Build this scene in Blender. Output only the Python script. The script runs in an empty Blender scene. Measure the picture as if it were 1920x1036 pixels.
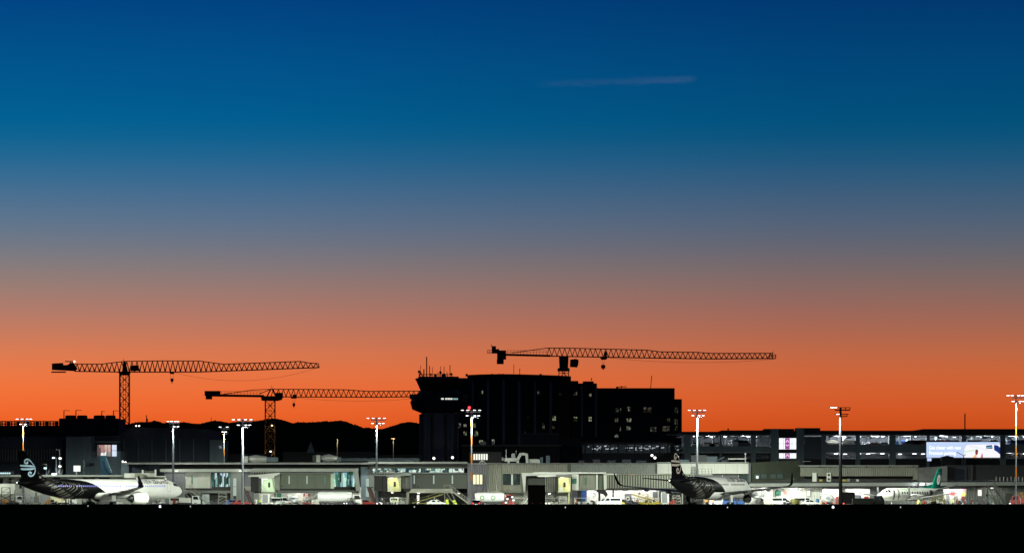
import bpy, bmesh, math, random
from mathutils import Vector, Matrix
random.seed(7)
R = math.radians
scene = bpy.context.scene
COL = scene.collection
# ------------------------------------------------------------------ camera
F = 8400.0          # focal length in photo pixels (1920 wide)
YH = 930.0          # photo row of the true horizon
CZ = 2.2            # camera height above the apron
cam_d = bpy.data.cameras.new('camera')
cam_d.sensor_width = 36.0
cam_d.lens = 36.0 * F / 1920.0
cam_d.shift_y = (YH - 518.0) / 1920.0
cam_d.clip_start = 1.0
cam_d.clip_end = 60000.0
cam = bpy.data.objects.new('camera', cam_d)
cam.location = (0, 0, CZ)
cam.rotation_euler = (math.pi / 2, 0, 0)
COL.objects.link(cam)
scene.camera = cam
# ------------------------------------------------------------------ view
scene.view_settings.view_transform = 'Standard'
scene.view_settings.look = 'None'
scene.view_settings.exposure = 0.0
scene.view_settings.gamma = 1.0
scene.view_settings.use_curve_mapping = False
scene.cycles.use_denoising = True
scene.cycles.max_bounces = 6
scene.cycles.sample_clamp_indirect = 4.0


def lin(c):
    return tuple(((v / 255.0) / 12.92 if v / 255.0 <= 0.04045 else ((v / 255.0 + 0.055) / 1.055) ** 2.4) for v in c)


# ------------------------------------------------------------------ dusk sky
world = bpy.data.worlds.new('World')
scene.world = world
world.use_nodes = True
nt = world.node_tree
nt.nodes.clear()
N = nt.nodes.new
L = nt.links.new


def wmath(op, a, b=None, c=None):
    n = N('ShaderNodeMath')
    n.operation = op
    for i, v in enumerate((a, b, c)):
        if v is None:
            continue
        if isinstance(v, (int, float)):
            n.inputs[i].default_value = v
        else:
            L(v, n.inputs[i])
    return n.outputs[0]


def wramp(fac, stops, interp='LINEAR'):
    n = N('ShaderNodeValToRGB')
    n.color_ramp.interpolation = interp
    e = n.color_ramp.elements
    while len(e) > 1:
        e.remove(e[-1])
    for i, (p, c) in enumerate(stops):
        el = e[0] if i == 0 else e.new(p)
        el.position = p
        el.color = (*c, 1) if isinstance(c, tuple) else (c, c, c, 1)
    L(fac, n.inputs[0])
    return n.outputs[0]


tc = N('ShaderNodeTexCoord')
sep = N('ShaderNodeSeparateXYZ')
L(tc.outputs['Generated'], sep.inputs[0])
sx, sy, sz = sep.outputs
hor = wmath('SQRT', wmath('ADD', wmath('MULTIPLY', sx, sx), wmath('MULTIPLY', sy, sy)))
elev = wmath('DIVIDE', sz, wmath('MAXIMUM', hor, 0.0001))
az = wmath('ARCTAN2', sx, sy)
# colour with height, read at the middle of the photograph: (row, sRGB)
SKY = [(930, (208, 76, 22)), (800, (219, 86, 31)), (770, (226, 95, 42)), (735, (226, 103, 52)), (700, (220, 109, 63)), (660, (205, 112, 75)),
       (620, (185, 112, 87)), (580, (165, 112, 98)), (540, (145, 113, 106)), (500, (125, 112, 114)), (460, (106, 109, 122)),
       (420, (89, 106, 129)), (380, (73, 102, 132)), (340, (54, 98, 134)), (300, (33, 94, 135)), (260, (12, 90, 134)),
       (225, (1, 87, 134)), (190, (0, 83, 132)), (130, (0, 77, 130)), (60, (0, 69, 125)), (0, (0, 62, 121)), (-78, (0, 54, 111))]
stops = [((YH - y) / F / 0.12, lin(c)) for y, c in SKY]
base_col = wramp(wmath('DIVIDE', elev, 0.12), stops)
# higher up the dusk sky goes on darkening to the zenith
up = wramp(wmath('DIVIDE', wmath('SUBTRACT', elev, 0.1), 2.0), [(0.0, 1.0), (0.15, 0.62), (0.5, 0.36), (1.0, 0.24)])
# the glow is strongest a little left of the frame, where the sun went down
dist = wmath('ABSOLUTE', wmath('ADD', az, 0.17))
glow = wramp(wmath('DIVIDE', dist, math.pi), [(0.0, (0.60, 0.65, 0.63)), (0.02, (0.58, 0.615, 0.60)), (0.036, (0.555, 0.575, 0.58)), (0.054, (0.5, 0.5, 0.5)), (0.075, (0.435, 0.425, 0.43)), (0.092, (0.415, 0.42, 0.41)), (0.2, 0.26), (0.5, 0.13), (1.0, 0.09)])
anti = wramp(wmath('DIVIDE', dist, math.pi), [(0.1, 0.0), (0.45, 1.0)])
mx = N('ShaderNodeMix')
mx.data_type = 'RGBA'
L(anti, mx.inputs['Factor'])
L(base_col, mx.inputs['A'])
mx.inputs['B'].default_value = (0.03, 0.06, 0.16, 1)
tint = N('ShaderNodeVectorMath')
tint.operation = 'MULTIPLY'
L(mx.outputs['Result'], tint.inputs[0])
L(glow, tint.inputs[1])
mul = N('ShaderNodeVectorMath')
mul.operation = 'SCALE'
L(tint.outputs[0], mul.inputs[0])
L(wmath('MULTIPLY', up, 2.0), mul.inputs['Scale'])
# one wisp of high cirrus
line = wmath('ADD', wmath('MULTIPLY', az, 0.03), 0.09205 - 0.0003)
nz = N('ShaderNodeTexNoise')
nz.inputs['Scale'].default_value = 1.0
nz.inputs['Detail'].default_value = 5.0
cmb = N('ShaderNodeCombineXYZ')
L(wmath('MULTIPLY', az, 260.0), cmb.inputs[0])
L(wmath('MULTIPLY', elev, 1500.0), cmb.inputs[1])
L(cmb.outputs[0], nz.inputs['Vector'])
wob = wmath('MULTIPLY', wmath('SUBTRACT', nz.outputs['Fac'], 0.5), 0.0016)
off = wmath('ABSOLUTE', wmath('ADD', wmath('SUBTRACT', elev, line), wob))
across = wramp(wmath('DIVIDE', off, 0.0011), [(0.0, 1.0), (0.35, 0.7), (1.0, 0.0)])
along = wramp(wmath('DIVIDE', az, 0.05), [(0.1, 0.0), (0.2, 0.35), (0.5, 0.55), (0.74, 1.0), (0.79, 0.9), (0.83, 0.0)])
wisp = wmath('MULTIPLY', wmath('MULTIPLY', across, along), wmath('MULTIPLY', nz.outputs['Fac'], 0.46))
mx2 = N('ShaderNodeMix')
mx2.data_type = 'RGBA'
L(wisp, mx2.inputs['Factor'])
L(mul.outputs[0], mx2.inputs['A'])
mx2.inputs['B'].default_value = (*lin((80, 104, 140)), 1)
bg = N('ShaderNodeBackground')
L(mx2.outputs['Result'], bg.inputs['Color'])
bg.inputs['Strength'].default_value = 1.0
# faint physical twilight on top of it, sun just under the horizon
sky = N('ShaderNodeTexSky')
sky.sky_type = 'NISHITA'
sky.sun_disc = False
sky.sun_elevation = R(-4.0)
sky.sun_rotation = R(-10.0)
bg2 = N('ShaderNodeBackground')
L(sky.outputs[0], bg2.inputs['Color'])
bg2.inputs['Strength'].default_value = 0.002
add = N('ShaderNodeAddShader')
L(bg.outputs[0], add.inputs[0])
L(bg2.outputs[0], add.inputs[1])
wo = N('ShaderNodeOutputWorld')
L(add.outputs[0], wo.inputs['Surface'])

# ------------------------------------------------------------------ helpers
ORG = {}


def X(px, d):
    return (px - 960.0) * d / F


def Z(py, d):
    return CZ + (YH - py) * d / F


def P(px, py, d):
    return Vector((X(px, d), d, Z(py, d)))


MATS = {}


def M(name, col, rough=0.6, metal=0.0, var=0.18, scale=0.9, streak=0.0, spec=None, coat=0.0):
    if name in MATS:
        return MATS[name]
    m = bpy.data.materials.new(name)
    m.use_nodes = True
    t = m.node_tree
    b = t.nodes['Principled BSDF']
    b.inputs['Roughness'].default_value = rough
    b.inputs['Metallic'].default_value = metal
    if spec is not None:
        b.inputs['Specular IOR Level'].default_value = spec
    if coat:
        b.inputs['Coat Weight'].default_value = coat
    if var > 0:
        c = t.nodes.new('ShaderNodeTexCoord')
        n = t.nodes.new('ShaderNodeTexNoise')
        n.inputs['Scale'].default_value = scale
        n.inputs['Detail'].default_value = 6
        n.inputs['Roughness'].default_value = 0.65
        mp = t.nodes.new('ShaderNodeMapping')
        mp.inputs['Scale'].default_value = (1, 1, 1 if not streak else streak)
        t.links.new(c.outputs['Object'], mp.inputs[0])
        t.links.new(mp.outputs[0], n.inputs['Vector'])
        r = t.nodes.new('ShaderNodeValToRGB')
        e = r.color_ramp.elements
        e[0].position, e[1].position = 0.3, 0.7
        e[0].color = (*[v * (1 - var) for v in col], 1)
        e[1].color = (*[min(1, v * (1 + var)) for v in col], 1)
        t.links.new(n.outputs['Fac'], r.inputs[0])
        t.links.new(r.outputs[0], b.inputs['Base Color'])
        rr = t.nodes.new('ShaderNodeMapRange')
        rr.inputs['To Min'].default_value = max(0.02, rough - 0.1)
        rr.inputs['To Max'].default_value = min(1, rough + 0.12)
        t.links.new(n.outputs['Fac'], rr.inputs[0])
        t.links.new(rr.outputs[0], b.inputs['Roughness'])
    else:
        b.inputs['Base Color'].default_value = (*col, 1)
    MATS[name] = m
    return m


def E(name, col, s=1.0):
    if name in MATS:
        return MATS[name]
    m = bpy.data.materials.new(name)
    m.use_nodes = True
    b = m.node_tree.nodes['Principled BSDF']
    b.inputs['Base Color'].default_value = (0.1, 0.1, 0.1, 1)
    b.inputs['Emission Color'].default_value = (*col, 1)
    b.inputs['Emission Strength'].default_value = s
    MATS[name] = m
    return m


def EW(name, cols, s=1.0, sx_=0.6, sz_=0.25, seed=0.0):
    """a lit room seen through glass: upright patches of furniture, people, lamps and wall"""
    if name in MATS:
        return MATS[name]
    m = bpy.data.materials.new(name)
    m.use_nodes = True
    t = m.node_tree
    b = t.nodes['Principled BSDF']
    b.inputs['Base Color'].default_value = (0.02, 0.03, 0.03, 1)
    b.inputs['Roughness'].default_value = 0.1
    c = t.nodes.new('ShaderNodeTexCoord')
    mp = t.nodes.new('ShaderNodeMapping')
    mp.inputs['Scale'].default_value = (sx_, 0.0, sz_)
    mp.inputs['Location'].default_value = (seed, seed * 0.3, seed * 0.7)
    v = t.nodes.new('ShaderNodeTexVoronoi')
    v.inputs['Scale'].default_value = 1.6
    v.inputs['Randomness'].default_value = 0.9
    v.distance = 'CHEBYCHEV'
    r = t.nodes.new('ShaderNodeValToRGB')
    r.color_ramp.interpolation = 'CONSTANT'
    e = r.color_ramp.elements
    while len(e) > 1:
        e.remove(e[-1])
    for i, cc in enumerate(cols):
        el = e[0] if i == 0 else e.new(i / len(cols))
        el.color = (*cc, 1)
    sp = t.nodes.new('ShaderNodeSeparateColor')
    nz_ = t.nodes.new('ShaderNodeTexNoise')
    nz_.inputs['Scale'].default_value = 2.2
    mulc = t.nodes.new('ShaderNodeMix')
    mulc.data_type = 'RGBA'
    mulc.blend_type = 'MULTIPLY'
    mulc.inputs['Factor'].default_value = 0.6
    t.links.new(c.outputs['Object'], mp.inputs[0])
    t.links.new(mp.outputs[0], v.inputs['Vector'])
    t.links.new(c.outputs['Object'], nz_.inputs['Vector'])
    t.links.new(v.outputs['Color'], sp.inputs[0])
    t.links.new(sp.outputs[0], r.inputs[0])
    t.links.new(r.outputs[0], mulc.inputs['A'])
    t.links.new(nz_.outputs['Color'], mulc.inputs['B'])
    t.links.new(mulc.outputs['Result'], b.inputs['Emission Color'])
    b.inputs['Emission Strength'].default_value = s
    MATS[name] = m
    return m


class MB:
    def __init__(s):
        s.v, s.f, s.m, s.sm = [], [], [], []

    def add(s, vs, fs, mi=0, smooth=False):
        o = len(s.v)
        s.v += [tuple(p) for p in vs]
        for f in fs:
            s.f.append([i + o for i in f])
            s.m.append(mi)
            s.sm.append(smooth)
        return s

    def box(s, x0, x1, y0, y1, z0, z1, mi=0):
        vs = [(x0, y0, z0), (x1, y0, z0), (x1, y1, z0), (x0, y1, z0), (x0, y0, z1), (x1, y0, z1), (x1, y1, z1), (x0, y1, z1)]
        return s.add(vs, [(0, 3, 2, 1), (4, 5, 6, 7), (0, 1, 5, 4), (1, 2, 6, 5), (2, 3, 7, 6), (3, 0, 4, 7)], mi)

    def bar(s, p, q, w, h=None, mi=0):
        p, q = Vector(p), Vector(q)
        d = (q - p)
        if d.length < 1e-6:
            return s
        d.normalize()
        up_ = Vector((0, 0, 1)) if abs(d.z) < 0.95 else Vector((0, 1, 0))
        a = d.cross(up_).normalized() * (w / 2)
        b = a.normalized().cross(d) * ((h or w) / 2)
        vs = [p - a - b, p + a - b, p + a + b, p - a + b, q - a - b, q + a - b, q + a + b, q - a + b]
        return s.add(vs, [(0, 3, 2, 1), (4, 5, 6, 7), (0, 1, 5, 4), (1, 2, 6, 5), (2, 3, 7, 6), (3, 0, 4, 7)], mi)

    def tube(s, p, q, r0, r1=None, n=8, mi=0, smooth=True):
        p, q = Vector(p), Vector(q)
        r1 = r0 if r1 is None else r1
        d = (q - p).normalized()
        up_ = Vector((0, 0, 1)) if abs(d.z) < 0.95 else Vector((0, 1, 0))
        a = d.cross(up_).normalized()
        b = a.cross(d)
        vs = []
        for c, r in ((p, r0), (q, r1)):
            for i in range(n):
                t = 2 * math.pi * i / n
                vs.append(c + a * math.cos(t) * r + b * math.sin(t) * r)
        s.add(vs, [(i, (i + 1) % n, n + (i + 1) % n, n + i) for i in range(n)], mi, smooth)
        s.add(vs[:n], [tuple(range(n))[::-1]], mi)
        return s.add(vs[n:], [tuple(range(n))], mi)

    def prism(s, poly, a, b, axis='y', mi=0):
        """poly in the plane across axis, extruded from a to b"""
        def mk(u, w, t):
            return {'y': (u, t, w), 'x': (t, u, w), 'z': (u, w, t)}[axis]
        n = len(poly)
        vs = [mk(u, w, a) for u, w in poly] + [mk(u, w, b) for u, w in poly]
        fs = [tuple(range(n)), tuple(range(2 * n - 1, n - 1, -1))] + [(i, (i + 1) % n, n + (i + 1) % n, n + i) for i in range(n)]
        return s.add(vs, fs, mi)

    def loft(s, rings, mi=0, smooth=True, caps=True, closed=True):
        n = len(rings[0])
        vs = [p for r in rings for p in r]
        fs = []
        for k in range(len(rings) - 1):
            for i in range(n if closed else n - 1):
                j = (i + 1) % n
                fs.append((k * n + i, k * n + j, (k + 1) * n + j, (k + 1) * n + i))
        s.add(vs, fs, mi, smooth)
        if caps:
            s.add(rings[0], [tuple(range(n))[::-1]], mi)
            s.add(rings[-1], [tuple(range(n))], mi)
        return s

    def lathe(s, prof, c, axis='z', n=16, mi=0, smooth=True):
        rings = []
        for t, r in prof:
            ring = []
            for i in range(n):
                a = 2 * math.pi * i / n
                u, w = math.cos(a) * r, math.sin(a) * r
                ring.append((c[0] + u, c[1] + w, c[2] + t) if axis == 'z' else (c[0] + t, c[1] + u, c[2] + w) if axis == 'x' else (c[0] + u, c[1] + t, c[2] + w))
            rings.append(ring)
        return s.loft(rings, mi, smooth)

    def ball(s, c, r, n=10, mi=0, sz_=1.0):
        prof = [(math.sin(-math.pi / 2 + math.pi * i / 6) * r * sz_, max(0.002, math.cos(-math.pi / 2 + math.pi * i / 6) * r)) for i in range(7)]
        return s.lathe(prof, c, 'z', n, mi)

    def mesh(s, name, mats, off=(0, 0, 0)):
        me = bpy.data.meshes.new(name)
        me.from_pydata([(v[0] - off[0], v[1] - off[1], v[2] - off[2]) for v in s.v], [], s.f)
        for m in (mats if isinstance(mats, (list, tuple)) else [mats]):
            me.materials.append(m)
        me.polygons.foreach_set('material_index', s.m)
        me.polygons.foreach_set('use_smooth', s.sm)
        me.update()
        return me

    def build(s, name, mats, parent=None, label=None, kind=None):
        off = (0, 0, 0)
        p = parent
        while p is not None:
            if p.name in ORG:
                off = ORG[p.name]
            p = p.parent
        o = bpy.data.objects.new(name, s.mesh(name, mats, off))
        COL.objects.link(o)
        o.parent = parent
        if label:
            o['label'] = label
        if kind:
            o['kind'] = kind
        return o


def thing(name, label, cat, loc=(0, 0, 0), rz=0.0, group=None, world_coords=False):
    o = bpy.data.objects.new(name, None)
    COL.objects.link(o)
    o.empty_display_size = 0.5
    o.location = loc
    o.rotation_euler = (0, 0, rz)
    o['label'] = label
    o['category'] = cat
    if group:
        o['group'] = group
    if world_coords:
        ORG[o.name] = tuple(loc)
    return o


def wthing(name, label, cat, px, d, group=None):
    return thing(name, label, cat, (X(px, d), d, 0.0), 0, group, True)


def copy_tree(src, loc, rz, label, group=None):
    def rec(o, parent):
        c = o.copy()
        COL.objects.link(c)
        c.parent = parent
        for k in ('label',):
            pass
        for ch in list(o.children):
            rec(ch, c)
        return c
    r = rec(src, None)
    r.location = loc
    r.rotation_euler = (0, 0, rz)
    r['label'] = label
    if group:
        r['group'] = group
    return r


def B(parent, name, px0, px1, py0, py1, d0, d1, mat, label=None):
    """a box part measured on its front face: photo columns/rows at distance d0; py1 None = down to the ground"""
    z0 = 0.0 if py1 is None else Z(py1, d0)
    return MB().box(X(px0, d0), X(px1, d0), d0, d1, z0, Z(py0, d0)).build(name, mat, parent, label)


def corrugated(parent, name, px0, px1, py0, py1, d, mat, pitch=0.35, depth=0.12, tilt=0.0):
    x0, x1 = X(px0, d), X(px1, d)
    z1, z0 = Z(py0, d), (0.0 if py1 is None else Z(py1, d))
    n = max(2, int((x1 - x0) / pitch))
    mb = MB()
    xs = [x0 + (x1 - x0) * i / (n * 4) for i in range(n * 4 + 1)]
    pat = (0.0, depth, depth, 0.0)
    row0 = [(x, d + pat[i % 4], z0) for i, x in enumerate(xs)]
    row1 = [(x, d + pat[i % 4] + tilt, z1) for i, x in enumerate(xs)]
    k = len(xs)
    mb.add(row0 + row1, [(i, i + 1, k + i + 1, k + i) for i in range(k - 1)])
    mb.box(x0, x1, d + depth + 0.02, d + depth + 0.25, z0, z1)
    return mb.build(name, mat, parent)


def window(parent, px0, px1, py0, py1, d, n, frame_mat, pane_mats, rows=1, name='window', bar=0.08):
    x0, x1 = X(px0, d), X(px1, d)
    z1, z0 = Z(py0, d), Z(py1, d)
    mb = MB()
    for i in range(n + 1):
        x = x0 + (x1 - x0) * i / n
        mb.box(x - bar / 2, x + bar / 2, d - 0.10, d + 0.04, z0, z1)
    for j in range(rows + 1):
        z = z0 + (z1 - z0) * j / rows
        mb.box(x0 - bar / 2, x1 + bar / 2, d - 0.12, d + 0.06, z - bar / 2, z + bar / 2)
    w = mb.build(name, frame_mat, parent)
    w_ = (x1 - x0) / n
    h_ = (z1 - z0) / rows
    for i in range(n):
        for j in range(rows):
            pm = pane_mats if not isinstance(pane_mats, list) else pane_mats[(i + j) % len(pane_mats)]
            MB().box(x0 + w_ * i + bar / 2, x0 + w_ * (i + 1) - bar / 2, d - 0.02, d + 0.01, z0 + h_ * j + bar / 2, z0 + h_ * (j + 1) - bar / 2).build('pane', pm, w)
    return w


def point_light(name, loc, power, col=(1, 1, 0.95), rad=0.3, parent=None):
    l = bpy.data.lights.new(name, 'POINT')
    l.energy = power
    l.color = col
    l.shadow_soft_size = rad
    o = bpy.data.objects.new(name, l)
    COL.objects.link(o)
    if parent is not None:
        o.parent = parent
        off = ORG.get(parent.name, (0, 0, 0))
        loc = tuple(a - b for a, b in zip(loc, off))
    o.location = loc
    return o


FONT_CACHE = {}


def text_mesh(txt, size, spacing=1.0, xs=1.0, bold=0.0):
    cu = bpy.data.curves.new('lettering', 'FONT')
    cu.offset = bold
    cu.body = txt
    cu.size = size
    cu.space_character = spacing
    cu.align_x = 'LEFT'
    o = bpy.data.objects.new('lettering', cu)
    COL.objects.link(o)
    dg = bpy.context.evaluated_depsgraph_get()
    me = bpy.data.meshes.new_from_object(o.evaluated_get(dg))
    bpy.data.objects.remove(o)
    bm = bmesh.new()
    bm.from_mesh(me)
    bmesh.ops.triangulate(bm, faces=bm.faces[:])
    vs = [(v.co.x * xs, v.co.y) for v in bm.verts]
    fs = [tuple(v.index for v in f.verts) for f in bm.faces]
    bm.free()
    return vs, fs


# ------------------------------------------------------------------ materials
m_grass = M('dark_grass', (0.022, 0.026, 0.013), 1.0, var=0.4, scale=0.4, spec=0.0)
m_apron = M('apron_concrete', (0.26, 0.26, 0.24), 0.85, var=0.25, scale=0.2, spec=0.2)
m_hill = M('hill_forest', (0.02, 0.028, 0.016), 1.0, var=0.4, scale=0.05, spec=0.0)
m_black = M('black_steel', (0.02, 0.02, 0.022), 0.6, var=0.2)
m_crane = M('crane_paint', (0.10, 0.06, 0.02), 0.55, var=0.25)
m_crane_dark = M('crane_machinery', (0.03, 0.03, 0.032), 0.6, var=0.25)
m_hotel = M('hotel_cladding', (0.028, 0.028, 0.030), 0.7, var=0.25, scale=0.3, streak=0.2)
m_hotel_fin = M('hotel_fin', (0.42, 0.41, 0.38), 0.6, var=0.2)
m_tower = M('tower_concrete', (0.32, 0.32, 0.33), 0.85, var=0.25, scale=0.5, streak=0.3)
m_tower_dark = M('tower_dark_cladding', (0.035, 0.035, 0.04), 0.5, var=0.2)
m_glass = M('dark_glass', (0.012, 0.015, 0.02), 0.08, var=0.0)
m_slate = M('slate_cladding', (0.13, 0.175, 0.205), 0.7, var=0.2, scale=0.4, streak=0.3)
m_navy = M('navy_cladding', (0.035, 0.045, 0.07), 0.7, var=0.25, scale=0.3, streak=0.3)
m_dark = M('charcoal_wall', (0.03, 0.03, 0.034), 0.8, var=0.25)
m_wall = M('pale_grey_wall', (0.125, 0.135, 0.125), 0.75, var=0.16, scale=0.5, streak=0.25)
m_wall_blue = M('cool_grey_wall', (0.10, 0.105, 0.115), 0.7, var=0.14, scale=0.5, streak=0.25)
m_white = M('white_cladding', (0.60, 0.61, 0.56), 0.6, var=0.1, scale=0.4, streak=0.25)
m_fascia = M('light_fascia', (0.22, 0.235, 0.215), 0.6, var=0.14, scale=0.4, streak=0.2)
m_ribs = M('ribbed_cladding', (0.23, 0.235, 0.19), 0.55, var=0.16, scale=0.6, streak=0.2)
m_olive = M('olive_grey_panel', (0.085, 0.10, 0.07), 0.6, var=0.12, scale=0.5, streak=0.3)
m_olive_dark = M('dark_olive_panel', (0.04, 0.046, 0.035), 0.6, var=0.15, scale=0.5, streak=0.3)
m_roof = M('roof_edge', (0.15, 0.155, 0.15), 0.7, var=0.2)
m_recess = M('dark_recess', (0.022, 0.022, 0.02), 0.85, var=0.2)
m_duct = M('galvanised_duct', (0.50, 0.51, 0.47), 0.45, 0.3, var=0.18)
m_tyre = M('tyre_rubber', (0.018, 0.018, 0.018), 0.85, var=0.1)
m_hub = M('wheel_hub', (0.35, 0.35, 0.35), 0.4, 0.6, var=0.1)
m_steel = M('bare_steel', (0.38, 0.38, 0.36), 0.4, 0.5, var=0.2)
m_rail = M('galvanised_rail', (0.20, 0.195, 0.17), 0.5, 0.3, var=0.2)
m_mast = M('mast_galvanised', (0.10, 0.11, 0.13), 0.8, 0.0, var=0.12, spec=0.1)
m_orange_band = M('orange_band_paint', (0.30, 0.10, 0.008), 0.8, var=0.1, spec=0.1)
m_pwhite = M('vehicle_white', (0.70, 0.71, 0.70), 0.3, var=0.08, coat=0.4)
m_pred = M('vehicle_red', (0.24, 0.018, 0.012), 0.3, var=0.1, coat=0.4)
m_pyellow = M('vehicle_yellow', (0.34, 0.27, 0.03), 0.4, var=0.15, coat=0.2)
m_porange = M('orange_plastic', (0.65, 0.24, 0.02), 0.5, var=0.1)
m_pblue = M('vehicle_blue', (0.03, 0.08, 0.25), 0.3, var=0.1, coat=0.4)
m_pdark = M('vehicle_dark', (0.025, 0.025, 0.03), 0.35, var=0.1, coat=0.4)
m_pgrey = M('vehicle_grey', (0.22, 0.23, 0.24), 0.3, 0.2, var=0.1, coat=0.4)
m_green_sign = M('green_sign', (0.01, 0.16, 0.10), 0.5, var=0.15)
m_logo_green = M('logo_green', (0.05, 0.25, 0.02), 0.5, var=0.1)
m_lamp = E('floodlight_lens', (1.0, 0.97, 0.94), 6.0)
m_lamp_soft = E('lamp_lens', (1.0, 0.97, 0.88), 3.0)
m_amber = E('amber_lens', (1.0, 0.62, 0.22), 3.0)
m_red_em = E('red_lens', (1.0, 0.02, 0.03), 4.0)
m_tail_em = E('tail_lamp_lens', (1.0, 0.04, 0.03), 4.0)
m_head_em = E('headlamp_lens', (1.0, 0.95, 0.85), 4.0)
m_cyan_em = E('cool_lamp_lens', (0.65, 0.95, 1.0), 2.2)
m_taxi_em = E('taxiway_lens', (0.95, 0.97, 1.0), 0.7)
m_taxi_blue = E('taxiway_bright_lens', (0.75, 0.82, 1.0), 3.0)

# ------------------------------------------------------------------ ground
def struct(o, label=None):
    o['kind'] = 'structure'
    return o


prof = [(-300, 0.5), (100, 0.55), (200, 0.68), (300, 0.8), (400, 0.93), (500, 1.06), (560, 1.12), (600, 1.13), (630, 1.08), (660, 0.85), (700, 0.25), (730, 0.0), (1300, -0.02), (5000, -0.3), (40000, -2.0)]
xs = [-20000, -3000, -600] + [-150 + 6 * i for i in range(51)] + [600, 3000, 20000]
mb = MB()
for j, (y, z) in enumerate(prof):
    for i, x in enumerate(xs):
        jit = 0.035 * math.sin(i * 1.7 + j) + 0.03 * math.sin(i * 0.63 + j * 2.1) if 250 < y < 690 and 2 < i < 54 else 0
        mb.v.append((x, y, z + jit))
k = len(xs)
for j in range(len(prof) - 1):
    for i in range(k - 1):
        mb.f.append((j * k + i, j * k + i + 1, (j + 1) * k + i + 1, (j + 1) * k + i))
        mb.m.append(0)
        mb.sm.append(True)
struct(mb.build('ground', m_grass))
struct(MB().box(-420, 420, 732, 1240, -0.3, 0.006).build('apron', m_apron))
# rough grass along the rise that hides the wheels
mb = MB()
rg = random.Random(3)
for i in range(14000):
    y = rg.uniform(560, 652)
    x = rg.uniform(-0.125, 0.125) * y
    z = 1.0 if y > 640 else 1.08
    h = rg.uniform(0.03, 0.15)
    a = rg.uniform(0, 3.14)
    w = rg.uniform(0.05, 0.16)
    mb.add([(x - math.cos(a) * w, y - math.sin(a) * w, z - 0.1), (x + math.cos(a) * w, y + math.sin(a) * w, z - 0.1), (x + rg.uniform(-.1, .1), y, z + h)], [(0, 1, 2)])
mb.build('grass', m_grass, kind='stuff')

# ------------------------------------------------------------------ hills
ridge = [(-400, 806), (-100, 800), (0, 800), (150, 799), (225, 795), (240, 795), (252, 792), (264, 790.5), (280, 791), (290, 788), (298, 790), (306, 793), (318, 791), (330, 792), (345, 791), (358, 793),
         (372, 794.5), (384, 792), (394, 789.5), (404, 788.5), (416, 789.5), (428, 792.5), (440, 791), (452, 790), (466, 790), (480, 789), (490, 788), (500, 785), (512, 784), (522, 785), (530, 787.5), (540, 790),
         (548, 793), (560, 791), (575, 791.5), (592, 791), (605, 789.5), (618, 790), (630, 788.5), (640, 788), (650, 790), (660, 795), (672, 798), (682, 802), (692, 801.5), (702, 803.5), (715, 804), (728, 800.5),
         (740, 797), (750, 793.5), (760, 791.5), (768, 790.5), (778, 792), (788, 795), (820, 800), (1000, 806), (1300, 814), (2400, 818)]
rg = random.Random(11)


def ridge_y(px):
    for (a, ya), (b, yb) in zip(ridge, ridge[1:]):
        if a <= px <= b:
            return ya + (yb - ya) * (px - a) / (b - a)
    return 812


HD = 5200.0
mb = MB()
cols = []
px = -400.0
while px < 2400:
    cols.append(px)
    px += rg.uniform(1.0, 2.4) if -20 < px < 820 else 8
rows = [(-900, 0.0), (-500, 0.45), (-200, 0.8), (-60, 0.95), (0, 1.0), (250, 0.7), (800, 0.0)]
for (dd, f) in rows:
    for px in cols:
        z = Z(ridge_y(px), HD)
        bump = abs(rg.gauss(0, 0.62)) + (rg.uniform(0.5, 1.6) if rg.random() < 0.08 else 0)
        mb.v.append((X(px, HD), HD + dd, z * f + (bump * HD / F if f > 0.9 else 0) - (0.5 if f == 0 else 0)))
k = len(cols)
for j in range(len(rows) - 1):
    for i in range(k - 1):
        mb.f.append((j * k + i, j * k + i + 1, (j + 1) * k + i + 1, (j + 1) * k + i))
        mb.m.append(0)
        mb.sm.append(False)
struct(mb.build('hills', m_hill))
t = thing('transmitter_mast', 'thin dark transmitter mast standing on the hill right of the tall crane tower', 'mast', (X(274.5, HD), HD, 0), world_coords=True)
MB().bar(P(274.5, 793, HD), P(274.5, 777.5, HD), 0.9).build('pole', m_black, t)
MB().box(X(274, HD), X(277.2, HD), HD - 1, HD + 1, Z(793, HD), Z(784, HD)).build('equipment_box', m_black, t)
t = thing('hill_antenna', 'faint thin antenna on the hill crest above the middle car of the ridge', 'antenna', (X(396, HD), HD, 0), world_coords=True)
t['label'] = 'faint hair-thin antenna on the low hill crest between two floodlight masts'
MB().bar(P(396, 791, HD), P(396, 781.5, HD), 0.45).build('pole', m_black, t)
MB().bar(P(395, 784, HD), P(397, 784, HD), 0.3).build('crossarm', m_black, t)

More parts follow.
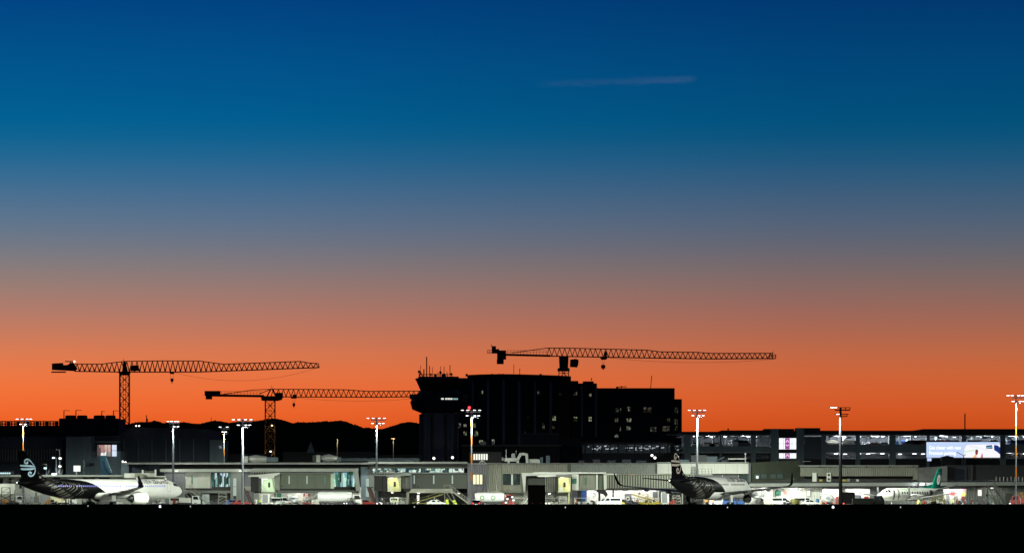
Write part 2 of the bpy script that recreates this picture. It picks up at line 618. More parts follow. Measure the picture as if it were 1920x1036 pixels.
# ------------------------------------------------------------------ tower cranes
def lattice(mb, top, bot, d, half, n, chord=0.26, diag=0.15, double_top=False):
    """triangular lattice girder between two photo polylines at distance d"""
    def at(poly, px):
        for (a, ya), (b, yb) in zip(poly, poly[1:]):
            if a <= px <= b:
                return ya + (yb - ya) * (px - a) / (b - a)
        return poly[-1][1]
    p0, p1 = max(top[0][0], bot[0][0]), min(top[-1][0], bot[-1][0])
    step = (p1 - p0) / n
    for poly, offs in ((top, (0,)), (bot, (-half, half))):
        for (a, ya), (b, yb) in zip(poly, poly[1:]):
            for o in offs:
                mb.bar(P(a, ya, d) + Vector((0, o, 0)), P(b, yb, d) + Vector((0, o, 0)), chord)
    for i in range(n):
        a = p0 + step * i
        m = a + step / 2
        b = a + step
        for o in (-half, half):
            ov = Vector((0, o, 0))
            mb.bar(P(a, at(bot, a), d) + ov, P(m, at(top, m), d), diag)
            mb.bar(P(m, at(top, m), d), P(b, at(bot, b), d) + ov, diag)
        mb.bar(P(b, at(bot, b), d) + Vector((0, -half, 0)), P(b, at(bot, b), d) + Vector((0, half, 0)), diag)
        if i % 2 == 0:
            mb.bar(P(a, at(bot, a), d) + Vector((0, -half, 0)), P(b, at(bot, b), d) + Vector((0, half, 0)), diag * 0.8)


def crane_mast(mb, pxc, wpx, py_top, d, chord=0.24, diag=0.13):
    w = wpx * d / F / 2
    x, zt = X(pxc, d), Z(py_top, d)
    n = int(zt / (2 * w))
    for sx_ in (-1, 1):
        for sy_ in (-1, 1):
            mb.bar((x + sx_ * w, d + sy_ * w, 0), (x + sx_ * w, d + sy_ * w, zt), chord)
    for i in range(n):
        z0, z1 = zt * i / n, zt * (i + 1) / n
        zm = (z0 + z1) / 2
        for sy_ in (-1, 1):
            y = d + sy_ * w
            for (xa, xb) in ((-w, 0), (w, 0)):
                mb.bar((x + xa, y, z0), (x + xb, y, zm), diag)
                mb.bar((x + xb, y, zm), (x + xa, y, z1), diag)
            mb.bar((x - w, y, z1), (x + w, y, z1), diag)
            mb.bar((x - w, y, zm), (x + w, y, zm), diag * 0.8)
        for sx_ in (-1, 1):
            xx = x + sx_ * w
            mb.bar((xx, d - w, z0), (xx, d + w, z1), diag)
            mb.bar((xx, d - w, z1), (xx, d + w, z1), diag)
    # ladder up the middle
    for dx in (-0.3, 0.3):
        mb.bar((x + dx, d, 0), (x + dx, d, zt), 0.12)


def sag(p, q, drop, n=14):
    pts = []
    for i in range(n + 1):
        t_ = i / n
        v = p.lerp(q, t_)
        v.z -= drop * 4 * t_ * (1 - t_)
        pts.append(v)
    return pts


def wire(mb, pts, w):
    for a, b in zip(pts, pts[1:]):
        mb.bar(a, b, w)


# crane on the left
d = 1310.0
c = wthing('tower_crane', 'tall dark tower crane at left with long jib pointing right, highest on that side', 'crane', 233, d, 'tower cranes')
mb = MB(); crane_mast(mb, 233.5, 17.5, 702, d); mb.build('mast', m_crane, c)
mb = MB(); lattice(mb, [(233, 677), (303, 676), (375, 676.3), (398, 679.5), (419, 682.3), (470, 680.5), (563, 677), (580, 680), (597, 681)], [(233, 697), (372, 696.8), (480, 693), (598, 688.5)], d, 0.9, 38); mb.bar(P(597, 681, d), P(598.5, 689, d), 0.25); mb.build('jib', m_crane, c)
mb = MB(); lattice(mb, [(140, 682), (190, 682), (215, 679), (233, 677)], [(140, 695.5), (233, 697)], d, 0.9, 10); mb.build('counter_jib', m_crane, c)
mb = MB(); mb.prism([(X(a, d), Z(b, d)) for a, b in ((98, 681), (118, 680), (118, 684), (126, 684), (137, 679), (145, 691), (140, 695), (98, 693))], d - 1.2, d + 1.2); mb.build('winch_house', m_crane_dark, c)
mb = MB(); mb.box(X(97, d), X(123, d), d - 1.4, d + 1.4, Z(698, d), Z(696, d)); mb.build('counterweight_platform', m_crane_dark, c)
mb = MB(); mb.bar(P(122, 677, d), P(138, 677.5, d), 0.3); mb.bar(P(134, 677.5, d), P(128, 685, d), 0.25); mb.build('gantry_arm', m_crane_dark, c)
mb = MB(); mb.ball(P(139.5, 677.3, d), 0.32); mb.build('warning_lamp', E('crane_lamp', (1.0, 0.55, 0.35), 3.0), c)
mb = MB(); mb.prism([(X(a, d), Z(b, d)) for a, b in ((222, 696), (245, 696), (242, 703), (225, 703))], d - 1.6, d + 1.6); mb.prism([(X(a, d), Z(b, d)) for a, b in ((229, 697), (231.5, 676), (235, 676), (240, 697))], d - 0.5, d + 0.5); mb.build('slewing_unit', m_crane_dark, c)
mb = MB(); mb.prism([(X(a, d), Z(b, d)) for a, b in ((247, 685), (260.5, 684.5), (260.5, 695), (246, 695.5))], d - 2.4, d - 0.95); mb.build('operator_cab', m_crane_dark, c)
mb = MB(); mb.box(X(319, d), X(326, d), d - 1.1, d + 1.1, Z(700.5, d), Z(697.3, d)); mb.build('trolley', m_crane_dark, c)
mb = MB(); mb.bar(P(319.5, 700, d), P(320.5, 709, d), 0.06); mb.bar(P(325.5, 700, d), P(324.5, 709, d), 0.06); wire(mb, sag(P(327, 698, d), P(594, 689.5, d), 3.0), 0.06); mb.build('cable', m_crane_dark, c)
mb = MB(); mb.prism([(X(322.5 + a, d), Z(b, d)) for a, b in ((-2.6, 709), (2.6, 709), (2.9, 713), (0.8, 715.5), (0.6, 718), (-0.6, 718), (-0.8, 715.5), (-2.9, 713))], d - 0.35, d + 0.35); mb.build('hook_block', m_crane_dark, c)
mb = MB(); mb.bar(P(231.5, 676, d), P(231.5, 671.5, d), 0.1); mb.build('antenna', m_crane_dark, c)
# lower crane in the middle
d = 1420.0
c = wthing('tower_crane', 'low tower crane whose jib runs behind the control tower, mast lit amber at its foot', 'crane', 507, d, 'tower cranes')
mb = MB(); crane_mast(mb, 506.5, 18, 750, d); mb.build('mast', m_crane, c)
mb = MB(); lattice(mb, [(508, 729), (572, 729.3), (648, 730), (690, 733), (790, 732.5)], [(508, 743.4), (700, 744), (800, 743)], d, 0.85, 30); mb.build('jib', m_crane, c)
mb = MB(); mb.bar(P(395, 740.5, d), P(495, 742, d), 1.2, 0.75); mb.bar(P(508, 729, d), P(473, 730.5, d), 0.22); mb.bar(P(473, 730.5, d), P(413, 739.5, d), 0.22); mb.bar(P(508, 729, d), P(486, 738, d), 0.25); mb.build('counter_jib', m_crane_dark, c)
mb = MB()
for px in range(416, 494, 6):
    mb.bar(P(px, 739, d) + Vector((0, -0.7, 0)), P(px, 733, d) + Vector((0, -0.7, 0)), 0.09)
for py in (733, 736):
    mb.bar(P(414, py, d) + Vector((0, -0.7, 0)), P(492, py, d) + Vector((0, -0.7, 0)), 0.07)
mb.build('walkway_rail', m_crane_dark, c)
mb = MB(); mb.box(X(384, d), X(413, d), d - 1.1, d + 1.1, Z(741.5, d), Z(732.3, d)); mb.box(X(386, d), X(397.5, d), d - 1.0, d + 1.0, Z(748, d), Z(741.6, d)); mb.build('counterweight', m_crane_dark, c)
mb = MB(); mb.prism([(X(a, d), Z(b, d)) for a, b in ((489, 742), (531, 742), (528, 749), (520, 751), (491, 750.5))], d - 1.5, d + 1.5); mb.bar(P(501, 742, d), P(508, 728.5, d), 0.4); mb.bar(P(517, 742, d), P(510, 728.5, d), 0.4); mb.build('slewing_unit', m_crane_dark, c)
mb = MB(); mb.box(X(517, d), X(531, d), d - 2.3, d - 0.9, Z(744, d), Z(736, d)); mb.build('operator_cab', m_crane_dark, c)
mb = MB(); mb.box(X(546, d), X(556, d), d - 1.0, d + 1.0, Z(746.5, d), Z(743.5, d)); mb.box(X(549, d), X(555, d), d - 0.6, d + 0.6, Z(743.4, d), Z(739, d)); mb.build('trolley', m_crane_dark, c)
mb = MB(); mb.bar(P(549, 746, d), P(549.5, 755, d), 0.06); mb.bar(P(553, 746, d), P(552.5, 755, d), 0.06); wire(mb, sag(P(556, 745, d), P(798, 744.5, d), 1.1), 0.06); mb.build('cable', m_crane_dark, c)
mb = MB(); mb.prism([(X(551 + a, d), Z(b, d)) for a, b in ((-2.2, 755), (2.2, 755), (2.4, 760), (0.5, 762), (0.4, 764.5), (-0.4, 764.5), (-0.5, 762), (-2.4, 760))], d - 0.35, d + 0.35); mb.build('hook_block', m_crane_dark, c)
mb = MB(); mb.bar(P(508.5, 729, d), P(508.5, 722, d), 0.1); mb.bar(P(511.5, 729, d), P(511.5, 725, d), 0.1); mb.build('antenna', m_crane_dark, c)
# warm work lamps at the foot of that crane
for (px, py, e) in ((507.5, 845.5, 1), (510, 797, 0)):
    s = thing('work_lamp', 'bright warm work lamp low on the amber-lit crane mast' if e else 'small warm work lamp high on the amber-lit crane mast', 'lamp', P(px, py, d - 3.4), group='crane work lamps')
    MB().box(-0.28, 0.28, -0.12, 0.12, -0.2, 0.2).build('housing', m_black, s)
    MB().box(-0.26, 0.26, -0.17, -0.125, -0.18, 0.18).build('lens', m_lamp_soft if e else m_amber, s)
    MB().bar((0, 0.1, 0), (0, 2.2, 0), 0.1).build('bracket', m_black, s)
    point_light('work_lamp_light', (0, -0.6, -0.3), 260 if e else 140, (1.0, 0.66, 0.3), 0.2, s)
# crane above the hotel
d = 1331.0
c = wthing('tower_crane', 'dark tower crane rising in front of the tall hotel, its long jib pointing right', 'crane', 1057, d, 'tower cranes')
mb = MB(); crane_mast(mb, 1057, 18, 690, d); mb.build('mast', m_crane, c)
mb = MB(); lattice(mb, [(1025, 652), (1075, 652.3), (1120, 653.5), (1212, 655.8), (1238, 659), (1308, 660), (1335, 662), (1449, 661.8)], [(1025, 667), (1120, 668.8), (1240, 671), (1330, 672.3), (1453, 671.6)], d, 0.9, 44); mb.build('jib', m_crane, c)
mb = MB()
for a, b in (((1443, 664.3), (1454.5, 664.3)), ((1443, 667.5), (1454.5, 667.5)), ((1443, 664.3), (1443, 672)), ((1448.5, 664.3), (1448.5, 672)), ((1454.5, 664.3), (1454.5, 672)), ((1443, 672), (1454.5, 672))):
    for o in (-0.8, 0.8):
        mb.bar(P(*a, d) + Vector((0, o, 0)), P(*b, d) + Vector((0, o, 0)), 0.14)
mb.bar(P(1449, 664, d), P(1449, 658.5, d), 0.2)
mb.build('jib_end_basket', m_crane, c)
mb = MB(); mb.bar(P(948, 664.5, d), P(1032, 666.6, d), 1.3, 0.6); mb.bar(P(1025, 652, d), P(960, 661, d), 0.22); mb.build('counter_jib', m_crane_dark, c)
mb = MB()
for px in range(952, 1030, 6):
    mb.bar(P(px, 664, d) + Vector((0, -0.8, 0)), P(px, 657, d) + Vector((0, -0.8, 0)), 0.09)
for py in (656.5, 660):
    mb.bar(P(950, py, d) + Vector((0, -0.8, 0)), P(1028, py, d) + Vector((0, -0.8, 0)), 0.07)
for a, b in (((914, 656), (932, 655)), ((914, 659.5), (932, 659)), ((914, 662), (932, 662)), ((914, 655.5), (914, 662)), ((918, 655.5), (918, 662)), ((923, 655), (923, 662))):
    mb.bar(P(*a, d), P(*b, d), 0.12)
mb.build('walkway_rail', m_crane_dark, c)
mb = MB(); mb.box(X(932, d), X(949, d), d - 1.0, d + 1.0, Z(673.5, d), Z(656.5, d)); mb.box(X(931.5, d), X(944.5, d), d - 0.9, d + 0.9, Z(682, d), Z(673.4, d)); mb.build('counterweight', m_crane_dark, c)
mb = MB(); mb.box(X(922, d), X(930, d), d - 0.9, d + 0.9, Z(662, d), Z(648.5, d)); mb.box(X(929.8, d), X(936, d), d - 0.8, d + 0.8, Z(662, d), Z(654, d)); mb.bar(P(921.5, 649, d), P(921.5, 645.5, d), 0.2); mb.build('winch', m_crane_dark, c)
mb = MB(); mb.prism([(X(a, d), Z(b, d)) for a, b in ((1048, 667.5), (1066, 667.5), (1065, 690), (1049, 690))], d - 1.2, d + 1.2); mb.box(X(1045.5, d), X(1068, d), d - 1.7, d + 1.7, Z(695.5, d), Z(690, d)); mb.build('slewing_unit', m_crane_dark, c)
mb = MB(); mb.prism([(X(a, d), Z(b, d)) for a, b in ((1069, 674), (1080, 672.5), (1085, 675), (1084, 684), (1082, 688.5), (1068.5, 687.5))], d - 1.9, d - 0.4); mb.build('operator_cab', m_crane_dark, c)
mb = MB(); mb.prism([(X(a, d), Z(b, d)) for a, b in ((1124, 669), (1139.5, 669.5), (1137, 673.5), (1128, 674))], d - 1.1, d + 1.1); mb.box(X(1133, d), X(1138, d), d - 0.6, d + 0.6, Z(668.5, d), Z(658.5, d)); mb.build('trolley', m_crane_dark, c)
mb = MB(); mb.bar(P(1129, 674, d), P(1129.5, 683, d), 0.06); mb.bar(P(1133, 674, d), P(1132.5, 683, d), 0.06); wire(mb, sag(P(1140, 670, d), P(1450, 673, d), 1.2), 0.07); mb.build('cable', m_crane_dark, c)
mb = MB(); mb.box(X(1127, d), X(1135, d), d - 0.4, d + 0.4, Z(690, d), Z(684, d)); mb.box(X(1129.7, d), X(1132.3, d), d - 0.3, d + 0.3, Z(692.8, d), Z(682.5, d)); mb.build('hook_block', m_crane_dark, c)

# ------------------------------------------------------------------ hotel
d = 1350.0
h = wthing('hotel_building', 'tall black hotel block with pale vertical fins and a few lit windows', 'building', 1075, d)
def wallbox(parent, name, px0, px1, py, dd, depth, mat):
    return MB().box(X(px0, dd), X(px1, dd), dd, dd + depth, 0, Z(py, dd)).build(name, mat, parent)
# the long block bows gently, as its parapet does
ring_px = [(876, 702), (900, 701), (940, 700.5), (975, 701), (1010, 701.8), (1045, 702.8), (1071, 704)]
mb = MB()
top = [(X(a, d), d + 10 * ((a - 960) / 110.0) ** 2 * 0.4, Z(b, d)) for a, b in ring_px]
bot = [(x, y, 0) for x, y, z in top]
back = [(x, d + 22, z) for x, y, z in top]
n = len(top)
mb.add(bot + top + back, [(i, i + 1, n + i + 1, n + i) for i in range(n - 1)] + [(n + i, n + i + 1, 2 * n + i + 1, 2 * n + i) for i in range(n - 1)])
mb.add([bot[0], top[0], back[0], (back[0][0], d + 22, 0)], [(0, 1, 2, 3)])
mb.add([bot[-1], top[-1], back[-1], (back[-1][0], d + 22, 0)], [(3, 2, 1, 0)])
mb.build('wall', m_hotel, h)
wallbox(h, 'wall', 1071.2, 1119, 718, d + 3, 20, m_hotel)
MB().box(X(1071.3, d), X(1085, d), d + 6, d + 16, Z(719, d), Z(712.5, d)).build('roof_plant_room', m_hotel, h)
MB().box(X(1094, d), X(1114, d), d + 6, d + 16, Z(719, d), Z(713.3, d)).build('roof_plant_room', m_hotel, h)
wallbox(h, 'wall', 1119.2, 1265, 727, d + 5, 24, m_hotel)
wallbox(h, 'wall', 1265.2, 1278.5, 747.5, d + 7, 18, m_hotel)
wallbox(h, 'wall', 856, 875.8, 708, d + 6, 16, m_hotel)
MB().box(X(1119.5, d), X(1266, d), d + 4.4, d + 5.2, Z(729.5, d), Z(726.6, d)).build('parapet', m_hotel, h)
for a, b, y0, y1 in ((884.5, 888, 712.5, 845), (913, 917, 712.5, 845), (942, 946.5, 712.5, 845), (971, 976, 714, 845), (1001, 1005, 715, 818), (1030.5, 1034.5, 716, 818), (1089.5, 1093, 722, 818), (1116, 1119.4, 720, 818)):
    dd = d + 10 * ((a - 960) / 110.0) ** 2 * 0.4 - 0.35 if a < 1070 else d + 2.6
    B(h, 'fin', a, b, y0, y1, dd, dd + 0.9, m_hotel_fin)
m_w1 = EW('hotel_room_light', [(0.004, 0.004, 0.004), (0.9, 0.85, 0.55), (0.01, 0.01, 0.01), (0.8, 0.78, 0.7), (0.35, 0.33, 0.2)], 0.3, 1.3, 0.9, 1.3)
m_w2 = EW('hotel_room_dim', [(0.003, 0.003, 0.003), (0.3, 0.25, 0.12), (0.03, 0.03, 0.02), (0.5, 0.48, 0.40), (0.08, 0.07, 0.04)], 0.18, 1.3, 0.9, 4.1)
m_w3 = EW('hotel_room_green', [(0.02, 0.03, 0.01), (0.7, 0.9, 0.4), (0.06, 0.08, 0.02), (1.0, 0.95, 0.6)], 0.36, 1.2, 0.9, 7.7)
for (px, py, w, hh, mm) in ((903, 735, 6, 7, m_w1), (1010, 735, 6, 8, m_w2), (1051, 738, 6, 7, m_w2), (1079, 737, 7, 8, m_w2), (1106.5, 740, 5, 6, m_w1), (991, 782, 5, 4, m_w1), (1039, 783, 7, 10, m_w3), (1019, 799, 4, 12, m_w1),
                            (1037.5, 800, 5, 6, m_w2), (1079, 785, 7, 9, m_w3), (1106.5, 785, 6, 9, m_w3), (861.5, 797, 6, 9, m_w1), (872, 797, 6, 6, m_w1), (889.5, 797, 5, 8, m_w1), (872, 812, 6, 8, m_w3), (893, 812, 7, 11, m_w3),
                            (902, 827, 8, 6, m_w1), (925, 827, 6, 9, m_w1), (984.5, 810, 3, 6, m_w2),
                            (1157, 768, 6, 8, m_w2), (1163.5, 768, 3, 8, m_w2), (1180, 766, 8, 9, m_w1), (1214, 768, 15, 11, m_w2), (1267.5, 768, 8, 12, m_w2), (1156, 787, 7, 7, m_w2), (1179, 787, 10, 7, m_w1),
                            (1253.5, 787, 6, 7, m_w2), (1267.5, 790, 7, 11, m_w2), (1163, 803, 3, 9, m_w2), (1179, 802, 9, 8, m_w1), (1225, 804, 12, 10, m_w2), (1249, 803, 14, 10, m_w2), (1268, 802, 5, 9, m_w2), (1156, 817, 7, 6, m_w2)):
    dd = (d + 10 * ((px - 960) / 110.0) ** 2 * 0.4 - 0.12) if px < 1071 else (d + 2.9 if px < 1119 else (d + 4.9 if px < 1265 else d + 6.9))
    if px < 876:
        dd = d + 5.9
    window(h, px - w / 2, px + w / 2, py - hh / 2, py + hh / 2, dd, 2 if w > 4 else 1, m_hotel, mm, 1 if hh < 9 else 2, bar=0.12)
mb = MB(); mb.bar((X(963.5, d), d + 8, Z(702, d)), P(963.5, 683, d + 8), 0.16); mb.build('roof_antenna', m_black, h)
mb = MB(); mb.bar((X(974.5, d), d + 8, Z(702, d)), P(974.5, 691, d + 8), 0.2); mb.bar(P(973.5, 692, d + 8), P(975.8, 691.5, d + 8), 0.2); mb.build('roof_antenna', m_black, h)
mb = MB(); mb.bar((X(1222, d), d + 12, Z(728, d)), P(1222, 703.5, d + 12), 0.2); mb.build('roof_antenna', m_black, h)
mb = MB(); mb.bar(P(1157, 725, d + 12), P(1175, 724.5, d + 12), 0.25); mb.box(X(1157, d), X(1161, d), d + 11, d + 13, Z(727, d), Z(722.5, d)); mb.bar(P(1165, 727, d + 12), P(1165, 722.5, d + 12), 0.2); mb.build('roof_davit', m_black, h)
mb = MB(); mb.bar(P(1109, 713.5, d + 9), P(1109, 708.5, d + 9), 0.2); mb.bar(P(1108, 710.5, d + 9), P(1110, 708, d + 9), 0.25); mb.build('roof_camera', m_black, h)
for px in (874.5, 922, 936, 943, 1014):
    mb = MB(); mb.tube((X(px, d), d + 7, Z(704, d)), (X(px, d), d + 7, Z(699.0, d)), 0.35, 0.3, 8); mb.build('roof_vent', m_black, h)

# ------------------------------------------------------------------ control tower
d = 1250.0
t = wthing('control_tower', 'airport control tower with flared cab, wide gallery ring and a forest of antennas', 'tower', 823, d)
cx = X(823, d)
mpp = d / F
def oct_ring(r, z, n=16):
    return [(cx + math.cos(2 * math.pi * (i + 0.5) / n) * r, d + math.sin(2 * math.pi * (i + 0.5) / n) * r, z) for i in range(n)]
def zz(py):
    return Z(py, d)
def tower_part(name, prof_, mat, n=16):
    return MB().loft([oct_ring(r * mpp, z, n) for r, z in prof_], 0, False).build(name, mat, t)
tower_part('shaft', [(34, 0), (34, zz(774))], m_tower)
for i in range(16):
    a = 2 * math.pi * i / 16
    r = 34 * mpp + 0.12
    p = Vector((cx + math.cos(a) * r, d + math.sin(a) * r, 0))
    MB().bar(p, p + Vector((0, 0, zz(776))), 0.7).build('pilaster', m_tower_dark if i % 2 else m_tower, t)
tower_part('gallery', [(35, zz(773.5)), (51, zz(767)), (55, zz(752.5)), (53, zz(752)), (53, zz(747)), (56, zz(746.5)), (56, zz(739)), (40, zz(738)), (36, zz(731.5))], m_tower_dark)
tower_part('cab_glass', [(34.5, zz(731.8)), (43, zz(712))], m_glass)
tower_part('cab_roof', [(45, zz(712.2)), (45, zz(709.6)), (40, zz(708))], m_tower_dark)
mb = MB()
for i in range(16):
    a = 2 * math.pi * (i + 0.5) / 16
    mb.bar((cx + math.cos(a) * 34.6 * mpp, d + math.sin(a) * 34.6 * mpp, zz(731.6)), (cx + math.cos(a) * 43.2 * mpp, d + math.sin(a) * 43.2 * mpp, zz(712.2)), 0.16)
mb.build('cab_mullion', m_tower_dark, t)
m_tw = E('tower_room_light', (0.95, 0.95, 0.85), 0.9)
m_tw2 = E('tower_room_cool', (0.45, 0.75, 0.75), 0.6)
for (a, b, mm) in ((828, 833, m_tw), (835.5, 839.5, m_tw), (840, 844.5, m_tw), (845, 849, m_tw), (850.5, 853, m_tw2), (853.4, 856, m_tw2), (856.4, 859, m_tw2)):
    off = math.sqrt(max(0.1, (53.2 * mpp) ** 2 - (X((a + b) / 2, d) - cx) ** 2)) + 0.08
    dd = d - off
    MB().box(X(a, d), X(b, d), dd, dd + 0.06, zz(749.6), zz(744.9)).build('lit_window', mm, t)
MB().box(cx - 5.5, cx + 5.5, d - 4.5, d + 4.5, zz(708.2), zz(706)).build('antenna_deck', m_tower_dark, t)
for (px, py, w, o) in ((788.7, 685, .12, -2), (800, 668.5, .3, 0), (805.4, 685, .22, 1), (811, 688, .12, -2), (821, 696, .12, 2), (826, 686, .14, 0), (832.5, 686, .16, 1), (843.8, 684, .2, -1), (794.5, 691, .3, 2), (838, 696, .15, -1), (848, 700, .12, 0), (815, 699, .14, 1)):
    mb = MB(); mb.bar((X(px, d), d + o, zz(708.3)), (X(px, d), d + o, zz(py)), w)
    mb.build('whip_antenna', m_black, t)
for (px, py, r, o) in ((786, 696.7, 2.5, -2.5), (832.2, 704.0, 4.2, -3), (826, 698, 2.6, -1.5), (816.5, 703.5, 2.8, -1), (846.5, 701, 2.2, -2), (808, 701.5, 2.0, 0)):
    mb = MB()
    mb.lathe([(-0.35, 0.15), (-0.2, r * mpp * 0.7), (0, r * mpp), (0.12, r * mpp)], (X(px, d), d + o, zz(py)), 'y', 14)
    mb.bar((X(px, d), d + o, zz(py)), (X(px, d), d + o + 0.05, zz(708.4)), 0.18)
    mb.build('dish_antenna', m_black, t)
mb = MB()
for i in range(9):
    px = 786 + i * 7.6
    mb.bar((X(px, d), d - 4, zz(706)), (X(px, d), d - 4, zz(701.5)), 0.1)
mb.bar((X(786, d), d - 4, zz(703)), (X(847, d), d - 4, zz(703)), 0.1)
mb.bar((X(786, d), d - 4, zz(701.5)), (X(847, d), d - 4, zz(701.5)), 0.1)
mb.build('deck_rail', m_black, t)
mb = MB(); mb.bar((X(785, d), d - 1, zz(708)), (X(789, d), d - 1, zz(697)), 0.25); mb.bar((X(793, d), d - 1, zz(708)), (X(789, d), d - 1, zz(697)), 0.25); mb.build('antenna_tripod', m_black, t)

# ------------------------------------------------------------------ dark buildings at far left
d = 1180.0
b = wthing('parking_block', 'long black building at far left with roof tanks and slim lamp arms on top', 'building', 100, d)
mb = MB(); mb.box(X(-40, d), X(112, d), d, d + 30, 0, Z(797, d)); mb.build('wall', m_dark, b)
MB().box(X(-40, d), X(112, d), d - 0.5, d + 0.5, Z(790.3, d), Z(788.5, d)).build('roof_beam', m_dark, b)
mb = MB()
for i in range(26):
    px = -38 + i * 6
    mb.bar((X(px, d), d, Z(797, d)), (X(px, d), d, Z(790, d)), 0.35 if i % 3 else 0.9)
mb.bar((X(-40, d), d, Z(794.2, d)), (X(112, d), d, Z(793.6, d)), 0.3)
mb.build('parapet_rail', m_dark, b)
mb = MB(); mb.box(X(110, d), X(219, d), d + 1, d + 25, 0, Z(783.5, d)); mb.box(X(170, d), X(221, d), d + 2, d + 24, 0, Z(786, d)); mb.build('upper_wall', m_dark, b)
for (a, e) in ((118, 138), (140, 160), (171.5, 193), (193.5, 213)):
    x0, x1 = X(a, d), X(e, d)
    MB().lathe([(0, (x1 - x0) / 2), (0.7, (x1 - x0) / 2), (0.9, (x1 - x0) / 2 * 0.82)], ((x0 + x1) / 2, d + 6, Z(783.6, d)), 'z', 14).build('roof_tank', m_dark, b)
for px, pt in ((118.5, 768.5), (141, 768), (189.5, 770), (211.5, 769)):
    mb = MB(); mb.bar((X(px, d), d + 2, Z(784, d)), (X(px, d), d + 2, Z(pt, d)), 0.22); mb.bar((X(px, d), d + 2, Z(pt, d)), (X(px + (11 if px < 180 or px > 200 else 6), d), d + 2, Z(pt + .4, d)), 0.2, 0.12)
    mb.build('lamp_arm', m_black, b)
# navy and slate sheds in front of it
d = 1092.0
b = wthing('hangar', 'dark navy hangar with a ribbed louvre screen behind the striped aircraft tail', 'building', 50, d)
B(b, 'wall', -30, 118, 818, None, d, d + 40, m_navy)
mb = MB()
for i in range(22):
    px = -6 + i * 5.2
    mb.box(X(px, d), X(px + 1.6, d), d - 0.5, d - 0.1, Z(863, d), Z(841, d))
o = mb.build('louvre_slat', M('pale_louvre', (0.15, 0.155, 0.16), 0.6), b); o['kind'] = 'stuff'
B(b, 'canopy', -30, 116, 864, 867, d - 3, d + 0.5, m_dark)
b = wthing('slate_building', 'plain slate-blue building box left of the lit window', 'building', 146, 1086)
B(b, 'wall', 123.5, 171, 817.5, None, 1086, 1116, m_slate)
B(b, 'lower_wall', 171.2, 226, 845, None, 1088, 1110, m_slate)
B(b, 'parapet', 123, 171.5, 816.5, 818.2, 1085.6, 1087, m_navy)
B(b, 'vent', 168, 176, 867, 873, 1085.3, 1085.9, m_dark)
b = wthing('gate_lounge', 'dark upper lounge with one pinkish lit window between navy walls', 'building', 200, 1096)
B(b, 'wall', 171.5, 226, 816, 833, 1096, 1120, m_navy)
B(b, 'wall', 219.6, 226, 833, 845, 1096, 1120, m_navy)
B(b, 'wall', 171.5, 181.5, 833, 845, 1096, 1120, m_navy)
B(b, 'awning', 178, 224, 826.5, 829, 1092, 1096, m_slate)
m_lounge = EW('lounge_light', [(0.05, 0.03, 0.03), (0.4, 0.18, 0.17), (0.9, 0.9, 0.95), (0.08, 0.04, 0.05), (0.25, 0.22, 0.22), (0.5, 0.3, 0.28)], 1.3, 0.5, 0.28, 2.2)
window(b, 182, 208, 833, 855, 1087.4, 4, m_dark, m_lounge)
window(b, 209.5, 219, 833, 855, 1087.4, 1, m_dark, E('lounge_white', (0.75, 0.85, 1.0), 0.9), 2)
b = wthing('navy_hall', 'wide near-black navy hall behind the low terminal roof, left of the twin masts', 'building', 300, 1105)
mb = MB(); mb.prism([(X(226, 1105), 0), (X(226, 1105), Z(812, 1105)), (X(246, 1105), Z(800, 1105)), (X(392, 1105), Z(804, 1105)), (X(392, 1105), 0)], 1105, 1150); mb.build('wall', m_navy, b)
B(b, 'annex_wall', 393, 420, 824, None, 1103, 1120, m_slate)
for i in range(6):
    B(b, 'panel_rib', 232 + i * 26, 233.5 + i * 26, 822, 866, 1104.4, 1104.98, m_slate)
B(b, 'window', 411, 416, 835, 840, 1102.6, 1102.98, E('dim_pale', (0.35, 0.4, 0.5), 0.35))
for px, py in ((255.5, 797.5), (261, 799.5)):
    s = thing('roof_lamp', 'small warm roof lamp at left on the dark hall' if px < 258 else 'smaller pale roof lamp beside the warm one on the dark hall', 'lamp', (X(px, 1103), 1103, Z(800.6, 1103)))
    MB().bar((0, 0, -0.3), (0, 0, 0.25), 0.08).build('post', m_black, s)
    MB().ball((0, 0, 0.38), 0.19).build('globe', m_lamp_soft, s)
# dark blocks between terminal roof and hotel
d = 1240.0
b = wthing('rooftop_hall', 'blue-grey box hall in front of the hotel base, left of the crane mast', 'building', 1012, 1200)
B(b, 'wall', 976, 1047, 813, None, 1200, 1225, m_navy)
B(b, 'roof', 975, 1048.5, 811.6, 813.1, 1199.2, 1226, m_slate)
B(b, 'side_wall', 1047.2, 1092, 819, None, 1204, 1225, m_dark)
b = wthing('service_block', 'low dark service block with thin roof edge in front of the tower foot', 'building', 900, 1190)
B(b, 'wall', 866, 1050, 836, None, 1190, 1198, m_dark)
B(b, 'roof', 864, 1052, 833, 835.8, 1188, 1199, m_roof)
for (a, e) in ((900, 911), (922, 926)):
    B(b, 'roof_rail', a, e, 827, 833, 1192, 1192.2, m_steel)
b = wthing('low_shed', 'black low shed row under the hills behind the terminal roof', 'building', 600, 1130)
B(b, 'wall', 425, 500, 850, None, 1130, 1150, m_dark)
B(b, 'wall', 530, 700, 846, None, 1133, 1150, m_dark)
B(b, 'wall', 700.3, 792, 852, None, 1136, 1150, m_dark)
MB().prism([(X(575, 1132), Z(848, 1132)), (X(583, 1132), Z(826, 1132)), (X(590, 1132), Z(848, 1132))], 1132, 1132.8).build('gable_panel', m_slate, b)

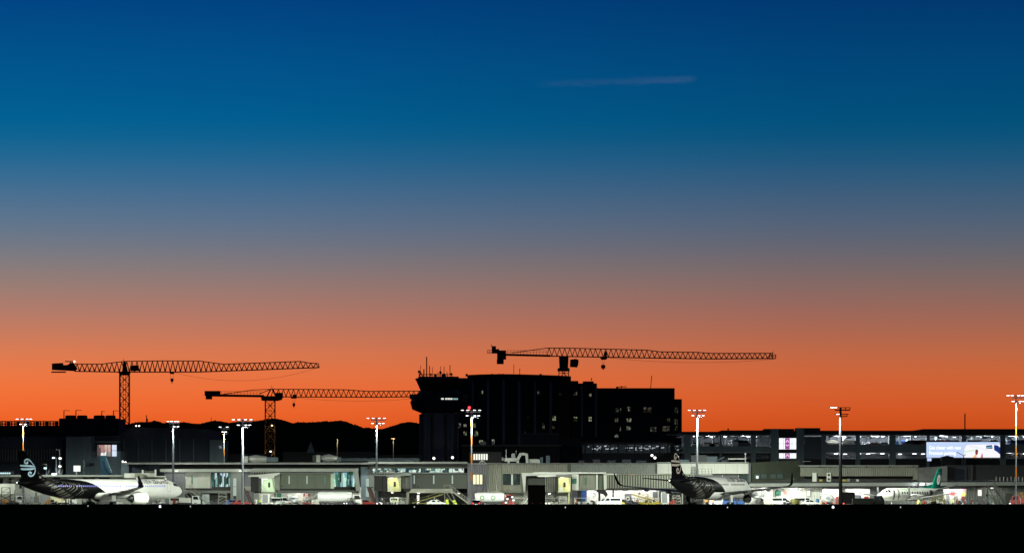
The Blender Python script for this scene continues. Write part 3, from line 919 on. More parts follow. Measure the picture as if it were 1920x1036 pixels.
# ------------------------------------------------------------------ open parking building at right
d = 1130.0
pk = wthing('parking_building', 'long dark multi-level parking building with bright open decks, right of the hotel', 'building', 1600, d)
m_pk = M('deck_cladding', (0.22, 0.29, 0.31), 0.7, var=0.2, scale=0.3, streak=0.3)
m_deckceil = M('deck_ceiling', (0.6, 0.6, 0.6), 0.8, var=0.1)
B(pk, 'roof', 1278, 1353, 808.5, 813.5, d - 0.6, d + 40, m_dark)
B(pk, 'roof', 1353.2, 1445, 806, 813, d - 0.5, d + 40, m_dark)
B(pk, 'roof', 1505, 1730, 806.5, 813, d - 0.4, d + 40, m_dark)
B(pk, 'roof', 1730.2, 1960, 803.5, 812, d - 0.45, d + 40, m_dark)
B(pk, 'ceiling', 1278, 1960, 815.2, 816.2, d + 0.4, d + 40, m_deckceil)
B(pk, 'roof_edge', 1250, 1960, 813.8, 815, d - 0.9, d + 0.3, m_pk)
B(pk, 'deck_parapet', 1280, 1444, 836, 847, d, d + 0.3, m_pk)
B(pk, 'deck_parapet', 1508, 1960, 832.5, 846.5, d, d + 0.3, m_pk)
B(pk, 'deck_floor', 1278, 1960, 839.2, 841, d + 0.4, d + 18.9, m_deckceil)
B(pk, 'deck_soffit', 1278, 1960, 846.8, 848.5, d + 0.1, d + 18.9, m_deckceil)
B(pk, 'lower_wall', 1240, 1960, 859.5, None, d + 0.2, d + 0.6, m_dark)
B(pk, 'back_wall', 1278, 1960, 816, None, d + 19, d + 19.5, M('deck_back_wall', (0.20, 0.21, 0.23), 0.8, var=0.4, scale=0.25))
for (a, e) in ((1283, 1295), (1349, 1353.5), (1408, 1417), (1540, 1548.5), (1604, 1613), (1667, 1679.5), (1737, 1743), (1803, 1811), (1875, 1886)):
    B(pk, 'column', a, e, 815.5, None, d - 0.25, d + 0.9, m_pk)
# stair tower with lit glass
B(pk, 'stair_wall', 1445, 1460, 803, None, d - 1.2, d + 6, m_pk)
B(pk, 'stair_wall', 1493.5, 1508, 801.5, None, d - 1.2, d + 6, m_pk)
B(pk, 'stair_roof', 1434, 1489, 803.2, 806.8, d - 1.0, d + 8, m_dark)
B(pk, 'stair_roof', 1508.2, 1538, 801.7, 815, d - 0.8, d + 8, m_dark)
B(pk, 'stair_spandrel', 1460.2, 1493.3, 807, 820, d - 0.9, d + 1, m_dark)
B(pk, 'stair_spandrel', 1460.2, 1493.3, 842, 848.3, d - 0.9, d + 1, m_dark)
m_glow_w = E('stair_light', (0.92, 0.97, 1.0), 1.15)
m_glow_p = E('stair_poster', (0.42, 0.10, 0.42), 0.75)
m_glow_l = E('stair_mark', (0.95, 0.55, 0.85), 1.0)
for (y0, y1, rows_) in ((820.4, 841.8, 2), (848.6, 858.8, 1)):
    w = window(pk, 1460.6, 1493, y0, y1, d - 0.5, 4, m_pgrey, [m_glow_w], rows_, name='stair_window', bar=0.07)
    x0, x1 = X(1471.5, d), X(1480.5, d)
    MB().box(x0, x1, d - 0.66, d - 0.645, Z(y1 - 0.5, d), Z(y0 + 0.5, d)).build('poster', m_glow_p, w)
    mb = MB()
    for (ya, yb) in (((825, 829), ) if rows_ == 1 else ((825, 829), (836, 833))):
        yo = (853.5 - 827) if rows_ == 1 else 0
        xm = X(1476, d)
        mb.bar((X(1473, d), d - 0.68, Z(yb + yo, d)), (xm, d - 0.68, Z(ya - 1 + yo, d)), 0.02, 0.25)
        mb.bar((xm, d - 0.68, Z(ya - 1 + yo, d)), (X(1479, d), d - 0.68, Z(yb + yo, d)), 0.02, 0.25)
    mb.build('poster_mark', m_glow_l, w)
m_blue_panel = M('blue_grey_panel', (0.05, 0.075, 0.10), 0.5, var=0.25, scale=0.15)  # dark blue-grey panel colour with soft noise
B(pk, 'blank_panel', 1508.3, 1539.8, 818, 859, d - 0.35, d - 0.05, m_blue_panel)
B(pk, 'sign_panel', 1373.5, 1384, 827, 835.5, d - 0.5, d - 0.4, M('pale_panel', (0.5, 0.55, 0.6), 0.5))
B(pk, 'inner_wall', 1419, 1442, 818, 834, d + 6, d + 6.4, M('inner_wall_paint', (0.45, 0.48, 0.55), 0.7))
rg = random.Random(17)
for i in range(30):
    px = 1290 + i * 22 + rg.uniform(-4, 4)
    if 1440 < px < 1545:
        continue
    dd_ = d + rg.uniform(3, 16)
    B(pk, 'inner_column', px, px + rg.uniform(2, 4.5), 816.4, 839, dd_, dd_ + 0.6, m_wall_blue if i % 3 else m_pk)
    x = X(px + 8, d)
    MB().box(x - 0.25, x + 0.25, d + 1.5, d + 18.5, Z(817.9, d), Z(816.4, d)).build('ceiling_beam', m_wall_blue, pk)
    if i % 2:
        B(pk, 'hanging_sign', px + 6, px + 11 + rg.uniform(0, 5), 818.6, 821 + rg.uniform(0, 2), d + 2.5, d + 2.6, [m_pblue, m_pdark, m_pk, m_pwhite][i % 4])
    B(pk, 'deck_barrier', px, px + 9, 833 + rg.uniform(-1.5, 0), 839, d + 6, d + 6.2, m_pgrey)
# strip lamps under the decks
for lvl, py in ((0, 816.6), (1, 848.9)):
    for i, px in enumerate(range(1300, 1950, 21)):
        if 1442 < px < 1545 or (lvl == 1 and px < 1545):
            continue
        dd = d + 4 + (i * 7) % 17
        x = X(px, d)
        if i % 3 != 1 or lvl:
            MB().box(x - 0.45, x + 0.45, dd, dd + 0.2, Z(py, d) - 0.12, Z(py, d) - 0.02).build('strip_lamp', E('strip_lens', (0.85, 0.93, 1.0), 9.0), pk)
for px, pw in ((1330, 500), (1395, 700), (1580, 2600), (1645, 2600), (1705, 2400), (1770, 2200), (1845, 2400), (1910, 2600)):
    point_light('deck_light', (X(px, d), d + 7, Z(819, d)), pw * 1.3, (0.85, 0.93, 1.0), 0.5, pk)
for px in (1575, 1640, 1900):
    point_light('deck_light', (X(px, d), d + 7, Z(850.5, d)), 500, (0.85, 0.93, 1.0), 0.5, pk)
mb = MB()
for i in range(40):
    px = 1550 + i * 3.2 if i < 20 else 1886 + (i - 20) * 3.2
    mb.bar((X(px, d), d + 0.5, Z(859, d)), (X(px, d), d + 0.5, Z(849, d)), 0.07)
for y in (852, 855.5):
    mb.bar((X(1548, d), d + 0.5, Z(y, d)), (X(1610, d), d + 0.5, Z(y, d)), 0.07)
    mb.bar((X(1885, d), d + 0.5, Z(y, d)), (X(1955, d), d + 0.5, Z(y, d)), 0.07)
o = mb.build('mesh_fence', m_pdark, pk); o['kind'] = 'stuff'
mb = MB(); mb.bar((X(1813, d), d + 5, Z(803, d)), (X(1813, d), d + 5, Z(774, d)), 0.28, 0.28); mb.build('roof_antenna', m_black, pk)
mb = MB(); mb.bar((X(1367, d), d + 5, Z(807, d)), (X(1367, d), d + 5, Z(802.5, d)), 0.3); mb.bar((X(1366, d), d + 5, Z(802.3, d)), (X(1368.4, d), d + 5, Z(804, d)), 0.35); mb.build('roof_camera', m_black, pk)
# low dark extension with a strip of lamps, between hotel and decks
ex = wthing('deck_extension', 'dark low deck with a glittering strip of white lamps below the hotel', 'building', 1190, 1150)
dd = 1150.0
B(ex, 'roof', 1092, 1262, 828, 832.5, dd, dd + 20, m_dark)
B(ex, 'lower_wall', 1092, 1277, 848.5, None, dd, dd + 0.5, m_dark)
B(ex, 'back_wall', 1092, 1277, 832.5, 848.5, dd + 19, dd + 19.5, m_slate)
for i in range(12):
    B(ex, 'column', 1096 + i * 15.5, 1098.2 + i * 15.5, 832.6, 848.4, dd + 0.1, dd + 0.5, m_dark)
rg = random.Random(5)
m_glint = E('glint_lens', (0.8, 0.9, 1.0), 0.55)
for i in range(46):
    px = rg.uniform(1096, 1276)
    py = rg.choice([835.5, 836, 838.5, 840.5, 842.5])
    w = rg.uniform(0.08, 0.25) if i % 5 else rg.uniform(0.3, 0.6)
    x = X(px, dd)
    MB().box(x - w, x + w, dd + rg.uniform(3, 15), dd + 15.2, Z(py, dd), Z(py, dd) + rg.uniform(0.08, 0.22)).build('strip_lamp', m_glint, ex)
mb = MB()
for i in range(46):
    px = 1094 + i * 4
    mb.bar((X(px, dd), dd + 1, Z(848, dd)), (X(px, dd), dd + 1, Z(833, dd)), 0.07)
mb.bar((X(1094, dd), dd + 1, Z(842.5, dd)), (X(1277, dd), dd + 1, Z(842.5, dd)), 0.12)
o = mb.build('mesh_fence', m_pdark, ex); o['kind'] = 'stuff'
for px in (1130, 1190, 1250):
    point_light('deck_light', (X(px, dd), dd + 10, Z(836, dd)), 60, (0.85, 0.93, 1.0), 0.4, ex)

# advertising screen
d = 1127.0
ad = wthing('advertising_screen', 'large bright pale-blue advertising screen on the parking building front', 'screen', 1806, d)
B(ad, 'frame', 1736.3, 1875.8, 827.2, 857.6, d + 0.02, d + 0.6, m_pdark)
B(ad, 'display', 1737, 1875, 828, 857, d - 0.02, d + 0.01, E('screen_pale_blue', lin((196, 215, 250)), 1.0))
B(ad, 'support_foot', 1739, 1747, 857.7, 864, d + 0.02, d + 0.5, m_pdark)
B(ad, 'small_display', 1738.5, 1746.5, 857.9, 863.5, d - 0.02, d + 0.01, E('screen_pale_blue2', lin((200, 212, 255)), 1.0))
def screen_poly(name, pts, col, k):
    y = d - 0.022 - 0.012 * k
    MB().add([(X(a, d), y, Z(b, d)) for a, b in pts], [tuple(range(len(pts)))[::-1]]).build(name, E('screen_' + name, lin(col), 1.0), ad)
screen_poly('picture', [(1808, 857), (1808, 842), (1812, 834), (1820, 832.5), (1875, 832.5), (1875, 857)], (250, 250, 255), 1)
screen_poly('picture_field', [(1808, 848), (1808, 845), (1832, 841), (1830, 844)], (215, 235, 215), 2)
screen_poly('picture_road', [(1812, 834.5), (1843, 841), (1860, 846), (1850, 842), (1825, 836)], (215, 215, 225), 2)
screen_poly('picture_car_roof', [(1849, 834.5), (1860, 833.5), (1861, 840.5), (1849, 840)], (35, 60, 110), 3)
screen_poly('picture_car_side', [(1863.5, 833.5), (1870, 834), (1875, 838), (1875, 851), (1869, 846), (1864, 843)], (20, 45, 120), 3)
screen_poly('picture_car_glass', [(1850, 837), (1860, 836.3), (1860, 838), (1850, 838.8)], (120, 190, 205), 4)
screen_poly('picture_head', [(1829, 843.5), (1832, 842), (1834, 844), (1833.5, 849), (1832, 852), (1829, 851.5), (1828.5, 847)], (150, 60, 50), 5)
screen_poly('picture_hair', [(1828.5, 845.5), (1829.5, 842.5), (1832.5, 841.8), (1834, 844.5), (1831, 845)], (60, 30, 50), 6)
screen_poly('picture_shirt', [(1824, 857), (1827, 852.5), (1831, 851.5), (1831, 857)], (255, 190, 120), 4)
screen_poly('picture_arm', [(1839, 857), (1840.5, 850), (1842, 848.5), (1843, 857)], (215, 80, 110), 4)
def flat_text(parent, txt, px0, px1, py_base, d_, mat, name, cap=None, yoff=0.0):
    vs, fs = text_mesh(txt, 1.0, 1.03, 1.0, 0.012)
    w = max(v[0] for v in vs)
    k_ = (X(px1, d_) - X(px0, d_)) / w
    kh = k_ if cap is None else (cap * d_ / F) / 0.7
    return MB().add([(X(px0, d_) + v[0] * k_, d_ + yoff, Z(py_base, d_) + v[1] * kh) for v in vs], [f for f in fs]).build(name, mat, parent)
m_txt = E('screen_white', (1.0, 1.0, 1.0), 1.3)
flat_text(ad, 'Get closer with new', 1742, 1802, 841.5, d, m_txt, 'lettering', 6.4, -0.05)
flat_text(ad, 'Premium parking', 1742, 1792, 851.5, d, m_txt, 'lettering', 6.4, -0.05)
# street lamp seen dark against that screen
s = wthing('street_lamp', 'dark two-armed street lamp silhouetted against the bright screen', 'lamp post', 1807, 1110)
mb = MB(); mb.tube((X(1807, 1110), 1110, 0), (X(1807, 1110), 1110, Z(853, 1110)), 0.14, 0.1); mb.build('pole', m_black, s)
mb = MB(); mb.bar(P(1807, 853.5, 1110), P(1795.5, 847.5, 1110), 0.14); mb.bar(P(1807, 853.5, 1110), P(1811, 851, 1110), 0.14); mb.build('arm', m_black, s)
mb = MB(); mb.box(X(1794, 1110), X(1796.5, 1110), 1109.7, 1110.3, Z(848, 1110), Z(846.8, 1110)); mb.build('lamp_head', m_black, s)
s = wthing('site_hut', 'small dark gabled hut silhouetted at the foot of the bright screen', 'hut', 1777, 1112)
MB().prism([(X(a, 1112), Z(b, 1112)) for a, b in ((1766, 864), (1766, 855.6), (1770, 855), (1777, 853.2), (1783, 855), (1788, 855.6), (1788, 864))], 1112, 1116).build('wall', m_black, s)
MB().box(X(1766.5, 1112), X(1787.5, 1112), 1112.5, 1115.5, 0, Z(864, 1112)).build('base', m_black, s)

# ------------------------------------------------------------------ terminal
m_room = EW('room_teal', [(0.01, 0.03, 0.03), (0.04, 0.16, 0.14), (0.75, 0.95, 0.95), (0.02, 0.08, 0.06), (0.25, 0.5, 0.45), (0.01, 0.02, 0.02), (0.55, 0.7, 0.85)], 1.1, 1.25, 0.3, 3.3)
m_room2 = EW('room_green', [(0.01, 0.03, 0.02), (0.05, 0.22, 0.15), (0.65, 1.0, 0.85), (0.03, 0.12, 0.09), (0.3, 0.55, 0.6), (0.01, 0.04, 0.03)], 1.1, 1.3, 0.25, 9.1)
m_room_cyan = E('room_cyan', (0.35, 0.9, 0.85), 0.9)
m_room_dim = EW('room_dim', [(0.005, 0.012, 0.01), (0.02, 0.05, 0.04), (0.01, 0.02, 0.015), (0.08, 0.10, 0.09)], 0.8, 0.6, 0.3, 5.7)
m_cler = EW('room_clerestory', [(0.02, 0.05, 0.06), (0.75, 0.95, 0.8), (0.03, 0.08, 0.09), (0.5, 0.75, 0.7), (0.01, 0.03, 0.04), (0.9, 1.0, 0.85)], 1.15, 0.8, 0.9, 6.2)
m_warm = E('room_warm', (1.0, 0.93, 0.55), 1.0)
m_white_win = E('room_white', (0.97, 0.97, 0.85), 1.0)
m_slit = M('slit_glass', (0.10, 0.22, 0.20), 0.2, var=0.2)
m_slit_lit = E('slit_lit', (0.45, 0.6, 0.55), 0.55)
d = 1010.0
# pier behind the first jet
t = wthing('pier_building', 'low white pier building behind the striped jet at far left', 'building', 160, 1006)
B(t, 'wall', -25, 307.8, 893.2, None, 1006, 1030, M('pier_wall', (0.26, 0.27, 0.24), 0.7, var=0.35, scale=0.5, streak=0.25))
B(t, 'roof', -25, 276, 889.5, 893, 1003, 1030, m_fascia)
for (a, e, y0, y1) in ((0, 5.5, 896, 905.5), (16.5, 21.5, 896, 905), (36, 41, 897, 915), (100, 113, 893.6, 896.6), (155, 178, 894.5, 897), (185, 205, 894.2, 897)):
    B(t, 'window', a, e, y0, y1, 1005.7, 1005.98, m_glass)
B(t, 'vent', 15.5, 19.5, 909.5, 918, 1005.5, 1005.98, m_rail)
B(t, 'parapet_box', 233, 265, 886.5, 895, 1002, 1003.9, m_white)
B(t, 'plant_box', 253, 268.5, 887, 896, 1001, 1001.9, m_ribs)
for i, (a, y0) in enumerate(((267.5, 880), (291.5, 879.5))):
    mb = MB(); mb.bar((X(a, 1002), 1002, Z(893, 1002)), (X(a, 1002), 1002, Z(y0, 1002)), 0.35); mb.build('post', m_white, t)
B(t, 'roof_cabin', 268.5, 290, 886, 893.5, 1003.2, 1006, m_white)
mb = MB()
for (y) in (882.5, 885):
    mb.bar((X(267, 1004), 1004, Z(y, 1004)), (X(292, 1004), 1004, Z(y, 1004)), 0.1)
mb.build('roof_rail', m_rail, t)
B(t, 'roof_edge', 288, 308, 891.5, 893, 1001.5, 1006.5, m_white)
c_ = wthing('roof_cabin', 'small dark roof cabin with a row of cyan lit windows at the left edge', 'cabin', 10, 1012)
B(c_, 'wall', -6, 23, 882.5, 889.6, 1012, 1016, m_dark)
window(c_, 0, 20, 884.6, 888.2, 1011.9, 5, m_dark, E('cabin_cyan', (0.55, 0.9, 0.95), 1.0))
# lit signboard on the pier roof
s = thing('signboard', 'blank white lit signboard on a post above the pier roof', 'sign', (X(144.5, 1010), 1010, Z(889.6, 1010)), world_coords=True)
B(s, 'panel_back', 137.4, 151.4, 871.6, 883.5, 1010, 1010.3, m_dark)
B(s, 'panel', 138, 150.8, 872.2, 883, 1009.94, 1009.98, E('signboard_white', (0.95, 1.0, 0.93), 1.0))
mb = MB(); mb.bar((X(143.2, 1010), 1010.15, Z(889.7, 1010)), (X(143.2, 1010), 1010.15, Z(883.5, 1010)), 0.18); mb.build('post', m_steel, s)
# slim floodlight posts on the pier roof
for (px, y0, lab, lamps) in ((87, 869, 'slim post with a small lamp on the pier roof beside the tail fin', [(85, 877)]), (105.5, 857, 'bright slim floodlight post on the pier roof near the tail fin', [(100.5, 857.5)]),
                             (112, 841.5, 'tall lattice lamp post with two lamps on the pier roof', [(113, 858.5), (112.6, 873.6)]), (157.5, 862, 'thin bare pole on the pier roof beside the white signboard', [])):
    s = thing('roof_lamp_post', lab, 'lamp post', (X(px, 1009), 1009, Z(889.6, 1009)), world_coords=True)
    mb = MB(); mb.tube((X(px, 1009), 1009, Z(889.7, 1009)), (X(px, 1009), 1009, Z(y0, 1009)), 0.1, 0.07); mb.build('pole', m_mast, s)
    if lamps:
        mb = MB(); mb.bar((X(px - 7, 1009), 1009, Z(y0 + 1, 1009)), (X(px + 1, 1009), 1009, Z(y0 + 1, 1009)), 0.07); mb.bar((X(px + 1.5, 1009), 1009, Z(889.6, 1009)), (X(px + 6, 1009), 1009, Z(880, 1009)), 0.08); mb.build('arm', m_rail, s)
    for (lx, ly) in lamps:
        MB().box(X(lx, 1009) - 0.28, X(lx, 1009) + 0.28, 1008.6, 1008.8, Z(ly, 1009) - 0.16, Z(ly, 1009) + 0.16).build('lamp_head', m_cyan_em if px < 110 else m_lamp_soft, s)
s = thing('roof_floodlight', 'brilliant small floodlight lying on the pier roof beside the slim post', 'lamp', (X(101.5, 1008), 1008, Z(889.6, 1008)))
MB().box(-0.55, 0.55, -0.2, 0.2, 0, 0.35).build('housing', m_steel, s)
MB().box(-0.5, 0.5, -0.27, -0.21, 0.04, 0.33).build('lens', m_cyan_em, s)
point_light('roof_floodlight_light', (0, -0.5, 0.5), 700, (0.8, 0.95, 1.0), 0.15, s)
# roof hut pieces right of the blue tail
c_ = thing('stair_hut', 'slate stair hut with little lamps on the pier roof right of the blue tail', 'hut', (X(232, 1012), 1012, Z(893, 1012)), world_coords=True)
B(c_, 'wall', 227, 241, 868, 889.4, 1012, 1015, m_slate)
B(c_, 'lean_to', 241.3, 275, 867, 889.4, 1013, 1016, m_navy)
for px, py in ((230, 864.5), (235, 866)):
    MB().ball((X(px, 1012), 1012.3, Z(py, 1012)), 0.22).build('lamp_globe', m_lamp_soft, c_)
mb = MB(); mb.bar((X(230, 1012), 1012.3, Z(868, 1012)), (X(230, 1012), 1012.3, Z(862, 1012)), 0.12); mb.bar((X(235, 1012), 1012.3, Z(868, 1012)), (X(235, 1012), 1012.3, Z(865, 1012)), 0.12); mb.build('lamp_stem', m_steel, c_)

# left terminal with long flat roof
t = wthing('terminal_building', 'flat-roofed grey terminal with lit lounge glass, left of the dark tunnel wing', 'building', 500, d)
B(t, 'roof', 232, 700, 866.3, 869.8, d - 3, d + 38, m_roof)
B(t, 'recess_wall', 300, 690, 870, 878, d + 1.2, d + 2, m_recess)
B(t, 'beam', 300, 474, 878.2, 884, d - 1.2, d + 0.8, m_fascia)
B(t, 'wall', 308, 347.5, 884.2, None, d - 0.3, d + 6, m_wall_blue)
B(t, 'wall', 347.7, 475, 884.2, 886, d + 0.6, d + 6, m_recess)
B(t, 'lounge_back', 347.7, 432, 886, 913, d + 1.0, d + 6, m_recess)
window(t, 396, 432, 885.5, 912, d + 0.4, 5, m_dark, m_room)
B(t, 'sill', 393, 432, 912.3, 918.6, d + 0.2, d + 0.8, m_recess)
B(t, 'slab', 347.8, 432, 918.8, 923.5, d - 0.4, d + 6, m_wall)
B(t, 'lower_wall', 347.9, 432, 923.7, None, d + 2.5, d + 6, m_olive_dark)
B(t, 'pillar', 432.2, 455, 884.2, None, d - 0.6, d + 6, m_wall)
B(t, 'slit_window', 437.2, 443.2, 895.8, 911, d - 0.68, d - 0.62, m_slit_lit)
B(t, 'slit_window', 437.2, 443.2, 911.8, 928.5, d - 0.68, d - 0.62, m_slit_lit)
B(t, 'doorway', 438, 442.5, 929, 935, d - 0.68, d - 0.62, m_recess)
B(t, 'wall', 455.2, 475, 886, None, d + 0.2, d + 6, m_wall_blue)
# picture-frame wing
B(t, 'frame_beam', 474.2, 672, 877.4, 883.6, d - 2.0, d + 0.6, m_fascia)
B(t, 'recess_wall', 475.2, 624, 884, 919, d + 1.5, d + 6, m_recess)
B(t, 'soffit', 500, 626, 884.5, 886.3, d - 1, d + 1.4, m_olive)
window(t, 625.5, 668, 884.6, 912, d + 0.4, 5, m_dark, m_room2)
B(t, 'window_base', 625.2, 668, 912.2, 918, d + 0.2, d + 1, m_recess)
mb = MB(); mb.prism([(X(a, d), Z(b, d)) for a, b in ((663, 883.8), (672, 883.8), (676, 920), (668.5, 920))], d - 2.0, d + 0.5); mb.build('frame_side', m_fascia, t)
B(t, 'frame_sill', 520, 668.2, 918.2, 923.4, d - 1.6, d + 1, m_wall)
B(t, 'lower_wall', 475.3, 676, 923.6, None, d + 1.8, d + 6, m_white)
B(t, 'wall', 676.3, 690, 874, None, d + 0.4, d + 6, m_slate)
B(t, 'pillar', 672.8, 677, 912.5, 932, d - 1.5, d - 0.8, m_white)
# signs on the lower wall
def sign(label, px0, px1, py0, py1, dd, mat, marks, mark_mat, back=True):
    s_ = thing('wall_sign', label, 'sign', (X((px0 + px1) / 2, dd), dd, Z(py1, dd)), world_coords=True)
    B(s_, 'panel', px0, px1, py0, py1, dd, dd + 0.1, mat)
    for (a, e, y0, y1) in marks:
        B(s_, 'mark', a, e, y0, y1, dd - 0.03, dd - 0.005, mark_mat)
    return s_
m_pale_teal = M('pale_teal_mark', (0.10, 0.35, 0.26), 0.5, var=0.0)
m_mark_white = M('white_mark', (0.75, 0.75, 0.72), 0.5, var=0.0)
m_red_sign = M('red_sign', (0.22, 0.03, 0.02), 0.5, var=0.1)
sign('teal green square sign on the pale wall under the long tunnel', 519, 527.5, 924, 932.5, d + 1.6, m_green_sign, [(520.5, 522, 926, 931), (523, 524, 925, 929), (525, 526.2, 927, 931.5)], m_pale_teal)
sign('dark red sign with two white lines on the pale wall', 569, 580.5, 924.6, 930.8, d + 1.5, m_red_sign, [(572, 577.5, 925.6, 926.8), (570.5, 579, 928.3, 929.6)], m_mark_white)
# wing with the clerestory band
t = wthing('tunnel_wing', 'dark olive terminal wing with a lit clerestory strip, between grey wall and window block', 'building', 785, d)
B(t, 'roof', 690.3, 876, 864.8, 868.6, d - 3.2, d + 36, m_roof)
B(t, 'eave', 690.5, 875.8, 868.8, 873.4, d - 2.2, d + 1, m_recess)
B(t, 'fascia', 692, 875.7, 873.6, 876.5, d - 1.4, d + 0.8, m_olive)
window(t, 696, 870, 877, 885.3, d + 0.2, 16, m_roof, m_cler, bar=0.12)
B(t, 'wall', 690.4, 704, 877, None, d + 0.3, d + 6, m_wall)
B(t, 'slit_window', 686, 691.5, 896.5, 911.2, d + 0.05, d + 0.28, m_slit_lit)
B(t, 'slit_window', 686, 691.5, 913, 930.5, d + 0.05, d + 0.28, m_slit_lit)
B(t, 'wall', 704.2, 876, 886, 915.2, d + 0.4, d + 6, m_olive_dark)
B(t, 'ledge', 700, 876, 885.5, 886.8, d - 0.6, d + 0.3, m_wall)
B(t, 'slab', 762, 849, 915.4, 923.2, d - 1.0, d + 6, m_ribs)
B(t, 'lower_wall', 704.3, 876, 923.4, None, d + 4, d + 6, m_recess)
# block with a yellow window and the ribbed corner
t = wthing('window_block', 'grey-violet block with one bright yellow window behind the banded mast', 'building', 895, d)
corrugated(t, 'wall', 876.3, 912.7, 869.5, 922.5, d - 2.2, M('violet_grey_cladding', (0.10, 0.098, 0.112), 0.6, streak=0.2), 0.5, 0.07)
B(t, 'inner_wall', 876.4, 912.6, 869.6, None, d - 1.85, d + 6, m_wall_blue)
B(t, 'roof_edge', 875.8, 913, 867.8, 869.4, d - 2.6, d + 6, m_fascia)
window(t, 886.5, 905, 888.3, 907.6, d - 2.4, 3, m_olive_dark, m_warm, bar=0.16)
B(t, 'door_canopy', 876, 914, 923.5, 925, d - 3.2, d - 2.3, m_olive)
mb = MB(); mb.bar(P(898, 868, d - 1), P(904, 862, d - 1), 0.1); mb.bar(P(911, 868, d - 1), P(904, 862, d - 1), 0.1); mb.bar(P(904, 868, d - 1), P(904, 860, d - 1), 0.1); mb.build('roof_frame', m_steel, t)
t = wthing('upper_office', 'black upper office with a row of white lit windows above the yellow window', 'building', 900, 1035)
B(t, 'wall', 880, 940, 846.5, 867, 1035, 1045, m_dark)
window(t, 887, 915, 849.5, 862, 1034.8, 6, m_dark, m_white_win, bar=0.16)
B(t, 'base_wall', 880.5, 939.5, 867.2, None, 1035.3, 1044, m_dark)
t = wthing('ribbed_terminal', 'long ribbed pale terminal front under the hotel, with plant and ducts on its roof', 'building', 1080, d)
corrugated(t, 'wall', 913.2, 940.2, 869, 922.5, d - 1.4, m_ribs, 0.42, 0.14)
corrugated(t, 'fascia', 940.6, 1064, 869.3, 887.5, d - 1.8, m_ribs, 0.42, 0.10)
mb = MB(); mb.prism([(X(1064.2, d), Z(869.3, d)), (X(1070, d), Z(869.3, d)), (X(1072.5, d), Z(887.5, d)), (X(1064.2, d), Z(887.5, d))], d - 1.5, d - 0.5); mb.build('fascia_return', m_olive, t)
corrugated(t, 'fascia', 1070.2, 1229, 869.5, 887.5, d - 1.9, m_fascia, 0.42, 0.10)
B(t, 'roof', 913, 1232, 867.2, 869.1, d - 2.2, d + 30, m_roof)
B(t, 'inner_wall', 913.4, 1235, 887.6, None, d + 0.5, d + 6, m_ribs)
B(t, 'window_wall', 940.7, 978, 887.6, 922.5, d - 0.9, d + 0.4, m_ribs)
window(t, 943.5, 960, 888.6, 907.5, d - 1.1, 3, m_dark, m_room_dim)
window(t, 963, 975, 888.6, 907.5, d - 1.1, 2, m_dark, m_room_dim)
B(t, 'mullion_panel', 958.5, 961.6, 888.3, 907.5, d - 1.35, d - 1.12, m_white)
B(t, 'louvre', 943.5, 955, 910.5, 920, d - 1.1, d - 0.92, M('brown_louvre', (0.22, 0.2, 0.13), 0.6))
B(t, 'lower_band', 913, 980, 923, 925, d - 1.6, d + 0.4, m_olive_dark)
# portal frame round the dark opening
mb = MB(); mb.prism([(X(a, d), Z(b, d)) for a, b in ((977.5, 886), (1090, 884.8), (1090, 887), (1040, 891), (986, 891.5), (984.6, 922), (982.3, 922))], d - 4, d - 1.0); mb.build('portal_frame', m_white, t)
B(t, 'portal_back', 986, 1042, 892, None, d - 0.6, d + 0.4, m_olive_dark)
for i in range(5):
    B(t, 'portal_strip', 1022 + i * 4.0, 1024.2 + i * 4.0, 894, 921, d - 0.9, d - 0.62, m_ribs)
# rooftop plant
B(t, 'duct', 946, 969, 858, 864, 1014, 1016.5, m_white)
B(t, 'duct_leg', 951.5, 956, 864.2, 868, 1014.2, 1016, m_white)
B(t, 'duct_leg', 968.5, 973, 862, 868, 1014.2, 1016, m_white)
mb = MB(); mb.prism([(X(a, 1014), Z(b, 1014)) for a, b in ((967, 862), (974, 848.5), (982, 847.8), (990, 850), (990.5, 867), (986, 867), (985, 853), (978, 853), (973, 862))], 1013, 1016); mb.build('duct_elbow', m_white, t)
B(t, 'plant_screen', 958.8, 966, 849.5, 858, 1018, 1019, m_pgrey)
B(t, 'plant_box', 990.8, 1012, 860, 868, 1016, 1020, m_duct)
B(t, 'plant_box', 1012.3, 1018, 856.5, 868, 1017, 1021, m_slate)
B(t, 'plant_box', 1024, 1031, 853.5, 868, 1017, 1021, m_slate)
mb = MB(); mb.lathe([(0, 0.25), (0.4, 0.3), (0.8, 0.05)], (X(943, 1014), 1014, Z(862.5, 1014)), 'z', 10); mb.bar(P(949, 862, 1015), P(949, 842, 1015), 0.13); mb.bar(P(967.7, 850, 1018), P(967.7, 844, 1018), 0.1); mb.build('vent_pipe', m_steel, t)
for i in range(5):
    B(t, 'roof_unit', 1085 + i * 27, 1096 + i * 29, 862.5 - (i % 2) * 2, 867.1, 1020, 1023, m_navy)
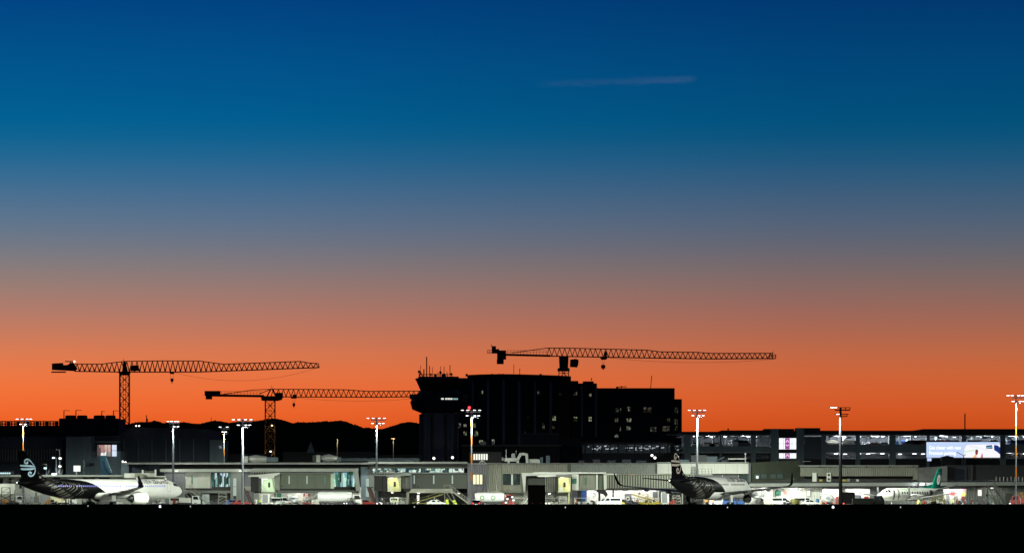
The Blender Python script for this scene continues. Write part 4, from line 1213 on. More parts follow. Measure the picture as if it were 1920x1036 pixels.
# white upper wall behind the second jet
t = wthing('white_terminal', 'smooth white upper terminal wall behind the rear-facing jet', 'building', 1320, d)
B(t, 'wall', 1232.2, 1403.5, 868.2, 887.3, d - 2.0, d + 6, m_white)
B(t, 'downpipe', 1230.3, 1232, 869.5, 888, d - 2.3, d - 1.6, m_olive_dark)
B(t, 'roof', 1232.3, 1404, 865.6, 868, d - 2.4, d + 30, m_fascia)
for i in range(1, 8):
    B(t, 'panel_joint', 1232.2 + i * 21.4, 1232.5 + i * 21.4, 868.3, 887.2, d - 2.03, d - 1.99, m_roof)
B(t, 'lower_wall', 1236, 1404, 887.5, None, d - 0.5, d + 6, m_wall)
window(t, 1385, 1403, 888.5, 907, d - 0.7, 3, m_dark, EW('room_green_dim', [(0.004, 0.02, 0.012), (0.03, 0.12, 0.08), (0.01, 0.05, 0.03), (0.10, 0.25, 0.18)], 0.8, 0.7, 0.12, 3.9))
for (a, e, y0, y1, mm) in ((1296, 1325, 852.5, 866, m_wall_blue), (1325.3, 1345, 855, 866, m_slate), (1262, 1292, 861, 866, m_slate), (1365, 1400, 858.5, 860.5, m_duct), (1352, 1365, 861, 866, m_navy)):
    B(t, 'roof_unit', a, e, y0, y1, 1016, 1020, mm)
mb = MB(); mb.bar(P(1343, 864, 1015), P(1358, 856, 1015), 0.2); mb.bar(P(1343, 866, 1015), P(1343, 860, 1015), 0.2); mb.build('roof_pipe', m_slate, t)
mb = MB(); mb.bar(P(1397.5, 866, 1015), P(1397.5, 851, 1015), 0.15); mb.build('roof_pole', m_steel, t)
MB().ball(P(1397.5, 850, 1015), 0.2).build('roof_lamp_globe', E('dim_globe', (0.8, 0.9, 0.9), 0.6), t)
# angled grey corner with two dark windows
t = wthing('angled_block', 'angled grey-green block with two dark windows right of the white wall', 'building', 1450, d)
mb = MB()
quad = [(1405.5, 866.5, d - 3), (1500, 862, d + 8)]
(xa, ya, da), (xb, yb, db) = quad
mb.add([(X(xa, da), da, 0), (X(xb, db), db, 0), (X(xb, db), db, Z(yb, db)), (X(xa, da), da, Z(ya, da)), (X(xa, da), da + 14, Z(ya, da)), (X(xb, db), db + 6, Z(yb, db))], [(0, 1, 2, 3), (3, 2, 5, 4)])
mb.build('wall', m_olive, t)
def on_slant(px):
    f = (px - xa) / (xb - xa)
    return da + (db - da) * f
for (a, e, lit) in ((1413, 1438.5, 1), (1443.5, 1468.5, 0)):
    d0, d1 = on_slant(a) - 0.12, on_slant(e) - 0.12
    w = MB().add([(X(a, d0), d0, Z(897.2, d0)), (X(e, d1), d1, Z(897.2, d1)), (X(e, d1), d1, Z(887.0, d1)), (X(a, d0), d0, Z(887.0, d0))], [(0, 1, 2, 3)]).build('window', m_dark, t)
    for i in range(2):
        a0, a1 = a + 0.6 + (e - a) / 2 * i, a + (e - a) / 2 * (i + 1) - 0.6
        q0, q1 = on_slant(a0) - 0.18, on_slant(a1) - 0.18
        MB().add([(X(a0, q0), q0, Z(896.6, q0)), (X(a1, q1), q1, Z(896.6, q1)), (X(a1, q1), q1, Z(887.6, q1)), (X(a0, q0), q0, Z(887.6, q0))], [(0, 1, 2, 3)]).build('pane', E('pane_green_dim', (0.02, 0.07, 0.045), 0.5), w)
    if lit:
        q = on_slant(1418) - 0.24
        MB().add([(X(1414.5, q), q, Z(896.4, q)), (X(1422.5, q), q, Z(896.4, q)), (X(1422.5, q), q, Z(891, q)), (X(1414.5, q), q, Z(891, q))], [(0, 1, 2, 3)]).build('lit_pane', E('pane_white', (0.85, 1.0, 0.95), 0.9), w)
B(t, 'corner_post', 1403.7, 1408, 868, None, d - 3.6, d - 2.6, m_wall_blue)
# long fascia at right
t = wthing('right_terminal', 'long ribbed olive fascia at right with condensers standing on the ledge below', 'building', 1620, d)
corrugated(t, 'fascia', 1500.3, 1722, 874.5, 891.8, d + 2, m_ribs, 0.42, 0.09)
B(t, 'fascia_cap', 1499, 1722, 871.2, 874.3, d + 1.2, d + 8, m_fascia)
B(t, 'recess_wall', 1500.5, 1722, 892, None, d + 5, d + 8, m_recess)
for i in range(5):
    B(t, 'cap_bracket', 1535 + i * 44, 1538 + i * 44, 873.2, 875, d + 0.9, d + 1.18, m_recess)
B(t, 'roof_fence', 1505, 1520, 863.8, 864.4, d + 14, d + 14.2, m_steel)
mb = MB(); mb.prism([(X(a, d), Z(b, d)) for a, b in ((1722.3, 876), (1775, 873), (1775, 905), (1722.3, 905))], d - 1.5, d + 7); mb.build('grey_wall', M('mottled_grey', (0.17, 0.175, 0.17), 0.7, var=0.3, scale=0.35), t)
B(t, 'louvre_box', 1713, 1721, 884, 899, d + 1.6, d + 4, m_ribs)
B(t, 'dark_wall', 1775.2, 1930, 871, None, d + 3, d + 8, m_dark)
B(t, 'dark_panel', 1790, 1812, 875, 900, d + 2.6, d + 2.95, m_navy)
B(t, 'pilaster', 1820, 1824, 871, 902, d + 2.3, d + 2.95, m_olive_dark)
for i in range(9):
    mb = MB(); mb.tube((X(1862 + i * 7, d), d - 6.5, Z(906, d)), (X(1862 + i * 7, d), d - 6.5, Z(893 + (i % 2), d)), 0.12, 0.12, 6); mb.build('vent_pipe', m_steel, t)
# low front building with a pale eave
t = wthing('low_service_building', 'low pale service building with a long bright eave across the right half', 'building', 1650, 1003)
dl = 998.0
mb = MB(); mb.prism([(X(a, dl), Z(b, dl)) for a, b in ((1405, 905.5), (1930, 902.5), (1930, 909.2), (1405, 911.5))], dl - 1.5, dl + 0.5); mb.build('eave', m_fascia, t)
mb = MB()
mb.add([(X(1405, dl), dl - 1.6, Z(905.3, dl)), (X(1930, dl), dl - 1.6, Z(902.3, dl)), (X(1930, dl), dl + 14, Z(899.5, dl)), (X(1405, dl), dl + 14, Z(901.5, dl))], [(0, 1, 2, 3)]); mb.build('roof', m_roof, t)
B(t, 'soffit', 1405, 1930, 911.8, 913.2, dl - 1.3, dl + 1.2, m_recess)
for (a, e) in ((1405.2, 1541.5), (1574.3, 1584), (1631, 1768), (1812.5, 1930)):
    corrugated(t, 'wall', a, e, 913.3, None, dl + 1.3, m_white if a < 1500 or a == 1574.3 else m_wall, 0.6, 0.05)
for (a, e) in ((1541.7, 1574.1), (1584.2, 1630.8), (1768.2, 1812.3)):
    B(t, 'bay_floor_wall', a, e, 913.3, 916, dl + 1.3, dl + 2, m_wall)
    B(t, 'bay_back', a, e, 916, None, dl + 7, dl + 7.3, m_white)
    for q in (0.15, 0.5, 0.8):
        B(t, 'bay_shelf', a + (e - a) * q, a + (e - a) * (q + 0.13), 926 + q * 5, None, dl + 6, dl + 6.9, [m_pgrey, m_ribs, m_pred][int(q * 3)])
    B(t, 'bay_side', a - 0.4, a + 0.8, 913.4, None, dl + 1.5, dl + 7, m_white)
    for f in (0.3, 0.7):
        point_light('bay_light', (X(a + (e - a) * f, dl), dl + 4, 4.0), 800, (1.0, 0.97, 0.93), 0.3, t)
for i, (a, e, y0, y1, mm) in enumerate(((1427, 1433, 919.5, 929, m_slit_lit), (1512.5, 1519.5, 918.5, 929.5, m_white_win), (1833, 1841, 917, 929, m_white_win))):
    window(t, a, e, y0, y1, dl + 1.1, 1, m_roof, mm)
B(t, 'downpipe', 1418.5, 1420, 912, None, dl + 0.8, dl + 1.1, m_steel)
B(t, 'downpipe', 1449, 1452, 911, None, dl + 0.3, dl + 0.9, m_fascia)
B(t, 'door', 1885.5, 1897, 923.5, None, dl + 1.1, dl + 1.28, m_olive_dark)
B(t, 'window', 1849, 1853.5, 925.5, 929.5, dl + 1.1, dl + 1.28, m_glass)
sign('dark green square sign on the pale wall behind the parked white vehicles', 1453.5, 1463.5, 918.5, 928, dl + 1.1, m_green_sign, [(1455.5, 1457, 921, 926), (1458.5, 1459.6, 920, 924), (1461, 1462.2, 922, 927.5)], m_pale_teal)
sign('poster with grey and reddish halves beside the green sign', 1469, 1475.5, 919, 926.5, dl + 1.1, M('poster_paper', (0.6, 0.55, 0.55), 0.6), [(1469.6, 1471.6, 919.8, 925.8), (1472.6, 1475, 919.6, 926)], M('poster_red', (0.45, 0.2, 0.16), 0.6))
# condensers on the ledge
for (px, two) in ((1528.5, 0), (1555.5, 1)):
    s = thing('air_conditioner', 'tall white condenser cabinet with two round fans on the ledge' if two else 'tall plain white condenser cabinet on the ledge, left of the fans', 'condenser', (X(px, 1004), 1004, Z(902, 1004)), world_coords=True)
    B(s, 'cabinet', px - 5, px + 2.5, 885.5, 902, 1004, 1005.2, m_white)
    B(s, 'side_grille', px + 2.6, px + 5, 886, 901.5, 1004.2, 1005.1, m_olive_dark)
    if two:
        for y in (889.5, 897.5):
            MB().tube(P(px - 1.5, y, 1003.97), P(px - 1.5, y, 1003.9), 0.26, 0.26, 14).build('fan', m_recess, s)
for (px, w, h_, mm, lab) in ((1539, 6, 4, m_pyellow, 'small yellow crate on the ledge between the condensers'), (1583, 8, 4, m_pyellow, 'yellow tool box on the ledge right of the black mast'), (1591, 5, 5, m_ribs, 'pale open box on the ledge right of the yellow box'), (1608, 5, 4, m_duct, 'small teal-grey box on the ledge under the ribbed fascia')):
    s = thing('roof_box', lab, 'box', (X(px, 1003), 1003, Z(901.8, 1003)))
    k_ = 1003 / F
    mb = MB(); mb.box(-w * k_ / 2, w * k_ / 2, 0, 0.5, 0, h_ * k_ * 0.85); mb.build('case', mm, s)
    mb = MB(); mb.box(-w * k_ / 2 - 0.03, w * k_ / 2 + 0.03, -0.03, 0.53, h_ * k_ * 0.86, h_ * k_); mb.build('lid', mm, s)
# rooftop duct runs on the left terminal
for (px, lab, a) in ((495, 'rounded pale duct with a grey box on the terminal roof beside the twin masts', 0), (612, 'rounded pale duct with a grey box on the terminal roof left of the amber lamp', 1)):
    dd = 1022.0
    s = thing('roof_duct', lab, 'duct', (X(px, dd), dd, Z(866, dd)), world_coords=True)
    if a == 0:
        B(s, 'unit_box', 452.5, 464.5, 854.5, 865.9, dd, dd + 2.5, m_duct)
        pts, x1 = [(465, 859, 0.5), (470, 860, 0.85), (480, 859.8, 1.0), (490, 860, 0.8), (500, 860.5, 0.7)], 521
    else:
        B(s, 'unit_box', 586, 593, 852.5, 865.9, dd, dd + 2.5, m_olive_dark)
        B(s, 'unit_box', 593.3, 600, 852.5, 865.9, dd, dd + 2.5, m_duct)
        pts, x1 = [(601, 858, 0.4), (607, 858.5, 0.8), (616, 858, 0.95), (625, 858.5, 0.75), (633, 859, 0.6)], 639
    rings = []
    for (qx, qy, r) in pts:
        c0 = P(qx, qy, dd + 1.2)
        rings.append([(c0.x, c0.y + math.cos(2 * math.pi * i / 14) * r, c0.z + math.sin(2 * math.pi * i / 14) * r) for i in range(14)])
    MB().loft(rings).build('duct_body', m_duct, s)
    B(s, 'duct_end', pts[-1][0] + 0.3, x1, 856.5, 864.5, dd + 0.5, dd + 2, m_slate)
    mb = MB()
    for (qx, qy, r) in pts[1:]:
        c0 = P(qx, qy, dd + 1.2)
        mb.bar(c0, (c0.x, c0.y, Z(865.9, dd)), 0.15)
    mb.build('support', m_steel, s)
mb = MB()
for i in range(70):
    px = 640 + i * 2.1
    mb.bar(P(px, 864.5, 1024), P(px, 859, 1024), 0.05)
for y in (859, 861.7):
    mb.bar(P(640, y, 1024), P(787, y, 1024), 0.07)
o = mb.build('roof_railing', m_slate); o['label'] = 'thin dark railing along the terminal roof edge before the hills'; o['category'] = 'railing'
o.location.z = 0

# ------------------------------------------------------------------ floodlight masts
m_mast_dark = M('mast_dark_paint', (0.004, 0.004, 0.005), 0.95, var=0.15, spec=0.0)
LAMP_K = 2.0


def flood_mast(px, ytop, d, label, power, banded=False, dark=False, red=False, half=2.1, lamps=(-1.9, -0.75, 0.6, 1.75), low=(-0.9, 0.7, 1.5), r=0.26):
    s = wthing('floodlight_mast', label, 'light mast', px, d, 'floodlight masts')
    x, zt = X(px, d), Z(ytop, d)
    pm = m_mast_dark if dark else m_mast
    if banded:
        nb = 11
        for i in range(nb):
            z0, z1 = zt * i / nb, zt * (i + 1) / nb
            r0, r1 = r * (1.1 - 0.55 * z0 / zt), r * (1.1 - 0.55 * z1 / zt)
            MB().tube((x, d, z0), (x, d, z1), r0, r1, 12).build('pole_section', m_orange_band if (i % 2 == 1 and i > 2) else pm, s)
    else:
        MB().tube((x, d, 0), (x, d, zt), r * 1.2, r * 0.6, 12).build('pole', pm, s)
    MB().tube((x, d, 0), (x, d, 0.35), r * 2.2, r * 2.2, 12).build('base_plate', m_steel, s)
    arm = MB()
    arm.bar((x - half, d, zt), (x + half, d, zt), 0.12)
    arm.bar((x - half * 0.55, d - 0.05, zt - 0.42), (x + half * 0.95, d - 0.05, zt - 0.42), 0.14, 0.2)
    for q in (-0.55, 0.0, 0.5, 0.95):
        arm.bar((x + half * q, d, zt), (x + half * q, d, zt - 0.42), 0.12)
    arm.build('crossarm', pm, s)
    arm = MB()
    arm.bar((x - half * 0.6, d, zt - 1.15), (x + half * 0.8, d, zt - 1.15), 0.14)
    arm.bar((x, d, zt - 1.5), (x + half * 0.7, d, zt - 1.5), 0.14)
    arm.bar((x + half * 0.65, d, zt - 1.15), (x + half * 0.65, d, zt - 1.5), 0.1)
    arm.build('crossarm', pm, s)
    for (offs, zc) in ((lamps, zt + 0.02), (low, zt - 1.12)):
        for q in offs:
            hx = x + q
            hd = MB().prism([(hx - 0.3, zc + 0.02), (hx - 0.24, zc + 0.11), (hx + 0.24, zc + 0.11), (hx + 0.3, zc + 0.02)], d - 0.62, d - 0.08).build('lamp_head', pm, s)
            MB().box(hx - 0.25, hx + 0.25, d - 0.6, d - 0.1, zc - 0.05, zc + 0.015).build('lens', m_lamp, hd)
    if red:
        MB().ball((x - 0.45, d, zt + 0.55), 0.3).build('obstruction_lamp', m_red_em, s)
        MB().bar((x - 0.45, d, zt), (x - 0.45, d, zt + 0.35), 0.1).build('obstruction_lamp_stem', pm, s)
        point_light('obstruction_light', (x - 0.45, d - 0.5, zt + 0.6), 60, (1, 0.05, 0.05), 0.1, s)
    l = bpy.data.lights.new('floodlight_light', 'SPOT')
    l.spot_size = R(176)
    l.spot_blend = 0.3
    l.energy = power * LAMP_K
    l.color = (0.92, 1.0, 0.85)
    l.shadow_soft_size = 0.3
    o = bpy.data.objects.new('floodlight_light', l)
    COL.objects.link(o)
    o.parent = s
    o.location = (-1.3 if dark else 0.35, -0.7, zt - 1.75)
    o.rotation_euler = (R(6.5 if (red or px == 1307) else 4.0), 0, 0)
    return s


flood_mast(43.5, 785, 985, 'orange and white banded floodlight mast rising behind the striped tail fin', 13000, banded=True, half=1.5, lamps=(-1.3, -0.2, 0.9, 1.7), low=(-0.5, 0.5), r=0.2)
flood_mast(324.5, 789.5, 990, 'white floodlight mast standing behind the nose of the striped jet', 9000, half=1.5, lamps=(-1.1, -0.3, 0.5, 1.1), low=(0.3, 1.1))
flood_mast(420, 800, 1062, 'smaller banded floodlight mast behind the flat terminal roof', 9000, banded=True, half=1.3, lamps=(-0.9, 0.8), low=(-0.3, 0.4), r=0.2)
flood_mast(455, 786, 930, 'grey floodlight mast in front of the terminal pillar, left of the first lit bridge cab', 50000)
flood_mast(706, 783.5, 996, 'grey floodlight mast behind the second bridge cab, against the hill saddle', 10000)
flood_mast(884, 768.5, 935, 'banded floodlight mast with a red lamp on top, beside the yellow window', 42000, banded=True, red=True, half=2.0, r=0.2)
flood_mast(1307, 768.5, 955, 'white floodlight mast rising behind the rear-facing jet', 62000, half=1.9, lamps=(-1.7, -0.6, 0.6, 1.6), low=(-0.9, 0.4, 1.3))
flood_mast(1576, 763.5, 770, 'dark slender floodlight mast with lamps on its left side only', 115000, dark=True, half=1.7, lamps=(-1.5, -0.9), low=(-0.5,), r=0.3)
flood_mast(1905, 741, 880, 'banded floodlight mast at the right edge with crowded bright lamps', 70000, banded=True, half=1.5, lamps=(-1.6, -0.8, 0.5, 1.2), low=(-0.6, 0.8, 1.5), r=0.16)

# amber street lamps and small globes behind the terminal roof
for (px, yt, yh, lab) in ((632.5, 827, None, 'amber-lit lamp pole behind the roof, left of the hill saddle mast'), (737.5, 826, 821, 'amber street lamp with glowing head right of the hill saddle mast')):
    dd = 1060.0
    s = wthing('street_lamp', lab, 'lamp post', px, dd, 'amber street lamps')
    mb = MB(); mb.tube((X(px, dd), dd, 0), (X(px, dd), dd, Z(yt, dd)), 0.16, 0.12, 8); mb.build('pole', m_mast, s)
    mb = MB(); mb.bar((X(px, dd), dd, Z(yt, dd)), (X(px, dd), dd - 0.6, Z(yt - 5, dd)), 0.12); mb.build('arm', m_mast, s)
    hd = MB().box(X(px, dd) - 0.5, X(px, dd) + 0.4, dd - 1.3, dd - 0.5, Z(yt - 5, dd) - 0.02, Z(yt - 5, dd) + 0.12).build('lamp_head', m_mast_dark, s)
    MB().box(X(px, dd) - 0.45, X(px, dd) + 0.35, dd - 1.28, dd - 0.55, Z(yt - 5, dd) - 0.12, Z(yt - 5, dd) - 0.03).build('lens', m_amber if yh else m_mast_dark, hd)
    point_light('street_lamp_light', (X(px, dd), dd - 1.1, Z(yt - 4, dd) - 0.35), 420, (1.0, 0.6, 0.2), 0.15, s)
for (px, py, dd, lab) in ((813.5, 858.5, 1032, 'round white globe lamp at the foot of the control tower, left one'), (848.5, 857, 1032, 'round white globe lamp right of the control tower foot'), (1222.5, 853, 1040, 'upper of two round white lamps left of the black tail fin'),
                          (1228, 857.5, 1040, 'lower of two round white lamps left of the black tail fin'), (1270, 856, 1040, 'lone round white lamp just right of the black tail fin')):
    s = wthing('globe_lamp', lab, 'lamp', px, dd)
    mb = MB(); mb.tube((X(px, dd), dd, 0), (X(px, dd), dd, Z(py + 1, dd)), 0.08, 0.06, 8); mb.build('pole', m_mast_dark, s)
    MB().ball(P(px, py, dd), 0.3, 12).build('globe', m_lamp_soft, s)

# ------------------------------------------------------------------ aircraft
def interp(tab, s):
    if s <= tab[0][0]:
        return tab[0][1:]
    for a, b in zip(tab, tab[1:]):
        if s <= b[0]:
            f = (s - a[0]) / (b[0] - a[0])
            return tuple(p + (q - p) * f for p, q in zip(a[1:], b[1:]))
    return tab[-1][1:]


def airfoil(n=9):
    up_, lo = [], []
    for i in range(n):
        x = 0.5 * (1 - math.cos(math.pi * i / (n - 1)))
        y = 5 * (0.2969 * math.sqrt(x) - 0.126 * x - 0.3516 * x * x + 0.2843 * x ** 3 - 0.1036 * x ** 4)
        up_.append((x, y))
        lo.append((x, -y * 0.8))
    return up_ + lo[-2:0:-1]


AF = airfoil()


def wing_loft(sections, x0, side, tc=0.12):
    """sections: (span, s_le, chord, z, cant) with s measured back from the nose; local x = x0 - s"""
    rings = []
    for (y, s_le, ch, z, cant) in sections:
        ring = []
        for (u, v) in AF:
            th = v * ch * tc
            ring.append((x0 - s_le - u * ch, side * (y - th * math.sin(cant)), z + th * math.cos(cant)))
        rings.append(ring)
    return MB().loft(rings)


def livery_mat(name, x0, stops_, white, dark):
    """white body, dark tail: the edge of the paint runs along a curve s(z)"""
    m = bpy.data.materials.new(name)
    m.use_nodes = True
    t_ = m.node_tree
    b = t_.nodes['Principled BSDF']
    b.inputs['Roughness'].default_value = 0.45
    b.inputs['Specular IOR Level'].default_value = 0.05
    c = t_.nodes.new('ShaderNodeTexCoord')
    sp = t_.nodes.new('ShaderNodeSeparateXYZ')
    t_.links.new(c.outputs['Object'], sp.inputs[0])
    mr = t_.nodes.new('ShaderNodeMapRange')
    mr.inputs['From Min'].default_value = 1.0
    mr.inputs['From Max'].default_value = 7.0
    t_.links.new(sp.outputs[2], mr.inputs[0])
    rp = t_.nodes.new('ShaderNodeValToRGB')
    e = rp.color_ramp.elements
    while len(e) > 1:
        e.remove(e[-1])
    for i, (z, s) in enumerate(stops_):
        el = e[0] if i == 0 else e.new((z - 1.0) / 6.0)
        el.position = (z - 1.0) / 6.0
        v = s / 50.0
        el.color = (v, v, v, 1)
    t_.links.new(mr.outputs[0], rp.inputs[0])
    m1 = t_.nodes.new('ShaderNodeMath'); m1.operation = 'SUBTRACT'; m1.inputs[0].default_value = x0
    t_.links.new(sp.outputs[0], m1.inputs[1])
    m2 = t_.nodes.new('ShaderNodeMath'); m2.operation = 'MULTIPLY'; m2.inputs[1].default_value = 50.0
    t_.links.new(rp.outputs[0], m2.inputs[0])
    m3 = t_.nodes.new('ShaderNodeMath'); m3.operation = 'GREATER_THAN'
    t_.links.new(m1.outputs[0], m3.inputs[0])
    t_.links.new(m2.outputs[0], m3.inputs[1])
    nz_ = t_.nodes.new('ShaderNodeTexNoise')
    nz_.inputs['Scale'].default_value = 0.7
    nz_.inputs['Detail'].default_value = 6
    t_.links.new(c.outputs['Object'], nz_.inputs['Vector'])
    wr = t_.nodes.new('ShaderNodeValToRGB')
    wr.color_ramp.elements[0].color = (*[v * 0.9 for v in white], 1)
    wr.color_ramp.elements[1].color = (*white, 1)
    wr.color_ramp.elements[0].position, wr.color_ramp.elements[1].position = 0.35, 0.65
    t_.links.new(nz_.outputs['Fac'], wr.inputs[0])
    mm = t_.nodes.new('ShaderNodeMix'); mm.data_type = 'RGBA'
    t_.links.new(m3.outputs[0], mm.inputs['Factor'])
    t_.links.new(wr.outputs[0], mm.inputs['A'])
    mm.inputs['B'].default_value = (*dark, 1)
    t_.links.new(mm.outputs['Result'], b.inputs['Base Color'])
    return m


m_jet_black = M('jet_black_paint', (0.003, 0.003, 0.0035), 0.6, var=0.1, spec=0.0)
m_jet_white = M('jet_white_paint', (0.80, 0.80, 0.78), 0.32, var=0.07, coat=0.3)
m_silver = M('fern_silver', (0.13, 0.125, 0.11), 0.4, var=0.15)
m_fern_dull = M('fern_dull', (0.075, 0.07, 0.06), 0.45, var=0.2)
m_oval = M('oval_white', (0.75, 0.78, 0.76), 0.4, var=0.03)
m_koru = M('emblem_lit_cool', (0.28, 0.50, 0.68), 0.4, var=0.03)  # white emblem with the bluish light on it put into the colour
m_wing = M('wing_grey', (0.085, 0.085, 0.085), 0.45, var=0.12)
m_stab = M('tailplane_dark', (0.012, 0.012, 0.013), 0.7, var=0.12, spec=0.03)
m_win_lit = E('cabin_window_blue', (0.10, 0.07, 1.0), 0.8)
m_letter = M('letter_black', (0.02, 0.02, 0.025), 0.5, var=0.0)
m_fan = M('fan_dark', (0.03, 0.03, 0.032), 0.4, 0.4, var=0.1)


def ribbon(pts, widths):
    """flat ribbon outline in 2D along a polyline"""
    left, right = [], []
    for i, (p, w) in enumerate(zip(pts, widths)):
        a = pts[max(0, i - 1)]
        b = pts[min(len(pts) - 1, i + 1)]
        dx, dy = b[0] - a[0], b[1] - a[1]
        l = math.hypot(dx, dy) or 1
        nx, ny = -dy / l, dx / l
        left.append((p[0] + nx * w / 2, p[1] + ny * w / 2))
        right.append((p[0] - nx * w / 2, p[1] - ny * w / 2))
    return left, right


def smooth_pts(pts, k=4):
    out = []
    for i in range(len(pts) - 1):
        p0 = pts[max(0, i - 1)]; p1 = pts[i]; p2 = pts[i + 1]; p3 = pts[min(len(pts) - 1, i + 2)]
        for j in range(k):
            t_ = j / k
            out.append(tuple(0.5 * (2 * b + (c - a) * t_ + (2 * a - 5 * b + 4 * c - dd_) * t_ * t_ + (-a + 3 * b - 3 * c + dd_) * t_ ** 3) for a, b, c, dd_ in zip(p0, p1, p2, p3)))
    out.append(tuple(pts[-1]))
    return out


def jet(Lg, label, loc, rz, lit_windows, plug):
    x0 = 17.0 + plug          # local origin sits near the main gear
    root = thing('airliner', label, 'aircraft', loc, rz)
    n = 44
    tab = [(0.0, 3.25, 0.06, 0.06), (0.25, 3.28, 0.48, 0.5), (0.7, 3.33, 0.85, 0.9), (1.3, 3.42, 1.18, 1.22), (2.0, 3.52, 1.48, 1.45), (2.8, 3.64, 1.74, 1.66), (3.8, 3.74, 1.93, 1.83), (5.2, 3.8, 2.04, 1.94), (6.5, 3.82, 2.07, 1.975),
           (Lg - 14.5, 3.82, 2.07, 1.975), (Lg - 12.0, 3.86, 2.03, 1.94), (Lg - 9.5, 4.02, 1.85, 1.78), (Lg - 7.0, 4.28, 1.57, 1.52), (Lg - 4.6, 4.58, 1.22, 1.18), (Lg - 2.4, 4.86, 0.82, 0.8), (Lg - 0.8, 5.05, 0.45, 0.45), (Lg, 5.12, 0.22, 0.22)]
    ss = []
    s = 0.0
    while s < Lg:
        ss.append(s)
        s += 0.12 if s < 1.5 else 0.35 if s < 7 else 0.6
    ss.append(Lg)
    rings = []
    for s in ss:
        zc, rz_, ry = interp(tab, s)
        rings.append([(x0 - s, math.cos(2 * math.pi * i / n) * ry, zc + math.sin(2 * math.pi * i / n) * rz_) for i in range(n)])
    dT = Lg
    edge = [(1.0, dT - 24.5), (2.0, dT - 23.6), (2.8, dT - 22.6), (3.4, dT - 21.6), (4.2, dT - 20.2), (4.9, dT - 18.8), (5.4, dT - 17.2), (5.75, dT - 14.6), (5.95, dT - 12.0)]
    fus = MB().loft(rings).build('fuselage', livery_mat('jet_livery_%d' % int(Lg), x0, edge, (0.82, 0.82, 0.79), (0.003, 0.003, 0.0035)), root)

    def side(s, z, sd, lift=0.02):
        zc, rz_, ry = interp(tab, s)
        t_ = max(-0.995, min(0.995, (z - zc) / rz_))
        c_ = math.sqrt(1 - t_ * t_)
        return (x0 - s, sd * (ry * c_ + lift * c_), z + lift * t_)
    # cockpit glass
    for sd in (-1, 1):
        for (a, b, z0, z1, z2, z3) in ((1.55, 2.15, 4.32, 4.38, 4.85, 4.72), (2.22, 2.85, 4.38, 4.42, 5.02, 4.88), (2.92, 3.4, 4.44, 4.5, 5.05, 5.04)):
            g = MB()
            m_ = 4
            vs = []
            for i in range(m_ + 1):
                f = i / m_
                sA = a + (b - a) * f
                lo_, hi_ = z0 + (z1 - z0) * f, (z3 + (z2 - z3) * f)
                for j in range(4):
                    vs.append(side(sA, lo_ + (hi_ - lo_) * j / 3, sd, 0.015))
            g.add(vs, [(i * 4 + j, (i + 1) * 4 + j, (i + 1) * 4 + j + 1, i * 4 + j + 1) for i in range(m_) for j in range(3)], 0, True)
            g.build('cockpit_pane', m_glass, fus)
    # cabin windows
    for sd in (-1, 1):
        g = MB()
        s = 6.2
        while s < Lg - 9.5:
            if not (abs(s - (13.5 + plug)) < 0.5 or (lit_windows and abs(s - (Lg - 13.5)) < 0.6)):
                vs = [side(s + du, 4.42 + dz, sd, 0.02) for du, dz in ((-0.1, -0.17), (0.1, -0.17), (0.13, 0), (0.1, 0.17), (-0.1, 0.17), (-0.13, 0))]
                g.add(vs, [tuple(range(6))])
            s += 0.53
        o = g.build('cabin_windows', (m_win_lit if lit_windows else m_glass), fus)
        o['kind'] = 'stuff'
        # doors
        for (sa, sb) in ((4.55, 5.4), (Lg - 8.6, Lg - 7.8)):
            g = MB()
            for (u0, u1, w0, w1) in ((sa, sa + 0.05, 3.35, 5.15), (sb - 0.05, sb, 3.35, 5.15), (sa, sb, 3.32, 3.37), (sa, sb, 5.12, 5.17)):
                vs = []
                for i in range(2):
                    for j in range(7):
                        vs.append(side(u0 + (u1 - u0) * i, w0 + (w1 - w0) * j / 6, sd, 0.018))
                g.add(vs, [(j, 7 + j, 8 + j, j + 1) for j in range(6)])
            g.build('door_outline', m_wing, fus)
        # lettering
        vs, fs = text_mesh('AIR NEW ZEALAND', 1.0, 1.06, 1.0, 0.022)
        w = max(v[0] for v in vs)
        k_ = 8.6 / w
        if sd < 0:
            pos = [side(13.4 - v[0] * k_, 4.98 + v[1] * 1.02, sd, 0.05) for v in vs]
        else:
            pos = [side(4.8 + v[0] * k_, 4.98 + v[1] * 1.02, sd, 0.05) for v in vs]
        MB().add(pos, fs).build('lettering', m_letter, fus)
        # fern: mid-rib with leaves either side
        def pt(px, py):
            return (Lg - (px - 37.0) * 0.1469, 2.2 + (930.0 - py) / 8.9)
        rib = smooth_pts([(72, 880), (80, 891), (89, 900), (100, 908.5), (112, 917), (124, 924.5), (137, 931)], 5)
        def leaf(name, pts_px, wid, mat):
            q = smooth_pts([pt(*p) for p in pts_px], 5)
            m_ = len(q)
            ws = [wid * math.sin(math.pi * min(0.97, max(0.06, (i + 0.6) / m_))) ** 0.7 for i in range(m_)]
            l_, r_ = ribbon(q, ws)
            vs = [side(a, b, sd, 0.03) for a, b in l_] + [side((a + c) / 2, (b + dd_) / 2, sd, 0.04) for (a, b), (c, dd_) in zip(l_, r_)] + [side(a, b, sd, 0.03) for a, b in r_]
            return MB().add(vs, [(i, i + 1, m_ + i + 1, m_ + i) for i in range(m_ - 1)] + [(m_ + i, m_ + i + 1, 2 * m_ + i + 1, 2 * m_ + i) for i in range(m_ - 1)], 0, True).build(name, mat, fus)
